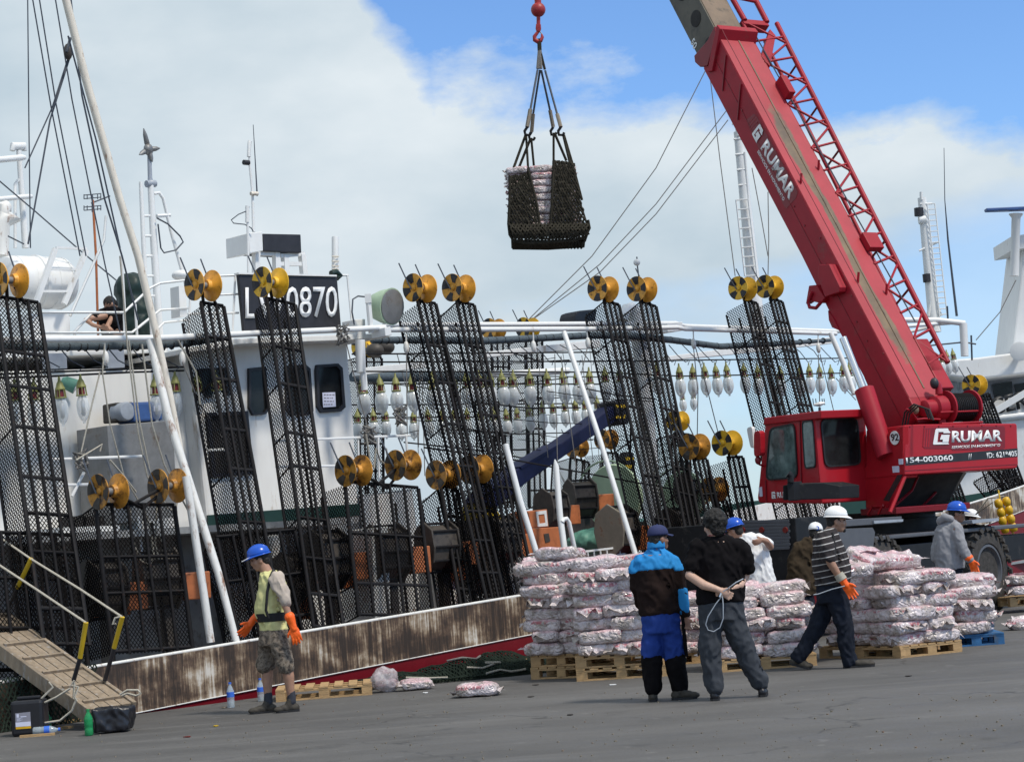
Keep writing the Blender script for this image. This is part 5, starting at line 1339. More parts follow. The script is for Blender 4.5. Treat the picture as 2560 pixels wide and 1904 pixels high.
cwin(rnd(cabR([(2053, 1051), (2140, 1047), (2149, 1158), (2064, 1164)], .004)), -ch, 'glass_dark')
MB().bar(*cabL([(1999, 1050), (2003, 1205)], .012), .012, .02).build('door_seam', M_['dark_red'], cabo)
MB().bar(*cabL([(1914, 1200), (1916, 1252)], .012), .012, .02).build('door_seam', M_['dark_red'], cabo)
MB().prism(cabL([(1897, 1218), (1905, 1216), (1907, 1240), (1900, 1241)], .001), cl * .006).build('small_label', M_['paper'], cabo)
a, b_ = cabL([(1930, 1246), (1941, 1245)], .004); u_ = cabL([(1930, 1229)], .004)[0]
logoG(a, b_ - a, V((0, 0, 1)), (b_ - a).length, (u_ - a).length, cabo)
a, b_ = cabL([(1943, 1244), (1990, 1240)], .004)
text('RUMAR', a, b_ - a, V((0, 0, 1)), .085, M_['decal_white'], cabo, w=(b_ - a).length, bold=.03)
mr_ = MB().prism(rnd(cabL([(1884, 1078), (1900, 1076), (1902, 1138), (1884, 1142)], .25), .25), cr * .10).build('mirror', M_['cab_red'], CR, bevel=.01)
MB().tube([cabL([(1893, 1140)], .2)[0], cabL([(1898, 1160)], .1)[0], cabL([(1910, 1165)], 0)[0]], .018, 6).build('mirror_arm', M_['cab_red'], mr_)
MB().ball(cabL([(1895, 1150)], .2)[0], (.05, .05, .07), 10, 8).build('work_lamp', M_['dark_red'], CR, smooth=180)
MB().prism(rnd(cabL([(1866, 1070), (1880, 1065), (1884, 1120), (1876, 1118)], -.3), .25), cr * .06).build('mirror', M_['white_paint'], CR)
# exhaust box and dark screens before the cab
wallp = lambda pts, Y, d, m, n_: MB().prism([D(a, b_, Y) for a, b_ in pts], V((d * .7, d * .7, 0))).build(n_, M_[m], CR, bevel=.01)
wallp([(1967, 1205), (1985, 1203), (1987, 1250), (1970, 1252)], 28.6, .2, 'carrier_black', 'exhaust_stack')
MB().tube([D(1976, 1205, 28.6), D(1978, 1190, 28.6), D(1970, 1184, 28.6)], [.05, .05, .06], 10).build('exhaust_pipe', M_['carrier_black'], CR, smooth=60)
wallp([(1957, 1213), (1985, 1208), (2060, 1206), (2100, 1214), (2100, 1246), (1957, 1250)], 28.7, .5, 'carrier_black', 'engine_cover')
# luffing cylinder
q = leftP([(2160, 972), (2216, 1140)], .0)
MB().lathe(q[0], q[1] - q[0], [(0, .12), (.01, .155), ((q[1] - q[0]).length, .15)], 20).build('lift_cylinder', M_['crane_red'], CR, smooth=40)
q2 = leftP([(2108, 845), (2161, 980)], .0)
MB().tube(q2, .062, 14).build('piston_rod', M_['chrome'], CR, smooth=60)
# boom
OB = .62; WT = .74
def bm(pts, off=0.0): return [PLN(a, b_, Pc + cr * (OB + off), cl) for a, b_ in pts]
outer = bm([(1788, 76), (2283, 1015), (2250, 1085), (2215, 1075), (2158, 940), (2096, 826), (2004, 640), (1758, 172)])
boom = MB().prism(outer, cr * WT).build('boom', M_['crane_red'], CR, bevel=.02)
bdir = (bm([(1788, 76)])[0] - bm([(2283, 1015)])[0]).normalized()
bN = (cr.cross(bdir)); bN = bN if bN.z > 0 else -bN            # out of the boom's upper face
MB().prism(bm([(1768, 180), (1782, 105), (1792, 62), (1800, 72), (1797, 88), (1780, 178)], -.05), cr * (WT + .10)).build('boom_collar', M_['crane_red'], CR, bevel=.01)
MB().prism(bm([(1735, 140), (1768, 102), (1786, 66), (1790, 90), (1768, 165), (1750, 168), (1737, 156)], -.03), cr * (WT + .06)).build('boom_head', M_['dark_red'], CR, bevel=.01)
inner = bm([(1790, 72), (1756, 176)], .04)
L2 = 14.0
MB().prism([inner[0] - bN * .03, inner[1] + bN * .06, inner[1] + bN * .06 + bdir * L2, inner[0] - bN * .03 + bdir * L2], cr * (WT - .10)).build('inner_boom', M_['boom_olive'], CR, bevel=.01)
ib = [inner[0] - bN * .03 + bdir * .02, inner[0] - bN * .03 + bdir * L2]
MB().prism([ib[0] + bN * .002 + cr * .03, ib[0] + bN * .002 + cr * (WT - .13), ib[1] + bN * .002 + cr * (WT - .13), ib[1] + bN * .002 + cr * .03], bN * .008).build('slide_plate', M_['greasy_tan'], CR)
for i in range(3):
    c_ = inner[0].lerp(inner[1], .42) + bdir * (.02 + i * .68) - cr * .003
    MB().lathe(c_, cl, [(-.01, .155), (.004, .155), (.006, .13)], 22).build('lightening_hole', M_['dark_inside'], CR)
c_ = inner[0].lerp(inner[1], .93) + bdir * .62 - cr * .005
text('50', c_, -bdir, bN, .13, M_['decal_white'], CR, bold=.02)
# greasy strip, cable trough and details on the upper face
r0_, r1_ = bm([(2283, 1015), (1788, 76)])
Lb = (r1_ - r0_).length
def onTop(t_, x, e=.004): return r0_.lerp(r1_, t_) + cr * x + bN * e
mb = MB(); NA, NB_ = 60, 14
mb.grid(lambda a, b_: onTop(.02 + .96 * a, .01 + (WT - .02) * b_), NA, NB_)
go = mb.build('boom_top', M_['boom_top'], boom)
at = go.data.attributes.new('stain', 'FLOAT', 'POINT')
inv_ = MW[boom].inverted()
rl0, rl1 = inv_ @ r0_, inv_ @ r1_
ld = (rl1 - rl0).normalized(); LL = (rl1 - rl0).length
for i, q in enumerate(go.data.vertices):
    t_ = (q.co - rl0).dot(ld) / LL; x_ = (q.co - rl0).dot(cr)
    along = max(0, min(1, (.86 - t_) / .16)) * max(.25, min(1, (t_ - .02) / .16))
    cx_ = .36 + .03 * sin(t_ * 17); wd_ = .17 + .05 * sin(t_ * 9 + 1)
    at.data[i].value = .95 * along * max(0, 1 - ((x_ - cx_) / wd_) ** 2)
MB().bar(onTop(.04, .40), onTop(.98, .40), .025, .02, bN).build('trough_line', M_['greasy_tan'], boom)
for t_, x in ((.27, .66), (.30, .2), (.56, .1), (.60, .64)):
    MB().bar(onTop(t_, x), onTop(t_, x) + bN * .12 + bdir * .12, .04, .02, cr).build('cable_guide', M_['crane_red'], boom)
for t_ in (.845, .93):
    c_ = r0_.lerp(r1_, t_)
    MB().bar(c_ - bN * .04 - cr * .012, c_ - bN * .50 - bdir * .42 - cr * .012, .02, .03, cr).build('stiffener_rib', M_['dark_red'], boom)
for k_, (x_, y_) in enumerate(((.10, .30), (.62, .64))):
    MB().bar(bm([(2258, 1050)], -.004)[0] + bN * (x_ - .12), bm([(1775, 120)], -.004)[0] + bN * (x_ - .12) * .9, .010, .008, cr).build('weld_seam', M_['dark_red'], boom)
for i in range(14):
    p_ = bm([(2190 - i * 26, 905 - i * 48)], -.002)[0] + bN * (.05 if i % 3 else .22)
    MB().lathe(p_, cl, [(0, .018), (.010, .016)], 8).build('bolt_head', M_['dark_red'], boom)
for k_ in (0, 1, 2):
    P = [PLN(a + k_ * 6, b_ + k_ * 2, Pc + cr * .3, cl) for a, b_ in ((2255, 1068), (2262, 1030), (2285, 1010), (2312, 1020), (2322, 1046))]
    MB().tube(P, .014, 6).build('hydraulic_hose', M_['rubber'], CR, smooth=60)
for i in range(8):
    MB().lathe(rearP([(2275 + i * 36, 1066 - i * .3)], .002)[0], -ch, [(0, .014), (.008, .012)], 8).build('bolt_head', M_['dark_red'], cw)
MB().bar(*rearP([(2263, 1176), (2543, 1160)], .003), .006, .008).build('panel_seam', M_['dark_red'], cw)
# side boxes and hook ear on the boom's left face
MB().prism(bm([(2046, 662), (2072, 660), (2100, 718), (2098, 730), (2062, 742), (2044, 690)], -.14), cr * .14).build('side_box', M_['crane_red'], boom, bevel=.01)
MB().prism(bm([(2022, 714), (2040, 712), (2062, 745), (2050, 758), (2026, 752), (2014, 760)], -.10), cr * .12).build('side_bracket', M_['crane_red'], boom, bevel=.01)
MB().tube(bm([(2030, 730), (2020, 755), (2024, 768), (2040, 770), (2052, 756)], -.12), .03, 8).build('hook_ear', M_['crane_red'], boom, smooth=60)
MB().prism(bm([(2070, 776), (2086, 800), (2098, 826), (2080, 818), (2072, 800)], -.02), cr * .5).build('cylinder_lug', M_['crane_red'], boom)
MB().prism([onTop(.80, WT - .02, .0), onTop(.80, WT + .12, 0), onTop(.85, WT + .12, 0), onTop(.85, WT - .02, 0)], bN * .2).build('roller_box', M_['crane_red'], boom, bevel=.01)
# boom lettering
def btext(body, x0, y0, x1, y1, h, bold, shear=0.0, m='decal_white'):
    a, b_ = bm([(x0, y0), (x1, y1)], -.006)
    return text(body, a, b_ - a, bN * 1.0, h, M_[m], boom, w=(b_ - a).length, bold=bold, shear=shear)
bp_ = bm([(1865, 300), (1888, 283), (1995, 480), (1990, 495), (1966, 522), (1958, 512)], -.004)
MB().prism(rnd(bp_, .12), cr * .004).build('logo_panel', M_['dark_red'], boom)
for i in range(3):
    a, b_ = bm([(1869 + i * 3, 312 + i * 7), (1888 + i * 3, 290 + i * 7)], -.0045)
    MB().bar(a, b_, .012, .004, cr).build('logo_bar', M_['crane_red'], boom)
a, b_ = bm([(1896, 367), (1911, 395)], -.0065); 
bd_ = -bdir
logoG(bm([(1880, 335)], -.0065)[0], bm([(1896, 365)], -.0065)[0] - bm([(1880, 335)], -.0065)[0], bN, .22, .27, boom)
btext('RUMAR', 1902, 370, 1974, 500, .22, .035)
btext('SERVICIOS EN MOVIMIENTO', 1893, 380, 1958, 503, .055, .012)
# stowed lattice jib along the boom's right edge
def rightE(t_, o_, e=0.0): return r0_.lerp(r1_, t_) + cr * (WT + o_) + bN * e
t0, t1 = .10, 1.04
def wofs(t_): return .44 + .34 * (t_ - t0) / (t1 - t0)
lj = MB().tube([rightE(t0, wofs(t0)), rightE(t1, wofs(t1))], .045, 8).build('jib_chord', M_['crane_red'], CR, smooth=60)
MB().tube([rightE(t0, .03, -.05), rightE(t1, .03, -.05)], .035, 8).build('jib_chord', M_['crane_red'], CR, smooth=60)
MB().tube([rightE(t0, wofs(t0), -.45), rightE(t1, wofs(t1), -.45)], .035, 8).build('jib_chord', M_['crane_red'], CR, smooth=60)
nb = 15
for i in range(nb):
    ta, tb = t0 + (t1 - t0) * i / nb, t0 + (t1 - t0) * (i + 1) / nb
    MB().tube([rightE(ta, .03, -.02), rightE(ta + .02, wofs(ta))], .024, 6).build('jib_brace', M_['crane_red'], CR)
    if i < nb: MB().tube([rightE(ta, .03, -.02), rightE(tb, wofs(tb))] if i % 2 else [rightE(ta, wofs(ta)), rightE(tb, .03, -.02)], .022, 6).build('jib_brace', M_['crane_red'], CR)
    if i % 2: MB().tube([rightE(ta, wofs(ta)), rightE(ta, wofs(ta), -.45)], .02, 6).build('jib_brace', M_['dark_red'], CR)
MB().tube([rightE(.2, .2, .02), rightE(1.0, .10, .02)], .012, 5).build('boom_rope', M_['wire_rope'], CR)
MB().prism([rightE(.93, 0), rightE(1.02, .55), rightE(1.00, .60), rightE(.90, .08)], -bN * .1).build('jib_bracket', M_['crane_red'], CR, bevel=.01)
MB().prism([rightE(1.03, .02), rightE(1.03, .58), rightE(1.045, .58), rightE(1.045, .02)], -bN * .2).build('jib_bracket', M_['crane_red'], CR, bevel=.01)
MB().tube([rightE(1.04, .06), rightE(1.14, .04)], .05, 8).build('jib_pin_tube', M_['crane_red'], CR, smooth=60)
MB().tube([rightE(1.04, .56), rightE(1.12, .58)], .05, 8).build('jib_pin_tube', M_['crane_red'], CR, smooth=60)
MB().tube([rightE(1.115, .05), rightE(1.105, .57)], .035, 8).build('jib_brace', M_['crane_red'], CR, smooth=60)
for t_, o_ in ((.10, .18), (.14, .18)):
    MB().prism([rightE(t_ - .06, .02), rightE(t_ - .06, .30), rightE(t_ + .02, .30), rightE(t_ + .02, .02)], -bN * .25).build('jib_foot', M_['crane_red'], CR, bevel=.02)
MB().prism([rightE(.38, .0), rightE(.38, .3), rightE(.42, .3), rightE(.42, .0)], bN * .12).build('jib_clamp', M_['crane_red'], CR, bevel=.01)
# winch on the tail
wc = rearP([(2394, 1018)], -.35)[0]
wn_ = MB().lathe(wc - cr * .24, cr, [(0, .21), (.48, .21)], 26).build('winch_drum', M_['wire_rope'], CR, smooth=40)
for i in range(12):
    MB().lathe(wc + cr * (-.23 + i * .039), cr, [(0, .212), (.017, .226), (.034, .212)], 26).build('rope_turn', M_['black_steel'], wn_, smooth=60)
for s_ in (-.27, .25):
    MB().lathe(wc + cr * s_, cr, [(0, .27), (.03, .27)], 26).build('winch_flange', M_['crane_red'], CR, smooth=30)
MB().lathe(wc - cr * .72, cr, [(0, .07), (.03, .13), (.2, .14), (.22, .19), (.40, .2)], 18).build('winch_motor', M_['crane_red'], CR, smooth=40)
for dz, r_ in ((-.08, .016), (-.26, .02)):
    MB().tube([wc + cr * -.55 - ch * .2 + V((0, 0, dz)), wc + cr * .3 - ch * .2 + V((0, 0, dz))], r_, 6).build('guard_rail', M_['crane_red'], CR)
for s_ in (-.35, .30):
    MB().box(wc + cr * s_ + V((0, 0, -.30)), (.10, .12, .34)).build('winch_foot', M_['crane_red'], CR)
MB().ball(rearP([(2336, 958)], -.35)[0], (.07, .07, .09), 12, 8).build('lamp_knob', M_['black_paint'], CR, smooth=180)
MB().tube(rearP([(2348, 985), (2346, 962), (2344, 954)], -.35), [.06, .05, .03], 10).build('lug', M_['crane_red'], CR, smooth=60)
MB().ball(rearP([(2288, 1024)], -.1)[0], (.06, .05, .07), 10, 8).build('valve', M_['greasy_tan'], CR, smooth=180)
P = rearP([(2265, 1022), (2276, 1026), (2292, 1048), (2310, 1046), (2350, 1048)], -.1); MB().tube(P, .016, 6).build('hose', M_['crane_red'], CR, smooth=60)
MB().prism(rearP([(2290, 1030), (2360, 1022), (2364, 1056), (2296, 1058)], -.5), ch * .4).build('winch_base', M_['dark_red'], CR, bevel=.02)
# carrier
Wh = G(2490, 1533)
def side(pts, off=0.0): return [PLN(a, b_, Wh + sn * off, sn) for a, b_ in pts]
sN = sn
c1 = side([(1987, 1290)])[0]
def endP(pts, off=0.0): return [PLN(a, b_, c1 - su * off, su) for a, b_ in pts]
zt, zb = c1.z, .62
def car(u0, u1, n0, n1, z0, z1, m, name, bevel=.015):
    o0 = V((c1.x, c1.y, 0))
    poly = [o0 + su * u0 + sn * n0, o0 + su * u1 + sn * n0, o0 + su * u1 + sn * n1, o0 + su * u0 + sn * n1]
    return MB().prism([p + V((0, 0, z0)) for p in poly], V((0, 0, z1 - z0))).build(name, M_[m], CR, bevel=bevel)
hood = car(0, 1.25, -2.35, -.0, .72, zt - .02, 'carrier_black', 'engine_hood')
car(1.25, 7.2, -2.2, -.1, .78, 1.20, 'carrier_black', 'chassis')
car(1.25, 6.9, -2.3, -.02, 1.30, 1.36, 'fender_grey', 'deck_plate')
car(-.10, .0, -2.3, 0.0, .52, .78, 'carrier_black', 'rear_bumper')
grl = endP([(1824, 1300), (1980, 1298), (1981, 1372), (1826, 1380)], .01)
# louvres of the grille, hexagonal punchings read as rows of small slots
mb = MB()
for i in range(9):
    for j in range(30):
        a = grl[0].lerp(grl[1], (j + (.5 if i % 2 else 0)) / 31); b_ = grl[3].lerp(grl[2], (j + (.5 if i % 2 else 0)) / 31)
        p = a.lerp(b_, (i + .5) / 9)
        mb.lathe(p, -su, [(0, .026), (.004, .026), (.006, .016)], 6)
mb.build('punched_grille', M_['fender_grey'], hood, kind='stuff')
for x in (1858, 1905, 1964):
    MB().lathe(endP([(x, 1272 + 52)], .012)[0], -su, [(0, .045), (.02, .04)], 14).build('tail_lamp', M_['lamp_red'], hood)
wa = endP([(1880, 1352), (1980, 1348)], .104); a = endP([(1845, 1356)], .104)[0]; b_ = endP([(1979, 1346)], .104)[0]
text('WWW.GRUMAR.COM.AR', V((a.x, a.y, .60)), -sn * -1, V((0, 0, 1)), .085, M_['decal_white'], CR, w=(b_ - a).length, bold=.02)
fd = MB().prism(side([(2082, 1322), (2182, 1318), (2188, 1330), (2172, 1460), (2082, 1460)], .02), -sn * .03).build('mudguard', M_['fender_grey'], CR, bevel=.005)
MB().prism(side([(2082, 1300), (2255, 1290), (2255, 1306), (2084, 1318)], .03), -sn * .5).build('fender_top', M_['fender_grey'], CR, bevel=.01)
MB().prism(side([(2185, 1301), (2258, 1297), (2258, 1303), (2186, 1308)], .06), -sn * .05).build('fender_edge', M_['motor_grey'], CR)
MB().prism(side([(2430, 1300), (2497, 1294), (2497, 1301), (2432, 1308)], .06), -sn * .5).build('fender_edge', M_['motor_grey'], CR)
MB().prism(side([(2330, 1330), (2400, 1320), (2404, 1480), (2336, 1490)], -.2), -sn * .6).build('tool_box', M_['carrier_black'], CR, bevel=.01)
def wheel(c_, R_, w_, steer=0.0):
    ax = Matrix.Rotation(steer, 3, 'Z') @ sn
    up = V((0, 0, 1)); fw = ax.cross(up)
    t_ = MB().lathe(c_ - ax * (w_ / 2), ax, [(0, R_ * .55), (.01, R_ * .70), (.05, R_ * .90), (w_ * .2, R_ * .955), (w_ * .5, R_ * .97), (w_ * .8, R_ * .955), (w_ - .05, R_ * .90), (w_ - .01, R_ * .70), (w_, R_ * .58), (w_ - .06, R_ * .52)], 40).build('tyre', M_['dusty_rubber'], CR, smooth=45)
    for k in range(22):
        for s_ in (-1, 1):
            a = 2 * pi * (k + (.5 if s_ > 0 else 0)) / 22
            def pt(x, da, r): 
                return c_ + ax * x + (up * cos(a + da) + fw * sin(a + da)) * r
            e0, e1 = pt(s_ * w_ * .02, .10, R_ * .985), pt(s_ * w_ * .47, -.10, R_ * .95)
            q = pt(s_ * w_ * .52, -.13, R_ * .84)
            MB().bar(e0, e1, .075, .055, (e0 - c_).normalized()).bar(e1, q, .075, .05, ax).build('tread_lug', M_['dusty_rubber'], t_)
    rim = MB().lathe(c_ + ax * (w_ / 2 - .14), ax, [(-.10, R_ * .2), (-.08, R_ * .44), (.10, R_ * .52), (.125, R_ * .555), (.13, R_ * .50), (.04, R_ * .45), (-.02, R_ * .40), (-.03, R_ * .2), (.03, R_ * .18), (.04, .001)], 30).build('rim', M_['fender_grey'], CR, smooth=35)
    for k in range(10):
        a = 2 * pi * k / 10
        MB().lathe(c_ + ax * (w_ / 2 - .17) + (up * cos(a) + fw * sin(a)) * (R_ * .3), ax, [(0, .02), (.03, .02)], 6).build('wheel_nut', M_['grey_metal'], rim)
R_ = .70
for u_, st in ((0, 0.0), (-3.05, .0)):
    c_ = Wh + su * u_ - sn * .28 + V((0, 0, R_))
    wheel(c_, R_, .52, st)
    wheel(c_ - sn * 1.8, R_, .52, st)
# ------------------------------------------------------------------ hook, net sling and its load
tip = r0_ + bdir * 1.0
k_ = 8.0
while k_ < 40:
    tip = r0_ + bdir * k_ + cr * .37
    d_ = tip - CAM
    p_ = V((tip.x, tip.y, 6.5)) - CAM
    if 1280 + FPX * p_.dot(Rt) / p_.dot(Fw) < 1372: break
    k_ += .1
HY = tip.y
MB().prism([r0_ + bdir * (k_ - .6) + bN * .1, r0_ + bdir * (k_ + .3) + bN * .2, r0_ + bdir * (k_ + .4) - bN * .4, r0_ + bdir * (k_ - .6) - bN * .5], cr * .6).build('boom_tip', M_['crane_red'], CR)
MB().prism([inner[0] + bdir * 13.8 - bN * .08, inner[1] + bdir * 13.8 + bN * .1, inner[1] + bdir * max(14.2, k_ - (inner[0] - r0_).length) + bN * .1, inner[0] + bdir * max(14.2, k_ - (inner[0] - r0_).length) - bN * .08], cr * .5).build('inner_boom', M_['boom_olive'], CR)
def DH(pts, dy=0.0): return [D(a, b_, HY + dy) for a, b_ in pts]
HK = root('crane_hook', 'red ball weight and hook on the crane cable high above the bag load', 'crane hook', loc=DH([(1346, 100)])[0])
p0 = DH([(1345, 0)])[0]
MB().tube([p0 + (tip - p0), p0], .022, 6).build('cable', M_['wire_rope'], HK, smooth=60)
MB().lathe(DH([(1345, 9)])[0], (0, 0, 1), [(0, .07), (.3, .07), (.32, .1), (.6, .08)], 12).build('swivel', M_['hook_red'], HK, smooth=40)
MB().ball(DH([(1345.5, 25)])[0], .155, 20, 12).build('ball_weight', M_['hook_red'], HK, smooth=180)
MB().tube(DH([(1346, 40), (1346, 62)]), .042, 10).build('shank', M_['hook_red'], HK, smooth=40)
MB().prism(DH([(1340, 60), (1352, 60), (1353, 72), (1350, 79), (1341, 78), (1339, 70)], -.04), V((0, .09, 0))).build('clevis', M_['hook_red'], HK, bevel=.01)
MB().tube(DH([(1347, 78), (1342, 84), (1336, 92), (1337, 100), (1344, 104), (1352, 102), (1356, 93), (1354, 86)]), [.03, .035, .042, .05, .052, .045, .035, .02], 10).build('hook', M_['hook_red'], HK, smooth=60)
MB().tube(DH([(1350, 80), (1356, 87)]), .012, 6).build('latch', M_['grey_metal'], HK)
SLG = root('net_sling', 'dark rope net sling with four legs carrying a block of wrapped bags', 'net sling', loc=DH([(1372, 610)])[0])
def rope(pts, r, name='rope', m='net_dark', dys=None):
    P = [D(a, b_, HY + (dys[i] if dys else 0)) for i, (a, b_) in enumerate(pts)]
    return MB().tube(P, r, 6).build(name, M_[m], SLG, smooth=60)
rope([(1348, 98), (1349, 126)], .05, 'lifting_loop')
rope([(1349, 125), (1345, 172)], .045, 'lifting_loop', 'rope_grey'); rope([(1350, 125), (1352, 172)], .04, 'lifting_loop', 'rope_grey'); rope([(1350, 125), (1362, 174)], .03, 'lifting_loop')
for pts, dys in (([(1344, 175), (1326, 274), (1318, 318)], [0, -.3, -.4]), ([(1350, 175), (1333, 285), (1329, 330)], [0, .3, .4]), ([(1353, 176), (1375, 276), (1383, 318)], [0, .3, .4]), ([(1363, 177), (1393, 286), (1402, 318)], [0, -.3, -.4])):
    rope(pts, .024, 'sling_leg', 'wire_rope', dys)
    rope(pts[1:], .045, 'sling_sleeve', 'hex_rust', dys[1:])
    h_ = D(*pts[2], HY + dys[2])
    MB().tube([h_, h_ + V((-.06, 0, -.08)), h_ + V((-.05, 0, -.16)), h_ + V((.03, 0, -.17)), h_ + V((.06, 0, -.12))], .03, 8).build('sling_hook', M_['black_steel'], SLG, smooth=60)
for pts, dys in (([(1315, 335), (1284, 420)], [-.3, -.45]), ([(1315, 335), (1321, 432)], [-.3, -.45]), ([(1327, 345), (1297, 420)], [.3, .4]), ([(1328, 345), (1335, 418)], [.3, .4]), ([(1384, 332), (1384, 402)], [.3, .4]), ([(1386, 332), (1416, 402)], [.3, .4]), ([(1408, 338), (1424, 405), (1432, 420)], [-.3, -.45, -.45]), ([(1410, 338), (1432, 412), (1455, 500)], [-.3, -.45, -.5])):
    rope(pts, .028, 'net_rope', 'net_dark', dys)
# the net: two bands of diamond mesh wrapped round the block of bags
from math import floor
HB = .50
def net_band(pts_top, pts_bot, dy, nx, nz, r, bulge, name):
    (tl, t_r), (bl, br) = pts_top, pts_bot
    mb = MB(); rn = random.Random(int(tl[0]))
    def pt(i, j):
        u_ = i / nx; v_ = j / nz
        a = D(tl[0] + (t_r[0] - tl[0]) * u_, tl[1] + (t_r[1] - tl[1]) * u_, HY - HB); b2 = D(bl[0] + (br[0] - bl[0]) * u_, bl[1] + (br[1] - bl[1]) * u_, HY - HB)
        p = a.lerp(b2, v_)
        return p + V((rn.uniform(-.012, .012), dy - bulge * sin(pi * v_) - .02 * rn.random(), rn.uniform(-.012, .012)))
    g_ = [[pt(i + (.5 if j % 2 else 0), j) for i in range(nx + 1)] for j in range(nz + 1)]
    for j in range(nz):
        for i in range(nx + 1):
            mb.tube([g_[j][i], g_[j + 1][i]], r, 4, cap=False)
            i2 = i + (1 if j % 2 else -1)
            if 0 <= i2 <= nx: mb.tube([g_[j][i], g_[j + 1][i2]], r, 4, cap=False)
    return mb.build(name, M_['net_dark'], SLG, kind='stuff')
net_band(((1274, 440), (1320, 436)), ((1274, 596), (1356, 598)), -.03, 9, 21, .020, .03, 'net_band')
net_band(((1384, 402), (1428, 406)), ((1372, 598), (1468, 588)), -.03, 10, 23, .020, .03, 'net_band')
net_band(((1274, 562), (1466, 560)), ((1284, 606), (1460, 598)), -.06, 20, 6, .023, .10, 'net_bottom')
# net passing under and up the far side and flank
mb = MB()
rn = random.Random(9)
for i in range(22):
    a = DH([(1282 + i * 8.3, 602)], -HB)[0]; b_ = a + V((0, 2 * HB, 0)) 
    mb.tube([a, a.lerp(b_, .5) + V((0, 0, -.06)), b_], .024, 4, cap=False)
bl_, br_ = DH([(1280, 602)], -HB)[0], DH([(1463, 597)], -HB)[0]
for i in range(13):
    o_ = V((0, 2 * HB * i / 12, -.06 * sin(pi * i / 12)))
    mb.tube([bl_ + o_, bl_.lerp(br_, .5) + o_ + V((0, 0, -.03)), br_ + o_], .024, 4, cap=False)
    b2_ = V((0, 2 * HB * i / 12, 0))
    mb.tube([D(1273, 440, HY - HB) + b2_, bl_ + b2_], .02, 4, cap=False)
for i in range(9):
    a = D(1430 + i * 3.2, 420 + i * 21, HY - HB + .05)
    mb.tube([a, a + V((.03, 2 * HB - .1, 0))], .018, 4, cap=False)
    mb.tube([a, D(1430 + (i + 1) * 3.2, 420 + (i + 1) * 21, HY + .3)], .018, 4, cap=False)
for i in range(4):
    mb.tube([D(1429 + i * 2, 408, HY - HB + i * .4), D(1448, 500, HY - HB + .05 + i * .42), D(1472, 575, HY - HB + .0 + i * .42), D(1462, 604, HY - HB + i * .42)], .022, 4, cap=False)
mb.build('net_flank', M_['net_dark'], SLG, kind='stuff')
for pts in ([(1322, 430), (1340, 500), (1352, 575), (1356, 606)], [(1384, 402), (1380, 500), (1373, 606)], [(1274, 440), (1274, 500), (1271, 560), (1274, 586), (1284, 602), (1320, 608), (1372, 606), (1440, 601), (1464, 592), (1474, 570), (1470, 550)]):
    rope(pts, .032, 'border_rope', 'net_dark', [-HB - .06] * len(pts))
# ------------------------------------------------------------------ wrapped bags on pallets
def bag_mesh(i):
    rn = random.Random(100 + i)
    L_, W_, H_ = .51, .36, .152
    nu, nv, nw = 9, 6, 4
    bm = bmesh.new()
    bmesh.ops.create_cube(bm, size=1.0)
    bmesh.ops.subdivide_edges(bm, edges=bm.edges[:], cuts=5, use_grid_fill=True)
    so = V((rn.uniform(0, 50), rn.uniform(0, 50), 0))
    for q in bm.verts:
        p = q.co * 2                                     # -1..1
        e = 6.5
        k = (abs(p.x) ** e + abs(p.y) ** e + abs(p.z) ** 4.5) ** (1 / e)
        m_ = max(abs(p.x), abs(p.y), abs(p.z))
        p = p * (m_ / max(k, .01)) if k > 0 else p
        z = p.z * (1 - .12 * abs(p.x) ** 4 - .06 * abs(p.y) ** 4)
        co = V((p.x * L_ / 2, p.y * W_ / 2, z * H_ / 2))
        a = noise.noise(co * 7 + so) * .020 + noise.noise(co * 17 + so) * .012 + noise.noise(co * 34 + so) * .006
        d_ = V((p.x, p.y, p.z * 1.2)).normalized()
        q.co = co + d_ * a
    # loose film at the two ends: ragged pinched fins
    for sg in (-1, 1):
        n_ = 7; base = []; tipv = []
        z0 = rn.uniform(-.03, .02)
        for j in range(n_):
            y = (j / (n_ - 1) - .5) * W_ * .8
            base.append(bm.verts.new((sg * (L_ / 2 - .03), y, z0 + rn.uniform(-.015, .02))))
            tipv.append(bm.verts.new((sg * (L_ / 2 + rn.uniform(.01, .085)), y * rn.uniform(.7, 1.1), z0 + rn.uniform(-.06, .05))))
        for j in range(n_ - 1):
            bm.faces.new((base[j], base[j + 1], tipv[j + 1], tipv[j]))
    # a top seam fold
    if i % 2:
        n_ = 8; base = []; tipv = []
        for j in range(n_):
            x = (j / (n_ - 1) - .5) * L_ * .8
            base.append(bm.verts.new((x, rn.uniform(-.02, .02), H_ / 2 - .01)))
            tipv.append(bm.verts.new((x + rn.uniform(-.02, .02), rn.uniform(.01, .07), H_ / 2 + rn.uniform(.005, .04))))
        for j in range(n_ - 1): bm.faces.new((base[j], base[j + 1], tipv[j + 1], tipv[j]))
    me = bpy.data.meshes.new('wrapped_bag')
    bm.to_mesh(me); bm.free()
    me.materials.append(M_['bag_film'])
    me.shade_smooth()
    return me
BAGS = [bag_mesh(i) for i in range(8)]
BN = [0]
rb = random.Random(77)
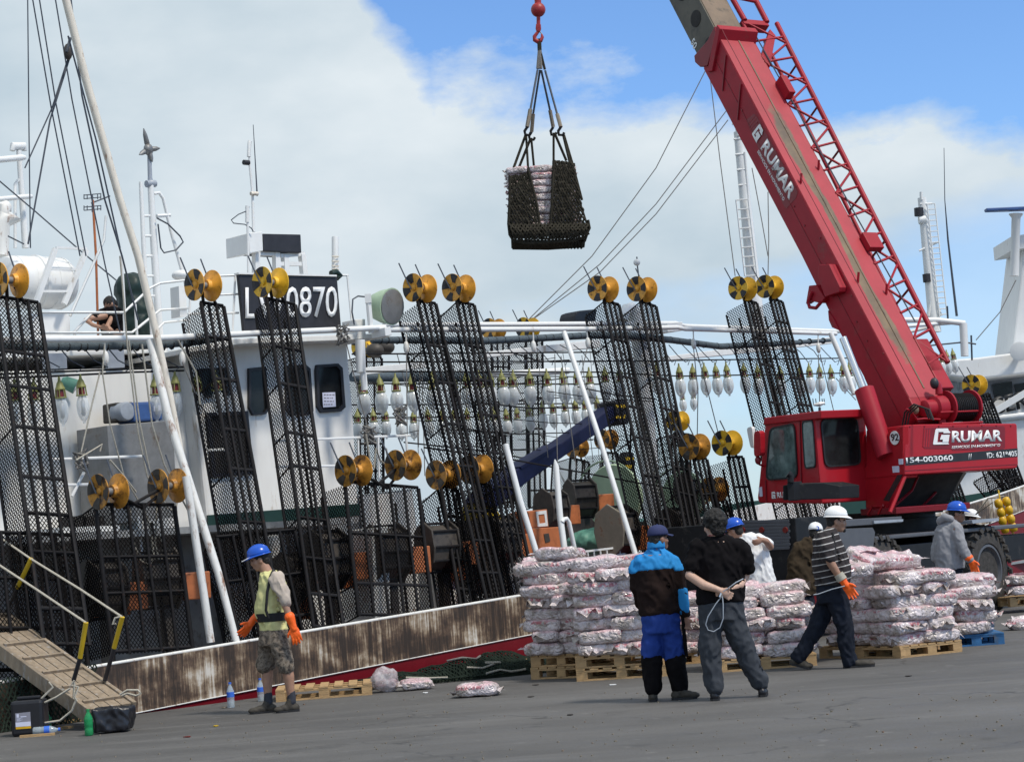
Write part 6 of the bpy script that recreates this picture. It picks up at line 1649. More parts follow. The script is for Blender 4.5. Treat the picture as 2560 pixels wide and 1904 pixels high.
def bag(P, ax, ay, label, group, sc_=1.0, roll=0.0, tilt=0.0):
    """P centre, ax long axis direction (horizontal)"""
    az = V((0, 0, 1))
    M = frame(ax, az.cross(ax), az, P) @ Matrix.Rotation(roll, 4, 'X') @ Matrix.Rotation(tilt, 4, 'Y') @ Matrix.Scale(sc_, 4)
    if rb.random() < .5: M = M @ Matrix.Rotation(pi, 4, 'Z')
    o = bpy.data.objects.new('wrapped_bag', BAGS[rb.randrange(len(BAGS))])
    col.objects.link(o); put(o, M)
    return tag(o, label, 'bag', group)
ORDN = ORD
def pallet(o, dx, w, d, label, m='wood', group='wooden pallets under the bag stacks', z0=0.0):
    """o front left corner on the ground, dx direction along the front; boards and blocks are parts"""
    dx = V((dx.x, dx.y, 0)).normalized(); dy = V((-dx.y, dx.x, 0))
    r0 = root('pallet', label, 'pallet', loc=o + V((0, 0, z0)), group=group)
    Z = V((0, 0, 1)); rn = random.Random(int(o.x * 1000))
    def bx(x0, x1, y0, y1, z_0, z_1, n_):
        p = [o + dx * x + dy * y + Z * (z0 + z_0) for x, y in ((x0, y0), (x1, y0), (x1, y1), (x0, y1))]
        MB().prism(p, Z * (z_1 - z_0)).build(n_, M_[m], r0)
    for i in range(3):
        y = (d - .1) * i / 2
        bx(0, w, y, y + .10, 0, .02, 'bottom_board')
        for j in range(3):
            x = (w - .12) * j / 2
            bx(x, x + .12 + rn.uniform(-.01, .01), y + .002, y + .098, .021, .098, 'block')
        bx(0, w, y, y + .10, .099, .119, 'stringer_board')
    for i in range(7):
        x = (w - .1) * i / 6
        bx(x, x + .10, -.004, d + .004, .12, .14 + rn.uniform(-.002, .002), 'deck_board')
    return r0
def stack(o, dx, w, d, layers, z0, where, group, right=False, left=True, top_extra=None, skip_back=True):
    dx = V((dx.x, dx.y, 0)).normalized(); dy = V((-dx.y, dx.x, 0)); Z = V((0, 0, 1))
    n_layer = .140
    for k in range(layers):
        z = z0 + .065 + k * n_layer
        top = k == layers - 1
        nm = 'top layer' if top else ORDN[k] + ' layer up'
        # front row, long sides showing on even layers, ends on odd ones
        long_ = (k + int(o.x * 10)) % 3 != 1
        n_ = max(1, round(w / (.50 if long_ else .37)))
        wi = w - .14; st = wi / n_
        for i in range(n_):
            x = .07 + st * (i + .5) + rb.uniform(-.03, .03) + (.04 * (k % 2) - .02)
            y = (.185 if long_ else .25) + rb.uniform(-.05, .03)
            P = o + dx * x + dy * y + Z * (z + rb.uniform(-.008, .008))
            a = dx if long_ else dy
            a = (Matrix.Rotation(rb.uniform(-.10, .10), 3, 'Z') @ a)
            bag(P, a, None, 'wrapped bag, %s, %s from left in front, %s' % (nm, ORDN[i], where), group, rb.uniform(.98, 1.08), rb.uniform(-.06, .06), rb.uniform(-.05, .05))
        y0 = .42 if long_ else .56
        side_n = int((d - y0) / .40)
        for on, xx, nm2 in ((left, .18, 'left side'), (right, w - .18, 'right side')):
            if not on: continue
            for i in range(side_n):
                P = o + dx * (xx + rb.uniform(-.04, .03)) + dy * (y0 + .40 * (i + .5)) + Z * (z + rb.uniform(-.008, .008))
                a = Matrix.Rotation(rb.uniform(-.12, .12), 3, 'Z') @ (dy if rb.random() < .6 else dx)
                bag(P, a, None, 'wrapped bag, %s, %s, %s behind the front, %s' % (nm2, nm, ORDN[i], where), group, rb.uniform(.98, 1.08), rb.uniform(-.06, .06), rb.uniform(-.06, .06))
        if top:
            for i in range(max(1, round((w - .3) / .48))):
                P = o + dx * (.35 + .48 * i + rb.uniform(-.06, .06)) + dy * (.62 + rb.uniform(-.05, .05)) + Z * (z + rb.uniform(-.01, .02))
                bag(P, Matrix.Rotation(rb.uniform(-.3, .3), 3, 'Z') @ dx, None, 'wrapped bag, second row, %s, %s from left, %s' % (nm, ORDN[i], where), group, 1.04)
    for i, (x, y, dz, rz, rl) in enumerate(top_extra or ()):
        P = o + dx * x + dy * y + Z * (z0 + .065 + layers * n_layer + dz)
        bag(P, Matrix.Rotation(rz, 3, 'Z') @ dx, None, 'wrapped bag lying loose on top, %s from left, %s' % (ORDN[i], where), group, 1.1, rl, rb.uniform(-.08, .08))
Z0 = V((0, 0, 1))
def gdir(p, q): return (G(*q) - G(*p))
# left pair of stacks
o2 = G(1442, 1703); d2 = gdir((1442, 1703), (1592, 1694))
pallet(o2, d2, 1.05, 1.0, 'lower of two wooden pallets nearest the man in the blue jacket')
pallet(o2 + V((.0, .02, 0)), d2, 1.02, 1.0, 'upper of two wooden pallets nearest the man in the blue jacket', z0=.143)
stack(o2 + V((-.02, .0, 0)), d2, 1.05, 1.0, 7, .287, 'stack behind the blue-jacket man', 'wrapped bags in the stack behind the blue jacket', left=True, right=False, top_extra=((.30, .22, 0, .1, .05), (.72, .3, -.01, -.1, -.08)))
o1 = G(1332, 1696); d1 = gdir((1332, 1696), (1441, 1701)); d1 = V((.90, -.42, 0))
o1 = o1 + V((-.02, -.12, 0))
pallet(o1, d1, .80, 1.0, 'lower of two wooden pallets at the left end of the bag stacks')
pallet(o1 + V((.01, .02, 0)), d1, .80, 1.0, 'upper of two wooden pallets at the left end of the bag stacks', z0=.143)
stack(o1 + V((-.03, -.02, 0)), d1, .82, 1.0, 7, .287, 'leftmost stack', 'wrapped bags in the leftmost stack', left=True, right=False, top_extra=((.16, .16, -.01, .1, .1), (.45, .2, 0, .0, .1), (.45, .2, .125, .1, -.12), (.05, .55, .0, .5, .0)))
# middle stack
o3 = G(1795, 1683); d3 = gdir((1795, 1683), (2041, 1665))
pallet(o3 + V((0, .15, 0)), d3, 1.15, 1.0, 'wooden pallet under the middle stack of bags behind the man in black')
stack(o3 + V((0, .15, 0)), d3, 1.17, 1.0, 5, .145, 'middle stack', 'wrapped bags in the middle stack', left=True, right=True, top_extra=((.35, .25, -.01, .05, .1), (.85, .3, -.02, -.1, 0)))
# gap stack left of the middle, seen between the two men
o6 = G(1690, 1668); d6 = d3
pallet(o6 + V((0, .5, 0)), d6, .6, .9, 'wooden pallet seen between the blue jacket and the black T-shirt')
stack(o6 + V((0, .5, 0)), d6, .62, .9, 5, .145, 'stack between standing men', 'wrapped bags in the stack seen between the standing men', left=True, right=False)
# right stacks
oc = G(2252, 1645)
dcl = gdir((2049, 1645), (2252, 1645)); dcr = gdir((2252, 1645), (2401, 1629))
wl = min(dcl.length, 1.35); wr_ = dcr.length
o4 = oc - dcl.normalized() * wl
pallet(o4, dcl, wl, .95, 'wooden pallet in front of the striped shirt man, left of the right-hand bag stacks')
stack(o4 + V((.02, .02, 0)), dcl, wl, .95, 5, .145, 'stack beside striped shirt', 'wrapped bags in the stack right of the striped shirt', left=True, right=False, top_extra=((.55, .25, 0, .1, .1), (.95, .3, .0, -.2, .05)))
pallet(oc + V((.03, .03, 0)), dcr, wr_, 1.0, 'wooden pallet with open side below the right-hand bag stacks')
stack(oc + V((0.03, .03, 0)), dcr, wr_, 1.0, 6, .145, 'stack before grey hoodie', 'wrapped bags in the stack before the grey hoodie', left=False, right=True, top_extra=((-.45, .3, .0, .1, .15), (-.05, .45, .11, .4, .5), (.35, .5, .05, -.1, .1)))
o5 = G(2401, 1617); d5 = gdir((2401, 1617), (2503, 1610))
pallet(o5 + V((-.12, .05, 0)), d5, .66, .9, 'blue pallet at the right end of the bag stacks', 'pallet_blue')
stack(o5 + V((-.15, .05, 0)), d5, .68, .9, 4, .145, 'stack on the blue pallet', 'wrapped bags on the blue pallet', left=False, right=True, top_extra=((.38, .3, .0, .1, .1),))
for i, (x, y) in enumerate(((2556, 1500), (2562, 1470))):
    g_ = G(2556, 1530)
    bag(V((g_.x + .05, g_.y, .35 + .16 * i)), V((1, .2, 0)).normalized(), None, 'wrapped bag on a low stack at the right edge, %s' % ('lower of two' if i == 0 else 'upper of two'), 'bags at the right edge')
g_ = G(2556, 1530); pallet(g_ + V((-.2, -.1, 0)), V((1, .2, 0)), .9, .8, 'dark wooden pallet cut by the right edge of the picture', z0=.1)
bag(G(2556, 1572) + V((.08, 0, .07)), V((1, .1, 0)).normalized(), None, 'wrapped bag lying on the ground at the right edge beside the tyre', 'loose bags on the ground')
# the load in the sling
base = D(1284, 596, HY - HB + .22); base.z += .08
wN = (D(1450, 600, HY - HB).x - D(1284, 600, HY - HB).x)
for k in range(10):
    n_ = 3
    for r_ in range(2):
        for i in range(n_):
            if r_ == 1 and k < 8 and i < 2: continue
            P = base + V((wN * (i + .5) / n_ + rb.uniform(-.02, .02) - .003 * k, .42 * r_ + rb.uniform(-.02, .03), .145 * k))
            bag(P, (Matrix.Rotation(rb.uniform(-.1, .1), 3, 'Z') @ V((1, 0, 0))), None, 'hanging wrapped bag, %s layer from below, %s from left, %s row' % (ORDN[k], ORDN[i], 'front' if r_ == 0 else 'second'), 'wrapped bags hanging in the net sling', rb.uniform(.94, 1.0), rb.uniform(-.06, .06), rb.uniform(-.04, .04))

# ------------------------------------------------------------------ loose things on the quay
bag(G(1194, 1741) + V((0, .1, .075)), V((.95, -.12, 0)).normalized(), None, 'single wrapped bag lying alone on the asphalt between the workers', 'loose bags on the ground', 0.92)
bag(G(1036, 1726) + V((.02, .15, .07)), V((1, .25, 0)).normalized(), None, 'red printed wrapped bag lying flat beside the blown-up clear bag', 'loose bags on the ground', .72, .1)
cb = MB(); c0 = G(964, 1731) + V((0, .15, .14))
cb.ball(c0, (.165, .16, .15), 20, 14)
me_o = cb.build('plastic_bag', M_['loose_film'], smooth=180, fuse=(.02, 2, .035, 7))
tag(me_o, 'crumpled clear plastic bag with pink print beside the flat pallet', 'plastic bag')
bag(c0 + V((.0, .02, -.05)), V((1, 0, .0)), None, 'wrapped bag inside the crumpled clear plastic bag', 'loose bags on the ground', .52, .3)
pa = G(686, 1757); pb = G(926, 1738)
pallet(pa + V((0, .15, 0)), pb - pa, 1.12, .8, 'single wooden pallet lying flat behind the man in yellow')
pallet(G(1255, 1690) + V((0, .5, 0)), V((1, .1, 0)), .5, .5, 'piece of a wooden pallet at the left foot of the stacks')
# heap of dark fishing net
nh = root('net_heap', 'heap of dark green fishing net with rope ends beside the ship hull', 'net', loc=G(1150, 1700))
def heap(x, y):
    a = max(0, 1 - ((x - .35) / 1.0) ** 2 - (y / .42) ** 2)
    return .04 + .30 * a ** .8 * (0.65 + .5 * noise.noise(V((x * 3, y * 3, 2)))) + (.10 * max(0, 1 - ((x + .9) / .7) ** 2 - (y / .4) ** 2))
hc = G(1165, 1702) + V((0, .55, 0))
hx = V((.93, .36, 0)); hy = V((-.36, .93, 0))
mb = MB()
mb.grid(lambda u_, v_: hc + hx * ((u_ - .5) * 2.9) + hy * ((v_ - .5) * .95) + Z0 * (heap((u_ - .5) * 2.9, (v_ - .5) * .95) - .05), 36, 14)
mb.build('net_fold', M_['net_green'], nh, smooth=180)
mb = MB(); rn = random.Random(31)
def hp(x, y): return hc + hx * x + hy * y + Z0 * (heap(x, y) + .006 + .02 * noise.noise(V((x * 9, y * 9, 4))))
nx_, ny_ = 64, 20
gp = [[hp(-1.45 + 2.9 * (i + (.5 if j % 2 else 0)) / nx_ + rn.uniform(-.01, .01), -.47 + .94 * j / ny_ + rn.uniform(-.01, .01)) for i in range(nx_ + 1)] for j in range(ny_ + 1)]
for j in range(ny_):
    for i in range(nx_ + 1):
        mb.tube([gp[j][i], gp[j + 1][i]], .009, 3, cap=False)
        i2 = i + (1 if j % 2 else -1)
        if 0 <= i2 <= nx_: mb.tube([gp[j][i], gp[j + 1][i2]], .009, 3, cap=False)
mb.build('mesh', M_['net_green'], nh, kind='stuff')
for pts in ([(-.1, -.3), (.1, -.32), (.28, -.24), (.2, -.15), (.35, -.3)], [(.1, -.44), (.3, -.40), (.42, -.47), (.55, -.42), (.62, -.46)], [(-.25, .0), (-.1, -.15), (.1, -.1), (.2, .02)], [(-.9, -.3), (-.6, -.35), (-.4, -.42)]):
    MB().tube([hp(a, b_) + Z0 * .02 for a, b_ in pts], .014, 6).build('rope_end', M_['rope_pale'] if pts[0][1] < -.2 else M_['rope_grey'], nh, smooth=60)
for i, (a, b_) in enumerate(((.8, -.47), (1.1, -.44))):
    MB().box(hp(a, b_) + Z0 * .01, (.05, .05, .05)).build('float', M_['yellow'], nh, bevel=.01)
# water bottles
def bottle(P, h, r, label, mt, lying=None, lab='bottle_blue'):
    ax = V((0, 0, 1)) if lying is None else V(lying).normalized()
    b0 = root('bottle', label, 'bottle', loc=P, group='plastic drink bottles on the quay')
    O = P if lying is None else P + V((0, 0, r))
    MB().lathe(O, ax, [(0, r * .8), (.01, r), (h * .28, r), (h * .31, r * .93), (h * .34, r), (h * .66, r), (h * .82, r * .55), (h * .88, r * .36), (h * .93, r * .36)], 14).build('body', M_[mt], b0, smooth=50)
    MB().lathe(O + ax * (h * .93), ax, [(0, r * .42), (h * .07, r * .42)], 10).build('cap', M_[lab if mt != 'green_bottle' else 'green_bottle'], b0)
    MB().lathe(O + ax * (h * .42), ax, [(0, r * 1.02), (h * .2, r * 1.02)], 14).build('wrapper', M_[lab], b0, smooth=50)
    return b0
bottle(G(578, 1768), .29, .043, 'clear water bottle with blue label standing left of the man in yellow', 'clear_bottle')
bottle(G(653, 1752), .27, .041, 'clear water bottle with blue label half hidden behind the bare leg', 'clear_bottle')
bottle(G(121, 1822), .19, .038, 'green bottle standing between the black canister and the gangway', 'green_bottle', lab='green_bottle')
bottle(G(223, 1838), .27, .044, 'green bottle standing against the crumpled black canister', 'green_bottle', lab='green_bottle')
bottle(G(83, 1838), .28, .045, 'clear water bottle with blue label lying before the upright canister', 'clear_bottle', (1, .1, 0))
# black canisters
jc = root('canister', 'upright black plastic canister with a white and yellow label at the lower left', 'canister', loc=G(70, 1842))
a, b_ = G(28, 1842), G(110, 1836)
ux = (b_ - a).normalized(); wj = (b_ - a).length
MB().prism([a, a + ux * wj, a + ux * wj + V((0, .28, 0)), a + V((0, .28, 0))], Z0 * .37).build('body', M_['black_plastic'], jc, bevel=.035)
MB().prism([a + ux * .05 + V((0, .1, .372)), a + ux * (wj - .05) + V((0, .1, .372)), a + ux * (wj - .05) + V((0, .17, .372)), a + ux * .05 + V((0, .17, .372))], Z0 * .035).build('handle', M_['black_plastic'], jc, bevel=.012)
lb = [a + ux * (wj * f_) + V((0, -.002, z)) for f_, z in ((.16, .08), (.62, .085), (.62, .25), (.16, .245))]
MB().prism(lb, V((0, -.003, 0))).build('label', M_['print_grey'], jc)
q = lambda f0, f1, z0, z1, m_, n_: MB().prism([a + ux * (wj * f0) + V((0, -.006, z0)), a + ux * (wj * f1) + V((0, -.006, z0)), a + ux * (wj * f1) + V((0, -.006, z1)), a + ux * (wj * f0) + V((0, -.006, z1))], V((0, -.002, 0))).build(n_, M_[m_], jc)
q(.16, .62, .105, .15, 'paper', 'label_band'); q(.16, .62, .08, .103, 'float_yellow', 'label_band'); q(.2, .27, .20, .235, 'paper', 'label_mark'); q(.32, .5, .20, .21, 'paper', 'label_mark')
for i in range(6): q(.2, .3 + .04 * (i % 3), .16 + .006 * i, .163 + .006 * i, 'paper', 'label_mark')
jb = MB(); a = G(226, 1837); b_ = G(328, 1828); ux = (b_ - a).normalized(); wj = (b_ - a).length
jb.prism([a + ux * .02 + Z0 * .02, a + ux * (wj - .02) + Z0 * .02, a + ux * (wj - .0) + Z0 * .25, a + ux * .03 + Z0 * .265], V((0, .27, 0)))
o = jb.build('crumpled_canister', M_['black_plastic'], smooth=180, fuse=(.018, 3, .022, 9)); tag(o, 'crumpled black canister lying under the foot of the gangway', 'canister')
for i, (p, q2, w_) in enumerate((((50, 1843), (137, 1836), .05), ((128, 1812), (222, 1797), .12), ((150, 1822), (178, 1818), .10))):
    a, b_ = G(*p), G(*q2)
    o = MB().bar(a + Z0 * .012, b_ + Z0 * .012, w_, .024).build('wood_scrap', M_['wood']); tag(o, ['thin strip of wood lying before the black canister', 'wooden board lying below the gangway', 'short wood offcut by the green bottle'][i], 'wood scrap')
# litter
rn = random.Random(8)
LT = [((470, 1842), 'lamp_red', 'small red scrap on the asphalt at the lower left'), ((538, 1815), 'yellow', 'small yellow scrap on the asphalt left of the bottle'), ((1425, 1787), 'hex_dark', 'dark pebble on the asphalt left of the blue-jacket man'), ((1340, 1712), 'hex_dark', 'dark pebble before the leftmost pallet'), ((1062, 1732), 'decal_white', 'tiny white scrap right of the red printed bag'), ((2270, 1690), 'hex_dark', 'dark crumb on the asphalt before the right-hand stacks'), ((560, 1769), 'plank_worn', 'pale splinter on the asphalt behind the water bottle'), ((1530, 1712), 'decal_white', 'white crumb right of the blue-jacket man'), ((1326, 1742), 'hex_dark', 'dark stain of tar beside the lone bag')]
for (p, m_, lb_) in LT:
    c0 = G(*p); P = [c0 + V((rn.uniform(.02, .05) * cos(t_), rn.uniform(.02, .05) * sin(t_), .004)) for t_ in (0, 1.2, 2.3, 3.6, 5)]
    o = MB().prism(P, Z0 * .008).build('litter', M_[m_]); tag(o, lb_, 'litter')
mb = MB(); rn = random.Random(19)
for i in range(420):
    p = G(rn.uniform(0, 2560), rn.uniform(1720, 1904))
    if (p - Q).dot(sn) < .4: continue
    s_ = rn.uniform(.003, .012)
    P = [p + V((s_ * cos(t_) * rn.uniform(.6, 1.2), s_ * sin(t_) * rn.uniform(.6, 1.2), 0)) for t_ in (0, 1.6, 3.1, 4.6)]
    mb.prism(P, Z0 * s_)
mb.build('grit', M_['hex_rust'], kind='stuff'); 
# ------------------------------------------------------------------ gangway
A_g = D(225, 1772, 20.6); B_g = D(326, 1754, 21.0)
A2 = PLN(0, 1609, A_g, su); B2 = PLN(0, 1518, B_g, su)
gd = (A2 - A_g).normalized(); gw = ((B_g - A_g) - gd * (B_g - A_g).dot(gd)); W_g = gw.length; gw.normalize()
gu = gw.cross(gd); gu = gu if gu.z > 0 else -gu
gw_ = root('gangway', 'worn wooden gangway with cross treads sloping up to the left from the quay', 'gangway', loc=V((A_g.x, A_g.y, 0)))
LG = 2.6
def gp_(l, w, h=0.0): return A_g + gd * l + gw * w + gu * h
nb = 4
for i in range(nb):
    w0 = W_g * i / nb + .006; w1 = W_g * (i + 1) / nb - .006
    MB().prism([gp_(0, w0), gp_(0, w1), gp_(LG, w1), gp_(LG, w0)], -gu * (.035 + .003 * (i % 2))).build('plank', M_['plank_worn'], gw_)
for w0, w1 in ((-.05, 0.0), (W_g, W_g + .05)):
    MB().prism([gp_(-.02, w0, .02), gp_(-.02, w1, .02), gp_(LG, w1, .02), gp_(LG, w0, .02)], -gu * .16).build('stringer', M_['plank_worn'], gw_, bevel=.006)
x = .14
while x < LG:
    MB().prism([gp_(x, .01, .002), gp_(x, W_g - .01, .002), gp_(x + .035, W_g - .01, .002), gp_(x + .035, .01, .002)], gu * .028).build('tread', M_['plank_worn'], gw_)
    x += .40
for tp, mid, bt, pln in (((215, 1555), (200, 1644), (184, 1700), A_g), ((306, 1541), (285, 1619), (262, 1700), B_g), ((78, 1396), (43, 1469), (10, 1540), B_g)):
    T_, M2, B_ = (PLN(*q_, pln, su) for q_ in (tp, mid, bt))
    MB().tube([T_, M2], .026, 8).build('stanchion_top', M_['yellow'], gw_, smooth=60)
    MB().tube([M2, B_], .024, 8).build('stanchion_foot', M_['black_paint'], gw_, smooth=60)
for pts, pln in (([(-40, 1387), (90, 1472), (215, 1556)], A_g), ([(-40, 1316), (78, 1397), (200, 1472), (306, 1542)], B_g)):
    P = [PLN(*q_, pln, su) for q_ in pts]
    MB().tube(P, .013, 6).build('hand_rope', M_['rope_pale'], gw_, smooth=60)
for pts in ([(186, 1700), (178, 1712), (196, 1716), (186, 1740), (192, 1750), (184, 1745), (186, 1705)], [(300, 1735), (318, 1724), (345, 1724), (352, 1732), (340, 1738), (318, 1732), (305, 1738)], [(190, 1748), (180, 1775), (150, 1800), (110, 1806)], [(300, 1541), (288, 1544), (282, 1560), (290, 1558)], [(175, 1720), (140, 1742), (112, 1755)], [(122, 1704), (132, 1716), (104, 1745)]):
    MB().tube([D(a, b_, 20.5) for a, b_ in pts], .013, 6).build('lashing_rope', M_['rope_pale'], gw_, smooth=60)
# dark green net over the hull under the gangway
mb = MB(); rn = random.Random(12)
def hn(u_, v_):
    s = -6.5 + 3.9 * u_
    return W(s, .12 - .12 * v_ + .05 * noise.noise(V((s * 3, v_ * 3, 0))), ztop(s) + .06 - (ztop(s) + .2) * v_)
nx_, ny_ = 70, 16
gp2 = [[hn((i + (.5 if j % 2 else 0)) / nx_ + rn.uniform(-.003, .003), j / ny_ + rn.uniform(-.01, .01)) for i in range(nx_ + 1)] for j in range(ny_ + 1)]
for j in range(ny_):
    for i in range(nx_ + 1):
        mb.tube([gp2[j][i], gp2[j + 1][i]], .010, 3, cap=False)
        i2 = i + (1 if j % 2 else -1)
        if 0 <= i2 <= nx_: mb.tube([gp2[j][i], gp2[j + 1][i2]], .010, 3, cap=False)
o = mb.build('hanging_net', M_['net_green'], kind=None); tag(o, 'dark green net hung over the hull under the gangway at the lower left', 'net')
# ------------------------------------------------------------------ people
def loft(mb, rings, n=18):
    vs = []; fs = []
    for c, wx, wy in rings:
        for k in range(n):
            a = 2 * pi * k / n
            vs.append(c + V((wx * cos(a), wy * sin(a), 0)))
    m = len(rings)
    for i in range(m - 1):
        for k in range(n):
            k2 = (k + 1) % n
            fs.append((i * n + k, i * n + k2, (i + 1) * n + k2, (i + 1) * n + k))
    fs.append(tuple(reversed(range(n)))); fs.append(tuple(range((m - 1) * n, m * n)))
    mb.add(vs, fs)
def limb(mb, P, R):
    mb.tube(P, R, 12)
    for p, r in zip(P, R): mb.ball(p, r * .99, 12, 8)
class Person:
    def __init__(s, label, Y, foot, skin='skin', cat='person'):
        s.Y = Y; s.skin = skin
        g = D(foot[0], foot[1], Y)
        s.g = V((g.x, Y, 0))
        s.r = root('person', label, cat, loc=s.g)
        s.body = MB()
        s.scale = Y / FPX
    def p(s, x, y, dy=0.0): return D(x, y, s.Y + dy)
    def P(s, pts): return [s.p(*q) for q in pts]
    def garment(s, name, m, loftr=(), limbs=(), voxel=.013, wr=.021, wf=9.0, it=3):
        mb = MB()
        if loftr: loft(mb, [(s.p(x, y, d_), wx, wy) for x, y, d_, wx, wy in loftr])
        for pts, R in limbs: limb(mb, s.P(pts), R)
        return mb.build(name, M_[m], s.r, smooth=180, fuse=(voxel, it, wr, wf))
    def head(s, x, y, dy, yaw, pitch=0.0, k=1.0, neck=None, beard=False, hair='short'):
        """yaw: 0 looks at the camera, +90 looks right"""
        c = s.p(x, y, dy)
        f = V((sin(radians(yaw)), -cos(radians(yaw)), 0)); sd = V((0, 0, 1)).cross(f)
        R = Matrix.Rotation(radians(pitch), 3, sd) if pitch else Matrix.Identity(3)
        f = R @ f; up = R @ V((0, 0, 1)); sd = up.cross(f)
        s.hc, s.hf, s.hu, s.hs, s.hk = c, f, up, sd, k
        B3 = Matrix(((sd.x, f.x, up.x), (sd.y, f.y, up.y), (sd.z, f.z, up.z)))
        L = lambda a, b_, c_: c + sd * (a * k) + f * (b_ * k) + up * (c_ * k)
        s.L = L
        b = s.body
        def el(a, b_, c_, rx, ry, rz): b.ball(L(a, b_, c_), (rx * k, ry * k, rz * k), 16, 11, B3)
        el(0, -.012, .035, .074, .095, .085); el(0, .018, -.030, .060, .072, .082); el(0, .045, -.085, .040, .040, .033)
        el(0, .086, -.026, .013, .020, .022); el(0, .080, .000, .010, .018, .030); el(0, .080, .032, .045, .016, .012)
        el(0, .078, -.066, .024, .014, .010); el(0, .076, -.082, .022, .014, .009)
        for sg in (-1, 1):
            el(sg * .074, -.008, -.018, .010, .022, .032); el(sg * .040, .055, -.028, .025, .022, .022)
        nk = neck or (x, y + .14 / s.scale, dy)
        limb(b, [c - up * (.05 * k) - f * (.02 * k), s.p(*nk)], [.058 * k, .066 * k])
        for sg in (-1, 1):
            MB().ball(L(sg * .032, .077, .010), (.013 * k, .007 * k, .007 * k), 8, 6, B3).build('eye', M_['black_cloth'], s.r)
            MB().ball(L(sg * .034, .084, .030), (.022 * k, .006 * k, .005 * k), 8, 6, B3).build('eyebrow', M_['hair'], s.r)
        MB().ball(L(0, .091, -.073), (.022 * k, .004 * k, .003 * k), 8, 6, B3).build('mouth', M_['dark_red'], s.r)
        if beard:
            MB().ball(L(0, .075, -.096), (.030 * k, .020 * k, .024 * k), 10, 7, B3).ball(L(0, .090, -.060), (.026 * k, .008 * k, .005 * k), 8, 5, B3).build('beard', M_['hair'], s.r)
        hb = MB()
        if hair == 'short':
            hb.ball(L(0, -.020, .040), (.080 * k, .098 * k, .088 * k), 16, 10, B3).ball(L(0, -.055, -.02), (.068 * k, .055 * k, .07 * k), 14, 9, B3)
            hb.build('hair', M_['hair'], s.r, smooth=180, fuse=(.012, 1, .005, 40))
        elif hair == 'bushy':
            rn = random.Random(3)
            hb.ball(L(0, -.028, .050), (.098 * k, .112 * k, .10 * k), 16, 10, B3).ball(L(0, -.065, -.03), (.084 * k, .06 * k, .085 * k), 14, 9, B3)
            for i in range(90):
                a, t_ = rn.uniform(0, 2 * pi), rn.uniform(-.55, 1)
                q = V((cos(a) * (1 - t_ * t_) ** .5 * .095, sin(a) * (1 - t_ * t_) ** .5 * .105 - .034, .035 + t_ * .098))
                if q.y > .055 and q.z < .055: continue
                hb.ball(L(*q), .019 * k, 8, 5)
            hb.build('hair', M_['hair'], s.r, smooth=180, fuse=(.010, 1, .006, 45))
        return s
    def helmet(s, m, tilt=0.0, k=1.0, rear=False):
        L, f, up, sd = s.L, s.hf, s.hu, s.hs
        B3 = Matrix(((sd.x, f.x, up.x), (sd.y, f.y, up.y), (sd.z, f.z, up.z)))
        mb = MB(); n, m_ = 26, 9
        c = L(0, -.008, .052); rx, ry, rz = .108 * k, .128 * k, .108 * k
        vs = []; fs = []
        for i in range(m_ + 1):
            p_ = (pi / 2) * i / m_
            for kk in range(n):
                a = 2 * pi * kk / n
                ridge = 1 + .03 * max(0, cos(a * 1.0 - pi / 2) if False else 0)
                vs.append(c + sd * (rx * sin(p_) ** .85 * cos(a)) + f * (ry * sin(p_) ** .85 * sin(a)) + up * (rz * cos(p_)))
        for i in range(m_):
            for kk in range(n):
                k2 = (kk + 1) % n
                fs.append((i * n + kk, (i + 1) * n + kk, (i + 1) * n + k2, i * n + k2))
        mb.add(vs, fs)
        h = mb.build('helmet', M_[m], s.r, smooth=60)
        so = h.modifiers.new('thick', 'SOLIDIFY'); so.thickness = .004
        mb = MB(); vs = []
        for e, dz in ((0.98, .006), (1.06, -.004), (1.10, -.010)):
            for kk in range(n):
                a = 2 * pi * kk / n
                fr = max(0, sin(a)) ** 2.0
                ex = 1 + (e - 1) * 1.0 + (e - .98) / .12 * .30 * fr
                vs.append(c + sd * (rx * (1 + (e - 1) * 1.2) * cos(a)) + f * (ry * ex * sin(a)) + up * (dz - .018 * fr * (e - .98) / .12))
        fs = [(i * n + kk, (i + 1) * n + kk, (i + 1) * n + (kk + 1) % n, i * n + (kk + 1) % n) for i in range(2) for kk in range(n)]
        mb.add(vs, fs)
        o = mb.build('brim', M_[m], h, smooth=60)
        so = o.modifiers.new('thick', 'SOLIDIFY'); so.thickness = .006
        for q in (-.034, 0, .034):
            P = [c + sd * (q * (1 - .2 * abs(t_))) + f * (ry * .99 * sin(t_)) + up * ((rz * 1.005) * cos(t_) * (1 - (q / rx) ** 2) ** .5 * .995 + .001) for t_ in [-1.1 + .22 * i for i in range(11)]]
            MB().tube(P, .006 if q else .008, 6).build('ridge', M_[m], h, smooth=60)
        return h
    def cap(s, m, k=1.0):
        L, f, up, sd = s.L, s.hf, s.hu, s.hs
        mb = MB(); n, m_ = 22, 8
        c = L(0, -.012, .045); rx, ry, rz = .088 * k, .106 * k, .092 * k
        vs = []; fs = []
        for i in range(m_ + 1):
            p_ = (pi / 2 + .12) * i / m_
            for kk in range(n):
                a = 2 * pi * kk / n
                vs.append(c + sd * (rx * sin(p_) ** .8 * cos(a)) + f * (ry * sin(p_) ** .8 * sin(a)) + up * (rz * cos(p_)))
        for i in range(m_):
            for kk in range(n):
                k2 = (kk + 1) % n
                fs.append((i * n + kk, (i + 1) * n + kk, (i + 1) * n + k2, i * n + k2))
        mb.add(vs, fs)
        h = mb.build('cap', M_[m], s.r, smooth=60)
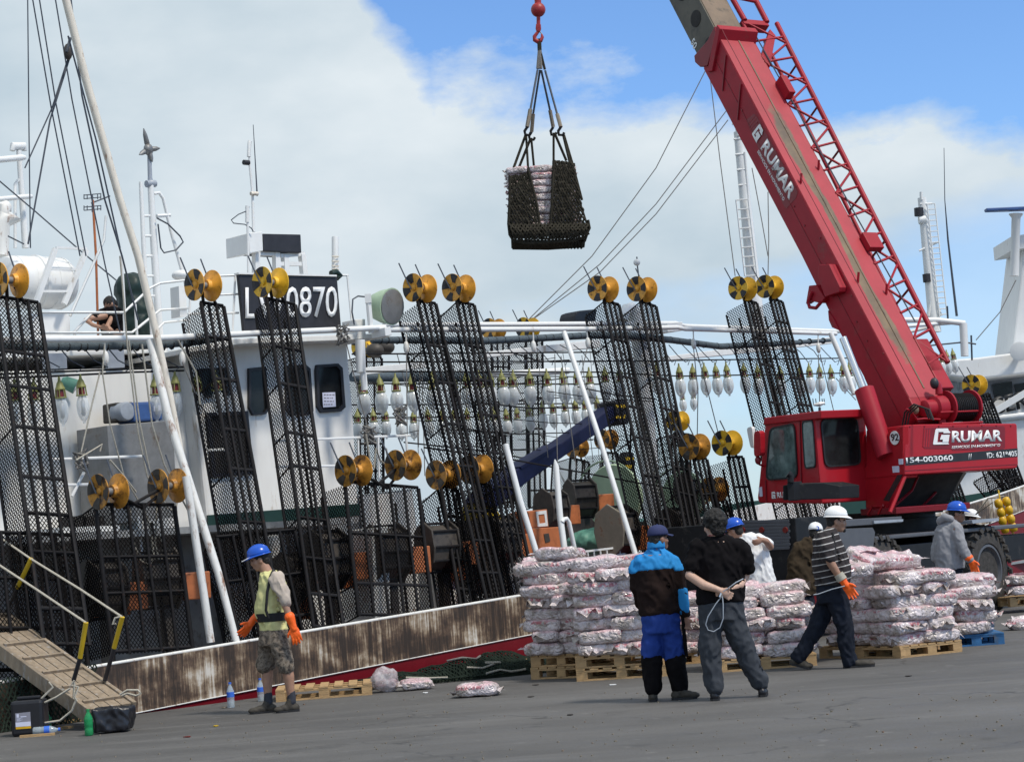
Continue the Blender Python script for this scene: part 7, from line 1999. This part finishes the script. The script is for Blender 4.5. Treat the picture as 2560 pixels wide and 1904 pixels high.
        so = h.modifiers.new('thick', 'SOLIDIFY'); so.thickness = .005
        mb = MB(); vs = []
        for t_ in (0, .35, .7, 1.0):
            for j in range(9):
                a = (j / 8 - .5) * 2
                w = (.080 - .016 * t_ * t_) * a * k
                vs.append(c + sd * w + f * ((.085 + .085 * t_ * (1 - .55 * a * a)) * k - .03 * a * a * k * (1 - t_)) + up * ((.006 - .020 * t_ - .014 * a * a) * k))
        fs = [(i * 9 + j, i * 9 + j + 1, (i + 1) * 9 + j + 1, (i + 1) * 9 + j) for i in range(3) for j in range(8)]
        mb.add(vs, fs); o = mb.build('visor', M_[m], h, smooth=60)
        so = o.modifiers.new('thick', 'SOLIDIFY'); so.thickness = .005
        MB().ball(c + up * rz, .008, 8, 5).build('button', M_[m], h)
        return h
    def hand(s, wrist, d, th, k=1.0, m=None, curl=.5, cuff=None, name='glove'):
        """wrist point, direction to the fingers, direction of the thumb side; a palm, four unequal bent fingers, a thumb"""
        w = V(wrist); d = V(d).normalized(); e = V(th); e = (e - d * e.dot(d)).normalized(); nrm = d.cross(e)
        mb = MB() if m else s.body
        B3 = Matrix(((e.x, d.x, nrm.x), (e.y, d.y, nrm.y), (e.z, d.z, nrm.z)))
        mb.ball(w + d * (.045 * k), (.042 * k, .055 * k, .017 * k), 14, 9, B3)
        mb.ball(w + d * (.012 * k), (.030 * k, .032 * k, .019 * k), 12, 8, B3)
        for i, (off, ln) in enumerate(((.031, .066), (.011, .076), (-.010, .070), (-.030, .054))):
            b0 = w + d * (.078 * k) + e * (off * k) + e * (off * .1 * k)
            sp = d + e * (off * 3.5)
            c1, c2, c3 = curl * .45, curl * 1.0, curl * 1.5
            p1 = b0 + (sp * cos(c1) + nrm * sin(c1)).normalized() * (ln * .46 * k)
            p2 = p1 + (sp * cos(c2) + nrm * sin(c2)).normalized() * (ln * .32 * k)
            p3 = p2 + (sp * cos(c3) + nrm * sin(c3)).normalized() * (ln * .24 * k)
            r = (.0098 if i < 3 else .0085) * k
            limb(mb, [b0 - d * (.02 * k), b0, p1, p2, p3], [r, r * 1.05, r, r * .95, r * .8])
        t0 = w + d * (.022 * k) + e * (.026 * k)
        t1 = t0 + (d * .62 + e * .75 + nrm * .2).normalized() * (.036 * k)
        t2 = t1 + (d * .85 + e * .42 + nrm * .35).normalized() * (.030 * k)
        limb(mb, [t0, t1, t2], [.0135 * k, .0115 * k, .009 * k])
        if cuff is not None:
            limb(mb, [w + d * (.02 * k), w - d * .04 + V(cuff) * 0, w + (V(cuff) - w) * 1.0], [.030 * k, .034 * k, .045 * k])
        if m: return mb.build(name, M_[m], s.r, smooth=180, fuse=(.0065, 2, .002, 40))
    def shoe(s, ankle, toe, m='boots', h=.11, w=.048, heel=.07):
        a = V(ankle); t_ = V(toe); d = V((t_.x - a.x, t_.y - a.y, 0)); ln = d.length; d.normalize(); sd = V((-d.y, d.x, 0))
        fz = min(t_.z, a.z - h)
        B3 = Matrix(((sd.x, d.x, 0), (sd.y, d.y, 0), (0, 0, 1)))
        lift = (a.z - h) - t_.z
        mb = MB()
        slope = (t_.z - (a.z - h)) / (ln + heel)
        def at(x, z): return V((a.x, a.y, 0)) + d * x + V((0, 0, (a.z - h) + z + slope * (x + heel) ))
        mb.ball(at(-.02, .045), (w * .92, .062, .05), 14, 9, B3)
        mb.ball(at(ln * .45, .042), (w * 1.02, ln * .42, .044), 14, 9, B3)
        mb.ball(at(ln * .78, .034), (w, .07, .036), 14, 9, B3)
        mb.tube([at(ln * .25, .05), at(.03, .085), a + V((0, 0, .03))], [w * .9, w * .95, w * .98], 12)
        o = mb.build('shoe', M_[m], s.r, smooth=180, fuse=(.010, 3, .003, 20))
        pts = [(-.075, .5), (-.06, .85), (0, .92), (ln * .3, .8), (ln * .6, 1.0), (ln * .85, .95), (ln * 1.0, .55)]
        P = [at(x, 0) + sd * (w * y) for x, y in pts] + [at(x, 0) - sd * (w * y) for x, y in reversed(pts)]
        MB().prism(P, V((0, 0, .022))).build('sole', M_['strap_black'], o)
        return o
    def finish(s, voxel=.0105):
        s.body.build('body', M_[s.skin], s.r, smooth=180, fuse=(voxel, 2, 0.0, 1))
        return s.r

# --- man in the yellow T-shirt with blue helmet
YY = G(690, 1780).y
A = Person('person in yellow T-shirt, camouflage shorts, orange gloves and blue helmet walking left', YY, (684, 1780))
A.head(648, 1398, 0, -82, pitch=12, k=1.02, neck=(668, 1432, 0), beard=True)
A.helmet('helmet_blue')
MB().prism([A.L(a, b_, c_) for a, b_, c_ in ((-.07, .08, .048), (.07, .08, .048), (.055, .185, .026), (-.055, .185, .026))], A.hu * .008).build('cap_peak', M_['white_cloth'], A.r)
b = A.body
loft(b, [(A.p(678, 1436, 0), .10, .15), (A.p(682, 1470, 0), .12, .15), (A.p(680, 1520, 0), .12, .14), (A.p(684, 1560, 0), .10, .11), (A.p(684, 1590, 0), .09, .10)])
limb(b, A.P([(694, 1456, -.19), (710, 1505, -.23), (726, 1545, -.24), (733, 1562, -.24)]), [.052, .042, .034, .03])
limb(b, A.P([(678, 1456, .17), (662, 1510, .21), (646, 1540, .18), (630, 1556, .16)]), [.052, .042, .034, .03])
limb(b, A.P([(676, 1590, .06), (670, 1655, .07), (668, 1690, .07), (670, 1742, .06)]), [.06, .06, .062, .04])
limb(b, A.P([(694, 1590, -.06), (714, 1655, -.08), (722, 1690, -.07), (727, 1740, -.06)]), [.06, .06, .062, .04])
A.garment('shirt', 'shirt_yellow', [(671, 1427, 0, .075, .10), (674, 1436, 0, .11, .175), (680, 1455, 0, .145, .195), (680, 1490, 0, .168, .19), (676, 1525, 0, .172, .18), (680, 1548, 0, .155, .165), (684, 1568, 0, .15, .165), (685, 1577, 0, .148, .165)], [])
A.garment('sleeve', 'sleeve_grey', (), [([(692, 1447, -.17), (704, 1476, -.215), (712, 1500, -.225)], [.088, .080, .076])], voxel=.012)
A.garment('sleeve', 'sleeve_grey', (), [([(678, 1447, .17), (670, 1480, .21), (664, 1500, .21)], [.085, .075, .072])], voxel=.012)
A.garment('shorts', 'camo', [(684, 1563, 0, .142, .16), (684, 1590, 0, .155, .17), (682, 1612, 0, .15, .17)], [([(672, 1600, .06), (668, 1640, .07), (664, 1662, .07)], [.105, .098, .104]), ([(696, 1600, -.09), (708, 1640, -.09), (714, 1664, -.09)], [.105, .092, .095])])
for pts, r in (([(684, 1424, -.11), (676, 1440, -.19), (668, 1480, -.205), (665, 1525, -.20), (672, 1545, -.18)], .017), ([(684, 1424, -.11), (700, 1450, -.13), (716, 1490, -.08), (716, 1530, -.06)], .015)):
    MB().tube(A.P(pts), r, 6).build('harness_strap', M_['strap_black'], A.r, smooth=60)
mb = MB(); loft(mb, [(A.p(678, 1531, 0), .176, .186), (A.p(680, 1543, 0), .168, .178), (A.p(682, 1552, 0), .160, .172)], 22)
mb.build('waist_belt', M_['strap_black'], A.r, smooth=60)
A.hand(A.p(733, 1566, -.24), A.p(745, 1604, -.24) - A.p(733, 1566, -.24), V((-1, -.2, 0)), 1.28, 'glove', .35, cuff=A.p(724, 1541, -.24))
A.hand(A.p(628, 1556, .16), A.p(606, 1586, .10) - A.p(628, 1556, .16), V((-.6, -.5, -.3)), 1.28, 'glove', .45, cuff=A.p(648, 1537, .18))
for x, y, d_ in ((670, 1742, .06), (728, 1740, -.06)):
    A.garment('sock', 'sock', (), [([(x, y - 8, d_), (x + 1, y + 12, d_)], [.047, .05])], voxel=.01, wr=.003)
A.shoe(A.p(673, 1757, .06), V((A.p(626, 1779, .02).x, YY + .0, 0.0)), h=A.p(673, 1757, .06).z)
A.shoe(A.p(730, 1752, -.06), V((A.p(690, 1775, -.1).x, YY - .10, 0.0)), h=A.p(730, 1752, -.06).z)
A.finish()
a0 = A.p(644, 1466, -.14)
# --- man in the blue jacket
YY = G(1635, 1752).y
B = Person('person in blue and dark jacket, blue work trousers and navy cap seen from behind', YY, (1660, 1752), 'skin_dark')
B.head(1648, 1346, 0, 118, pitch=0, k=1.0, neck=(1640, 1378, 0))
B.cap('cap_navy', 1.02)
b = B.body
loft(b, [(B.p(1640, 1385, 0), .15, .10), (B.p(1642, 1450, 0), .16, .11), (B.p(1650, 1540, 0), .15, .11)])
limb(b, B.P([(1683, 1410, .02), (1700, 1475, .02), (1711, 1530, -.02), (1713, 1540, -.02)]), [.05, .042, .032, .028])
limb(b, B.P([(1634, 1545, 0), (1632, 1640, 0), (1632, 1730, 0)]), [.09, .06, .045])
limb(b, B.P([(1672, 1545, 0), (1688, 1640, 0), (1696, 1730, 0)]), [.09, .06, .045])
B.garment('jacket_yoke', 'bright_blue', [(1640, 1363, 0, .07, .075), (1640, 1376, 0, .085, .085), (1640, 1384, 0, .15, .105), (1639, 1400, 0, .205, .13), (1638, 1424, 0, .215, .145)], [([(1600, 1405, 0), (1592, 1424, .01)], [.075, .08]), ([(1678, 1405, 0), (1688, 1424, .0)], [.075, .08])])
B.garment('collar', 'bright_blue', [(1641, 1352, 0, .088, .085), (1640, 1370, 0, .094, .095)], (), wr=.004)
B.garment('jacket', 'brown_black', [(1638, 1421, 0, .211, .141), (1642, 1470, 0, .212, .15), (1648, 1515, 0, .208, .15), (1650, 1533, 0, .205, .15), (1650, 1537, 0, .19, .14)], [([(1687, 1422, .0), (1700, 1470, .01), (1704, 1485, .0)], [.079, .07, .066]), ([(1593, 1422, .01), (1592, 1470, .05), (1604, 1510, .14)], [.079, .066, .055]), ([(1708, 1522, -.02), (1713, 1534, -.02)], [.056, .05])])
B.garment('sleeve_patch', 'bright_blue', (), [([(1702, 1478, .0), (1706, 1505, -.01), (1709, 1524, -.02)], [.071, .066, .060])], wr=.005)
B.hand(B.p(1714, 1541, -.02), V((.05, -.1, -1)), V((.9, .4, 0)), 1.0, None, .7)
B.garment('trousers', 'work_blue', [(1650, 1528, 0, .185, .14), (1652, 1550, 0, .19, .15), (1654, 1580, 0, .185, .15)], [([(1632, 1575, 0), (1630, 1615, 0), (1629, 1645, 0)], [.108, .104, .104]), ([(1674, 1575, 0), (1684, 1615, 0), (1688, 1645, 0)], [.108, .108, .108])])
B.garment('trouser_leg', 'black_cloth', (), [([(1629, 1642, 0), (1631, 1690, 0), (1633, 1718, 0)], [.108, .098, .086])], wr=.014)
B.garment('trouser_leg', 'black_cloth', (), [([(1688, 1642, 0), (1694, 1690, 0), (1698, 1714, 0)], [.110, .098, .086])], wr=.014)
mb = MB().tube(B.P([(1706, 1540, -.03), (1712, 1600, -.06), (1716, 1640, -.05)]), [.018, .022, .02], 6); mb.build('side_stripe', M_['black_cloth'], B.r, smooth=60)
B.shoe(B.p(1632, 1736, 0), V((B.p(1636, 1750, 0).x, YY + .20, 0)), h=B.p(1632, 1736, 0).z, m='boots')
B.shoe(B.p(1697, 1732, -.02), V((B.p(1742, 1745, 0).x, YY - .04, 0)), h=B.p(1697, 1732, 0).z, m='boots')
B.finish()
# --- man in the black T-shirt
YY = G(1785, 1750).y
C_ = Person('person with dark curly hair in black T-shirt and grey trousers, hands behind the back', YY, (1830, 1748), 'skin_fair')
C_.head(1783, 1312, 0, -150, pitch=6, k=1.08, neck=(1792, 1345, 0), hair='bushy')
b = C_.body
loft(b, [(C_.p(1796, 1352, 0), .16, .10), (C_.p(1800, 1420, 0), .19, .12), (C_.p(1802, 1510, 0), .17, .12)])
limb(b, C_.P([(1742, 1372, .0), (1728, 1415, -.02), (1724, 1438, -.06), (1760, 1462, -.14), (1792, 1472, -.18), (1800, 1475, -.18)]), [.056, .05, .046, .046, .032, .03])
limb(b, C_.P([(1856, 1372, .0), (1866, 1415, .0), (1862, 1440, .06)]), [.056, .05, .046])
limb(b, C_.P([(1782, 1520, 0), (1776, 1620, 0), (1786, 1728, 0)]), [.08, .066, .046])
limb(b, C_.P([(1826, 1520, 0), (1858, 1615, .02), (1902, 1712, .05)]), [.10, .066, .046])
C_.garment('t_shirt', 'black_cloth', [(1792, 1336, 0, .07, .07), (1794, 1345, 0, .14, .095), (1796, 1362, 0, .215, .125), (1799, 1400, 0, .235, .15), (1801, 1450, 0, .235, .155), (1802, 1500, 0, .232, .155), (1802, 1506, 0, .225, .15)], [([(1748, 1366, 0), (1736, 1395, -.01), (1730, 1413, -.03)], [.090, .088, .086]), ([(1848, 1366, 0), (1862, 1395, .0), (1866, 1416, .0)], [.090, .085, .08])])
mb = MB(); loft(mb, [(C_.p(1792, 1334, 0), .078, .078), (C_.p(1792, 1338, 0), .082, .082)], 20); mb.build('collar_band', M_['dark_red'], C_.r)
C_.garment('trousers', 'trouser_grey', [(1802, 1498, 0, .205, .14), (1803, 1520, 0, .215, .155), (1804, 1550, 0, .21, .155)], [([(1778, 1545, 0), (1774, 1620, 0), (1780, 1680, 0), (1786, 1716, 0)], [.118, .106, .094, .088]), ([(1830, 1545, 0), (1860, 1620, .02), (1882, 1672, .04), (1900, 1702, .05)], [.118, .106, .094, .086])])
C_.hand(C_.p(1800, 1476, -.19), C_.p(1822, 1488, -.18) - C_.p(1800, 1476, -.19), V((.2, -.1, .9)), 1.0, None, 1.0)
C_.hand(C_.p(1822, 1474, -.12), V((-.8, -.3, -.5)), V((.1, -.2, .9)), 1.0, None, .9)
limb(b, C_.P([(1862, 1438, .06), (1850, 1462, -.06), (1824, 1473, -.12)]), [.045, .040, .03])
C_.shoe(C_.p(1787, 1735, 0), V((C_.p(1792, 1750, 0).x, YY + .16, 0)), 'black_plastic', h=C_.p(1787, 1735, 0).z)
C_.shoe(C_.p(1906, 1722, .05), V((C_.p(1916, 1735, 0).x, YY + .22, 0.0)), 'black_plastic', h=C_.p(1906, 1722, .05).z)
C_.finish()
st_ = root('wire_strop', 'looped grey wire strop held behind the back of the man in black', 'strop', loc=C_.p(1790, 1570, -.24))
MB().tube(C_.P([(1806, 1488, -.22), (1790, 1508, -.24), (1770, 1540, -.25), (1764, 1560, -.25), (1770, 1574, -.25), (1784, 1578, -.25), (1800, 1568, -.25), (1808, 1545, -.25), (1808, 1510, -.24), (1806, 1490, -.22)]), .0055, 6).build('loop', M_['motor_grey'], st_, smooth=60)
MB().tube(C_.P([(1808, 1478, -.22), (1820, 1470, -.24), (1840, 1455, -.24), (1858, 1446, -.20)]), .0055, 6).build('tail', M_['motor_grey'], st_, smooth=60)
MB().tube(C_.P([(1800, 1492, -.23), (1804, 1482, -.23)]), .016, 8).build('ferrule', M_['chrome'], st_, smooth=60)
# --- man in the white T-shirt behind the middle stack
YY = 24.1
E_ = Person('person in white T-shirt and blue helmet bending over the middle stack of bags', YY, (1885, 1640))
E_.head(1836, 1326, 0, -120, pitch=14, k=1.0, neck=(1862, 1346, 0))
E_.helmet('helmet_blue')
b = E_.body
loft(b, [(E_.p(1872, 1350, 0), .13, .10), (E_.p(1890, 1400, 0), .15, .11), (E_.p(1905, 1470, 0), .14, .11), (E_.p(1905, 1500, 0), .14, .11)])
limb(b, E_.P([(1905, 1352, -.02), (1926, 1366, -.08), (1915, 1352, -.28), (1905, 1348, -.34)]), [.052, .046, .04, .03])
limb(b, E_.P([(1850, 1352, .02), (1835, 1390, -.1), (1832, 1430, -.3)]), [.052, .042, .032])
for dx in (-16, 16): limb(b, E_.P([(1905 + dx, 1490, 0), (1900 + dx, 1570, 0), (1898 + dx, 1650, 0)]), [.09, .06, .045])
E_.garment('t_shirt', 'white_cloth', [(1862, 1332, 0, .08, .07), (1868, 1340, 0, .13, .10), (1876, 1354, 0, .185, .125), (1888, 1395, 0, .185, .14), (1900, 1440, 0, .18, .14), (1906, 1478, 0, .18, .14)], [([(1900, 1348, -.02), (1918, 1360, -.06)], [.082, .075]), ([(1854, 1350, .02), (1842, 1372, -.05)], [.08, .074])])
E_.garment('trousers', 'jeans', [(1906, 1470, 0, .165, .13), (1906, 1500, 0, .165, .13)], [([(1889, 1495, 0), (1884, 1650, 0)], [.10, .075]), ([(1922, 1495, 0), (1914, 1650, 0)], [.10, .075])])
E_.hand(E_.p(1905, 1348, -.34), V((-.7, -.5, -.3)), V((0, -.3, 1)), 1, None, .8)
E_.finish()
# --- man in the brown jacket and white cap
YY = 25.4
F_ = Person('person in brown jacket and white cap behind the striped shirt', YY, (2010, 1620))
F_.head(2040, 1332, 0, 150, pitch=10, k=1.0, neck=(2026, 1355, 0))
cp_ = F_.cap('helmet_white', 1.06)
c0 = F_.p(2043, 1319, -.10)
MB().lathe(c0, V((0, -1, 0)), [(0, .026), (.004, .026), (.005, .018), (.002, .017)], 16).build('badge', M_['bottle_blue'], cp_)
b = F_.body
loft(b, [(F_.p(2016, 1360, 0), .13, .10), (F_.p(2004, 1440, 0), .15, .11), (F_.p(2000, 1500, 0), .15, .11)])
for dx in (-15, 15): limb(b, F_.P([(2000 + dx, 1490, 0), (2000 + dx, 1640, 0)]), [.09, .05])
F_.garment('jacket', 'jacket_brown', [(2026, 1342, 0, .08, .075), (2022, 1350, 0, .12, .10), (2016, 1366, 0, .175, .13), (2008, 1400, 0, .20, .15), (2003, 1450, 0, .21, .16), (2002, 1490, 0, .20, .16)], [([(1998, 1368, -.02), (1984, 1400, -.03), (1986, 1440, -.08)], [.085, .08, .072]), ([(2044, 1368, .05), (2060, 1410, .05), (2060, 1440, -.05)], [.085, .08, .07])])
F_.garment('trousers', 'jeans', [(2002, 1480, 0, .17, .13), (2002, 1510, 0, .17, .13)], [([(1986, 1500, 0), (1984, 1640, 0)], [.10, .075]), ([(2018, 1500, 0), (2016, 1640, 0)], [.10, .075])])
F_.finish()
# --- man in the striped polo
YY = G(2110, 1668).y
S_ = Person('person in dark striped polo shirt, jeans, white helmet and orange glove walking right', YY, (2080, 1668))
S_.head(2092, 1302, 0, 84, pitch=4, k=1.06, neck=(2074, 1332, 0), beard=True)
S_.helmet('helmet_white', k=1.02)
b = S_.body
loft(b, [(S_.p(2066, 1340, 0), .11, .14), (S_.p(2074, 1400, 0), .15, .15), (S_.p(2082, 1450, 0), .14, .14), (S_.p(2082, 1490, 0), .13, .14)])
limb(b, S_.P([(2060, 1350, -.20), (2070, 1395, -.26), (2084, 1418, -.26), (2098, 1440, -.25), (2106, 1450, -.25)]), [.058, .052, .046, .036, .032])
limb(b, S_.P([(2076, 1350, .19), (2096, 1400, .24), (2108, 1440, .2)]), [.056, .046, .034])
limb(b, S_.P([(2092, 1500, -.09), (2114, 1570, -.10), (2122, 1650, -.10)]), [.10, .07, .05])
limb(b, S_.P([(2070, 1500, .09), (2040, 1575, .08), (1996, 1640, .10)]), [.10, .07, .05])
S_.garment('polo_shirt', 'stripes', [(2074, 1322, 0, .075, .09), (2070, 1332, 0, .105, .15), (2066, 1346, 0, .145, .20), (2072, 1380, 0, .185, .21), (2080, 1420, 0, .212, .21), (2082, 1446, 0, .20, .205), (2080, 1462, 0, .19, .20)], [([(2058, 1346, -.17), (2066, 1372, -.235), (2072, 1392, -.25)], [.092, .09, .088]), ([(2074, 1346, .17), (2088, 1375, .22), (2094, 1392, .23)], [.085, .082, .08])])
S_.garment('jeans', 'jeans', [(2081, 1455, 0, .178, .19), (2082, 1480, 0, .178, .19), (2082, 1505, 0, .17, .185)], [([(2094, 1500, -.09), (2112, 1570, -.10), (2118, 1630, -.10), (2124, 1652, -.10)], [.118, .098, .085, .085]), ([(2068, 1500, .09), (2042, 1570, .08), (2012, 1618, .09), (1994, 1642, .10)], [.118, .098, .082, .08])])
S_.hand(S_.p(2112, 1458, -.26), S_.p(2132, 1487, -.27) - S_.p(2112, 1458, -.26), V((.8, -.3, .3)), 1.28, 'glove', .3, cuff=S_.p(2103, 1444, -.25))
MB().tube(S_.P([(2096, 1434, -.25), (2106, 1449, -.255)]), [.055, .058], 14).build('glove_cuff', M_['rope_pale'], S_.r, smooth=50)
MB().tube(S_.P([(2082, 1330, -.16), (2088, 1370, -.21), (2088, 1400, -.22)]), .012, 6).build('harness_strap', M_['strap_black'], S_.r, smooth=60)
S_.shoe(S_.p(2124, 1655, -.10), V((S_.p(2182, 1664, 0).x, YY - .13, 0.0)), h=S_.p(2124, 1655, -.10).z, w=.052)
S_.shoe(S_.p(1990, 1643, .10), V((S_.p(2028, 1668, 0).x, YY + .06, 0.0)), h=.075, w=.052)
S_.finish()
tl = root('hand_line', 'thin pale line held by the man in the striped shirt', 'line', loc=S_.p(2050, 1478, -.28))
MB().tube(S_.P([(2112, 1464, -.30), (2080, 1472, -.29), (2046, 1484, -.28), (2034, 1486, -.28)]), .006, 5).build('line', M_['motor_grey'], tl, smooth=60)
# --- man in the grey hoodie
YY = 25.6
H_ = Person('person in grey hooded sweatshirt, blue helmet and orange glove behind the right-hand bags', YY, (2375, 1590), 'skin_dark')
H_.head(2393, 1283, 0, 78, pitch=6, k=1.0, neck=(2376, 1308, 0))
H_.helmet('helmet_blue')
b = H_.body
loft(b, [(H_.p(2372, 1315, 0), .13, .12), (H_.p(2374, 1380, 0), .15, .13), (H_.p(2376, 1440, 0), .14, .12)])
limb(b, H_.P([(2390, 1322, -.17), (2402, 1368, -.20), (2424, 1396, -.22)]), [.05, .04, .032])
for dx in (-15, 15): limb(b, H_.P([(2376 + dx, 1430, 0), (2376 + dx, 1590, 0)]), [.09, .05])
H_.garment('hoodie', 'hoodie_grey', [(2374, 1299, 0, .10, .10), (2373, 1308, 0, .14, .13), (2372, 1324, 0, .185, .165), (2374, 1360, 0, .205, .175), (2375, 1400, 0, .20, .17), (2376, 1422, 0, .19, .165)], [([(2390, 1320, -.14), (2402, 1362, -.20), (2408, 1376, -.20), (2424, 1398, -.22)], [.085, .074, .068, .056]), ([(2358, 1320, .12), (2342, 1362, .15), (2338, 1395, .1)], [.085, .07, .06])], wr=.013)
H_.garment('hood', 'hoodie_grey', (), [([(2352, 1300, -.05), (2362, 1292, -.10), (2376, 1296, -.11)], [.055, .058, .05]), ([(2352, 1300, .02), (2350, 1304, -.02)], [.06, .05])], wr=.006)
H_.garment('trousers', 'jeans', [(2376, 1415, 0, .17, .14), (2376, 1440, 0, .17, .14)], [([(2361, 1435, 0), (2361, 1590, 0)], [.10, .075]), ([(2391, 1435, 0), (2391, 1590, 0)], [.10, .075])])
H_.hand(H_.p(2428, 1400, -.22), V((.25, -.1, -1)), V((.8, -.5, .2)), 1.28, 'glove', .35, cuff=H_.p(2422, 1394, -.22))
H_.finish()
# --- white helmet beyond the crane carrier
YY = 34.2
K_ = Person('person in dark clothes and white helmet mostly hidden beyond the crane carrier', YY, (2428, 1500), 'skin_dark')
K_.head(2428, 1295, 0, 70, pitch=8, k=1.0)
K_.helmet('helmet_white')
b = K_.body
loft(b, [(K_.p(2424, 1315, 0), .15, .10), (K_.p(2424, 1400, 0), .14, .10)])
for dx in (-12, 12): limb(b, K_.P([(2424 + dx, 1400, 0), (2424 + dx, 1515, 0)]), [.09, .05])
K_.garment('jacket', 'black_cloth', [(2424, 1310, 0, .10, .09), (2424, 1322, 0, .19, .13), (2424, 1400, 0, .19, .14)], [([(2406, 1328, 0), (2400, 1390, -.05)], [.075, .055]), ([(2442, 1328, 0), (2448, 1390, -.05)], [.075, .055])])
K_.finish()
# --- crouching crew member on the upper deck
q = SP(285, 800, 3.4)
U_ = Person('person with dark hair in black shirt bending over the upper deck railing', q.y, (290, 850), 'skin')
U_.head(276, 762, 0, -60, pitch=45, k=.95, neck=(284, 782, .05))
b = U_.body
limb(b, U_.P([(262, 790, -.1), (226, 796, -.2), (215, 800, -.22), (232, 812, -.25), (252, 818, -.28)]), [.046, .042, .036, .03, .026])
limb(b, U_.P([(280, 795, -.1), (268, 815, -.25), (285, 832, -.3)]), [.042, .034, .026])
loft(b, [(U_.p(280, 780, .05), .12, .12), (U_.p(284, 835, .1), .12, .12)])
U_.garment('shirt', 'black_cloth', [(280, 770, .05, .12, .12), (276, 785, .04, .19, .15), (282, 815, .08, .18, .15), (288, 840, .1, .17, .15), (290, 900, .1, .15, .13)], [([(258, 784, 0), (240, 792, -.14)], [.075, .065]), ([(290, 790, -.05), (282, 806, -.12)], [.075, .06])])
U_.hand(U_.p(252, 818, -.28), V((1, -.2, -.2)), V((0, -.5, .8)), 1, None, .8)
U_.hand(U_.p(285, 832, -.3), V((1, -.1, -.1)), V((0, -.5, .8)), 1, None, .8)
U_.finish()
bpy.data.scenes.remove(TMP)
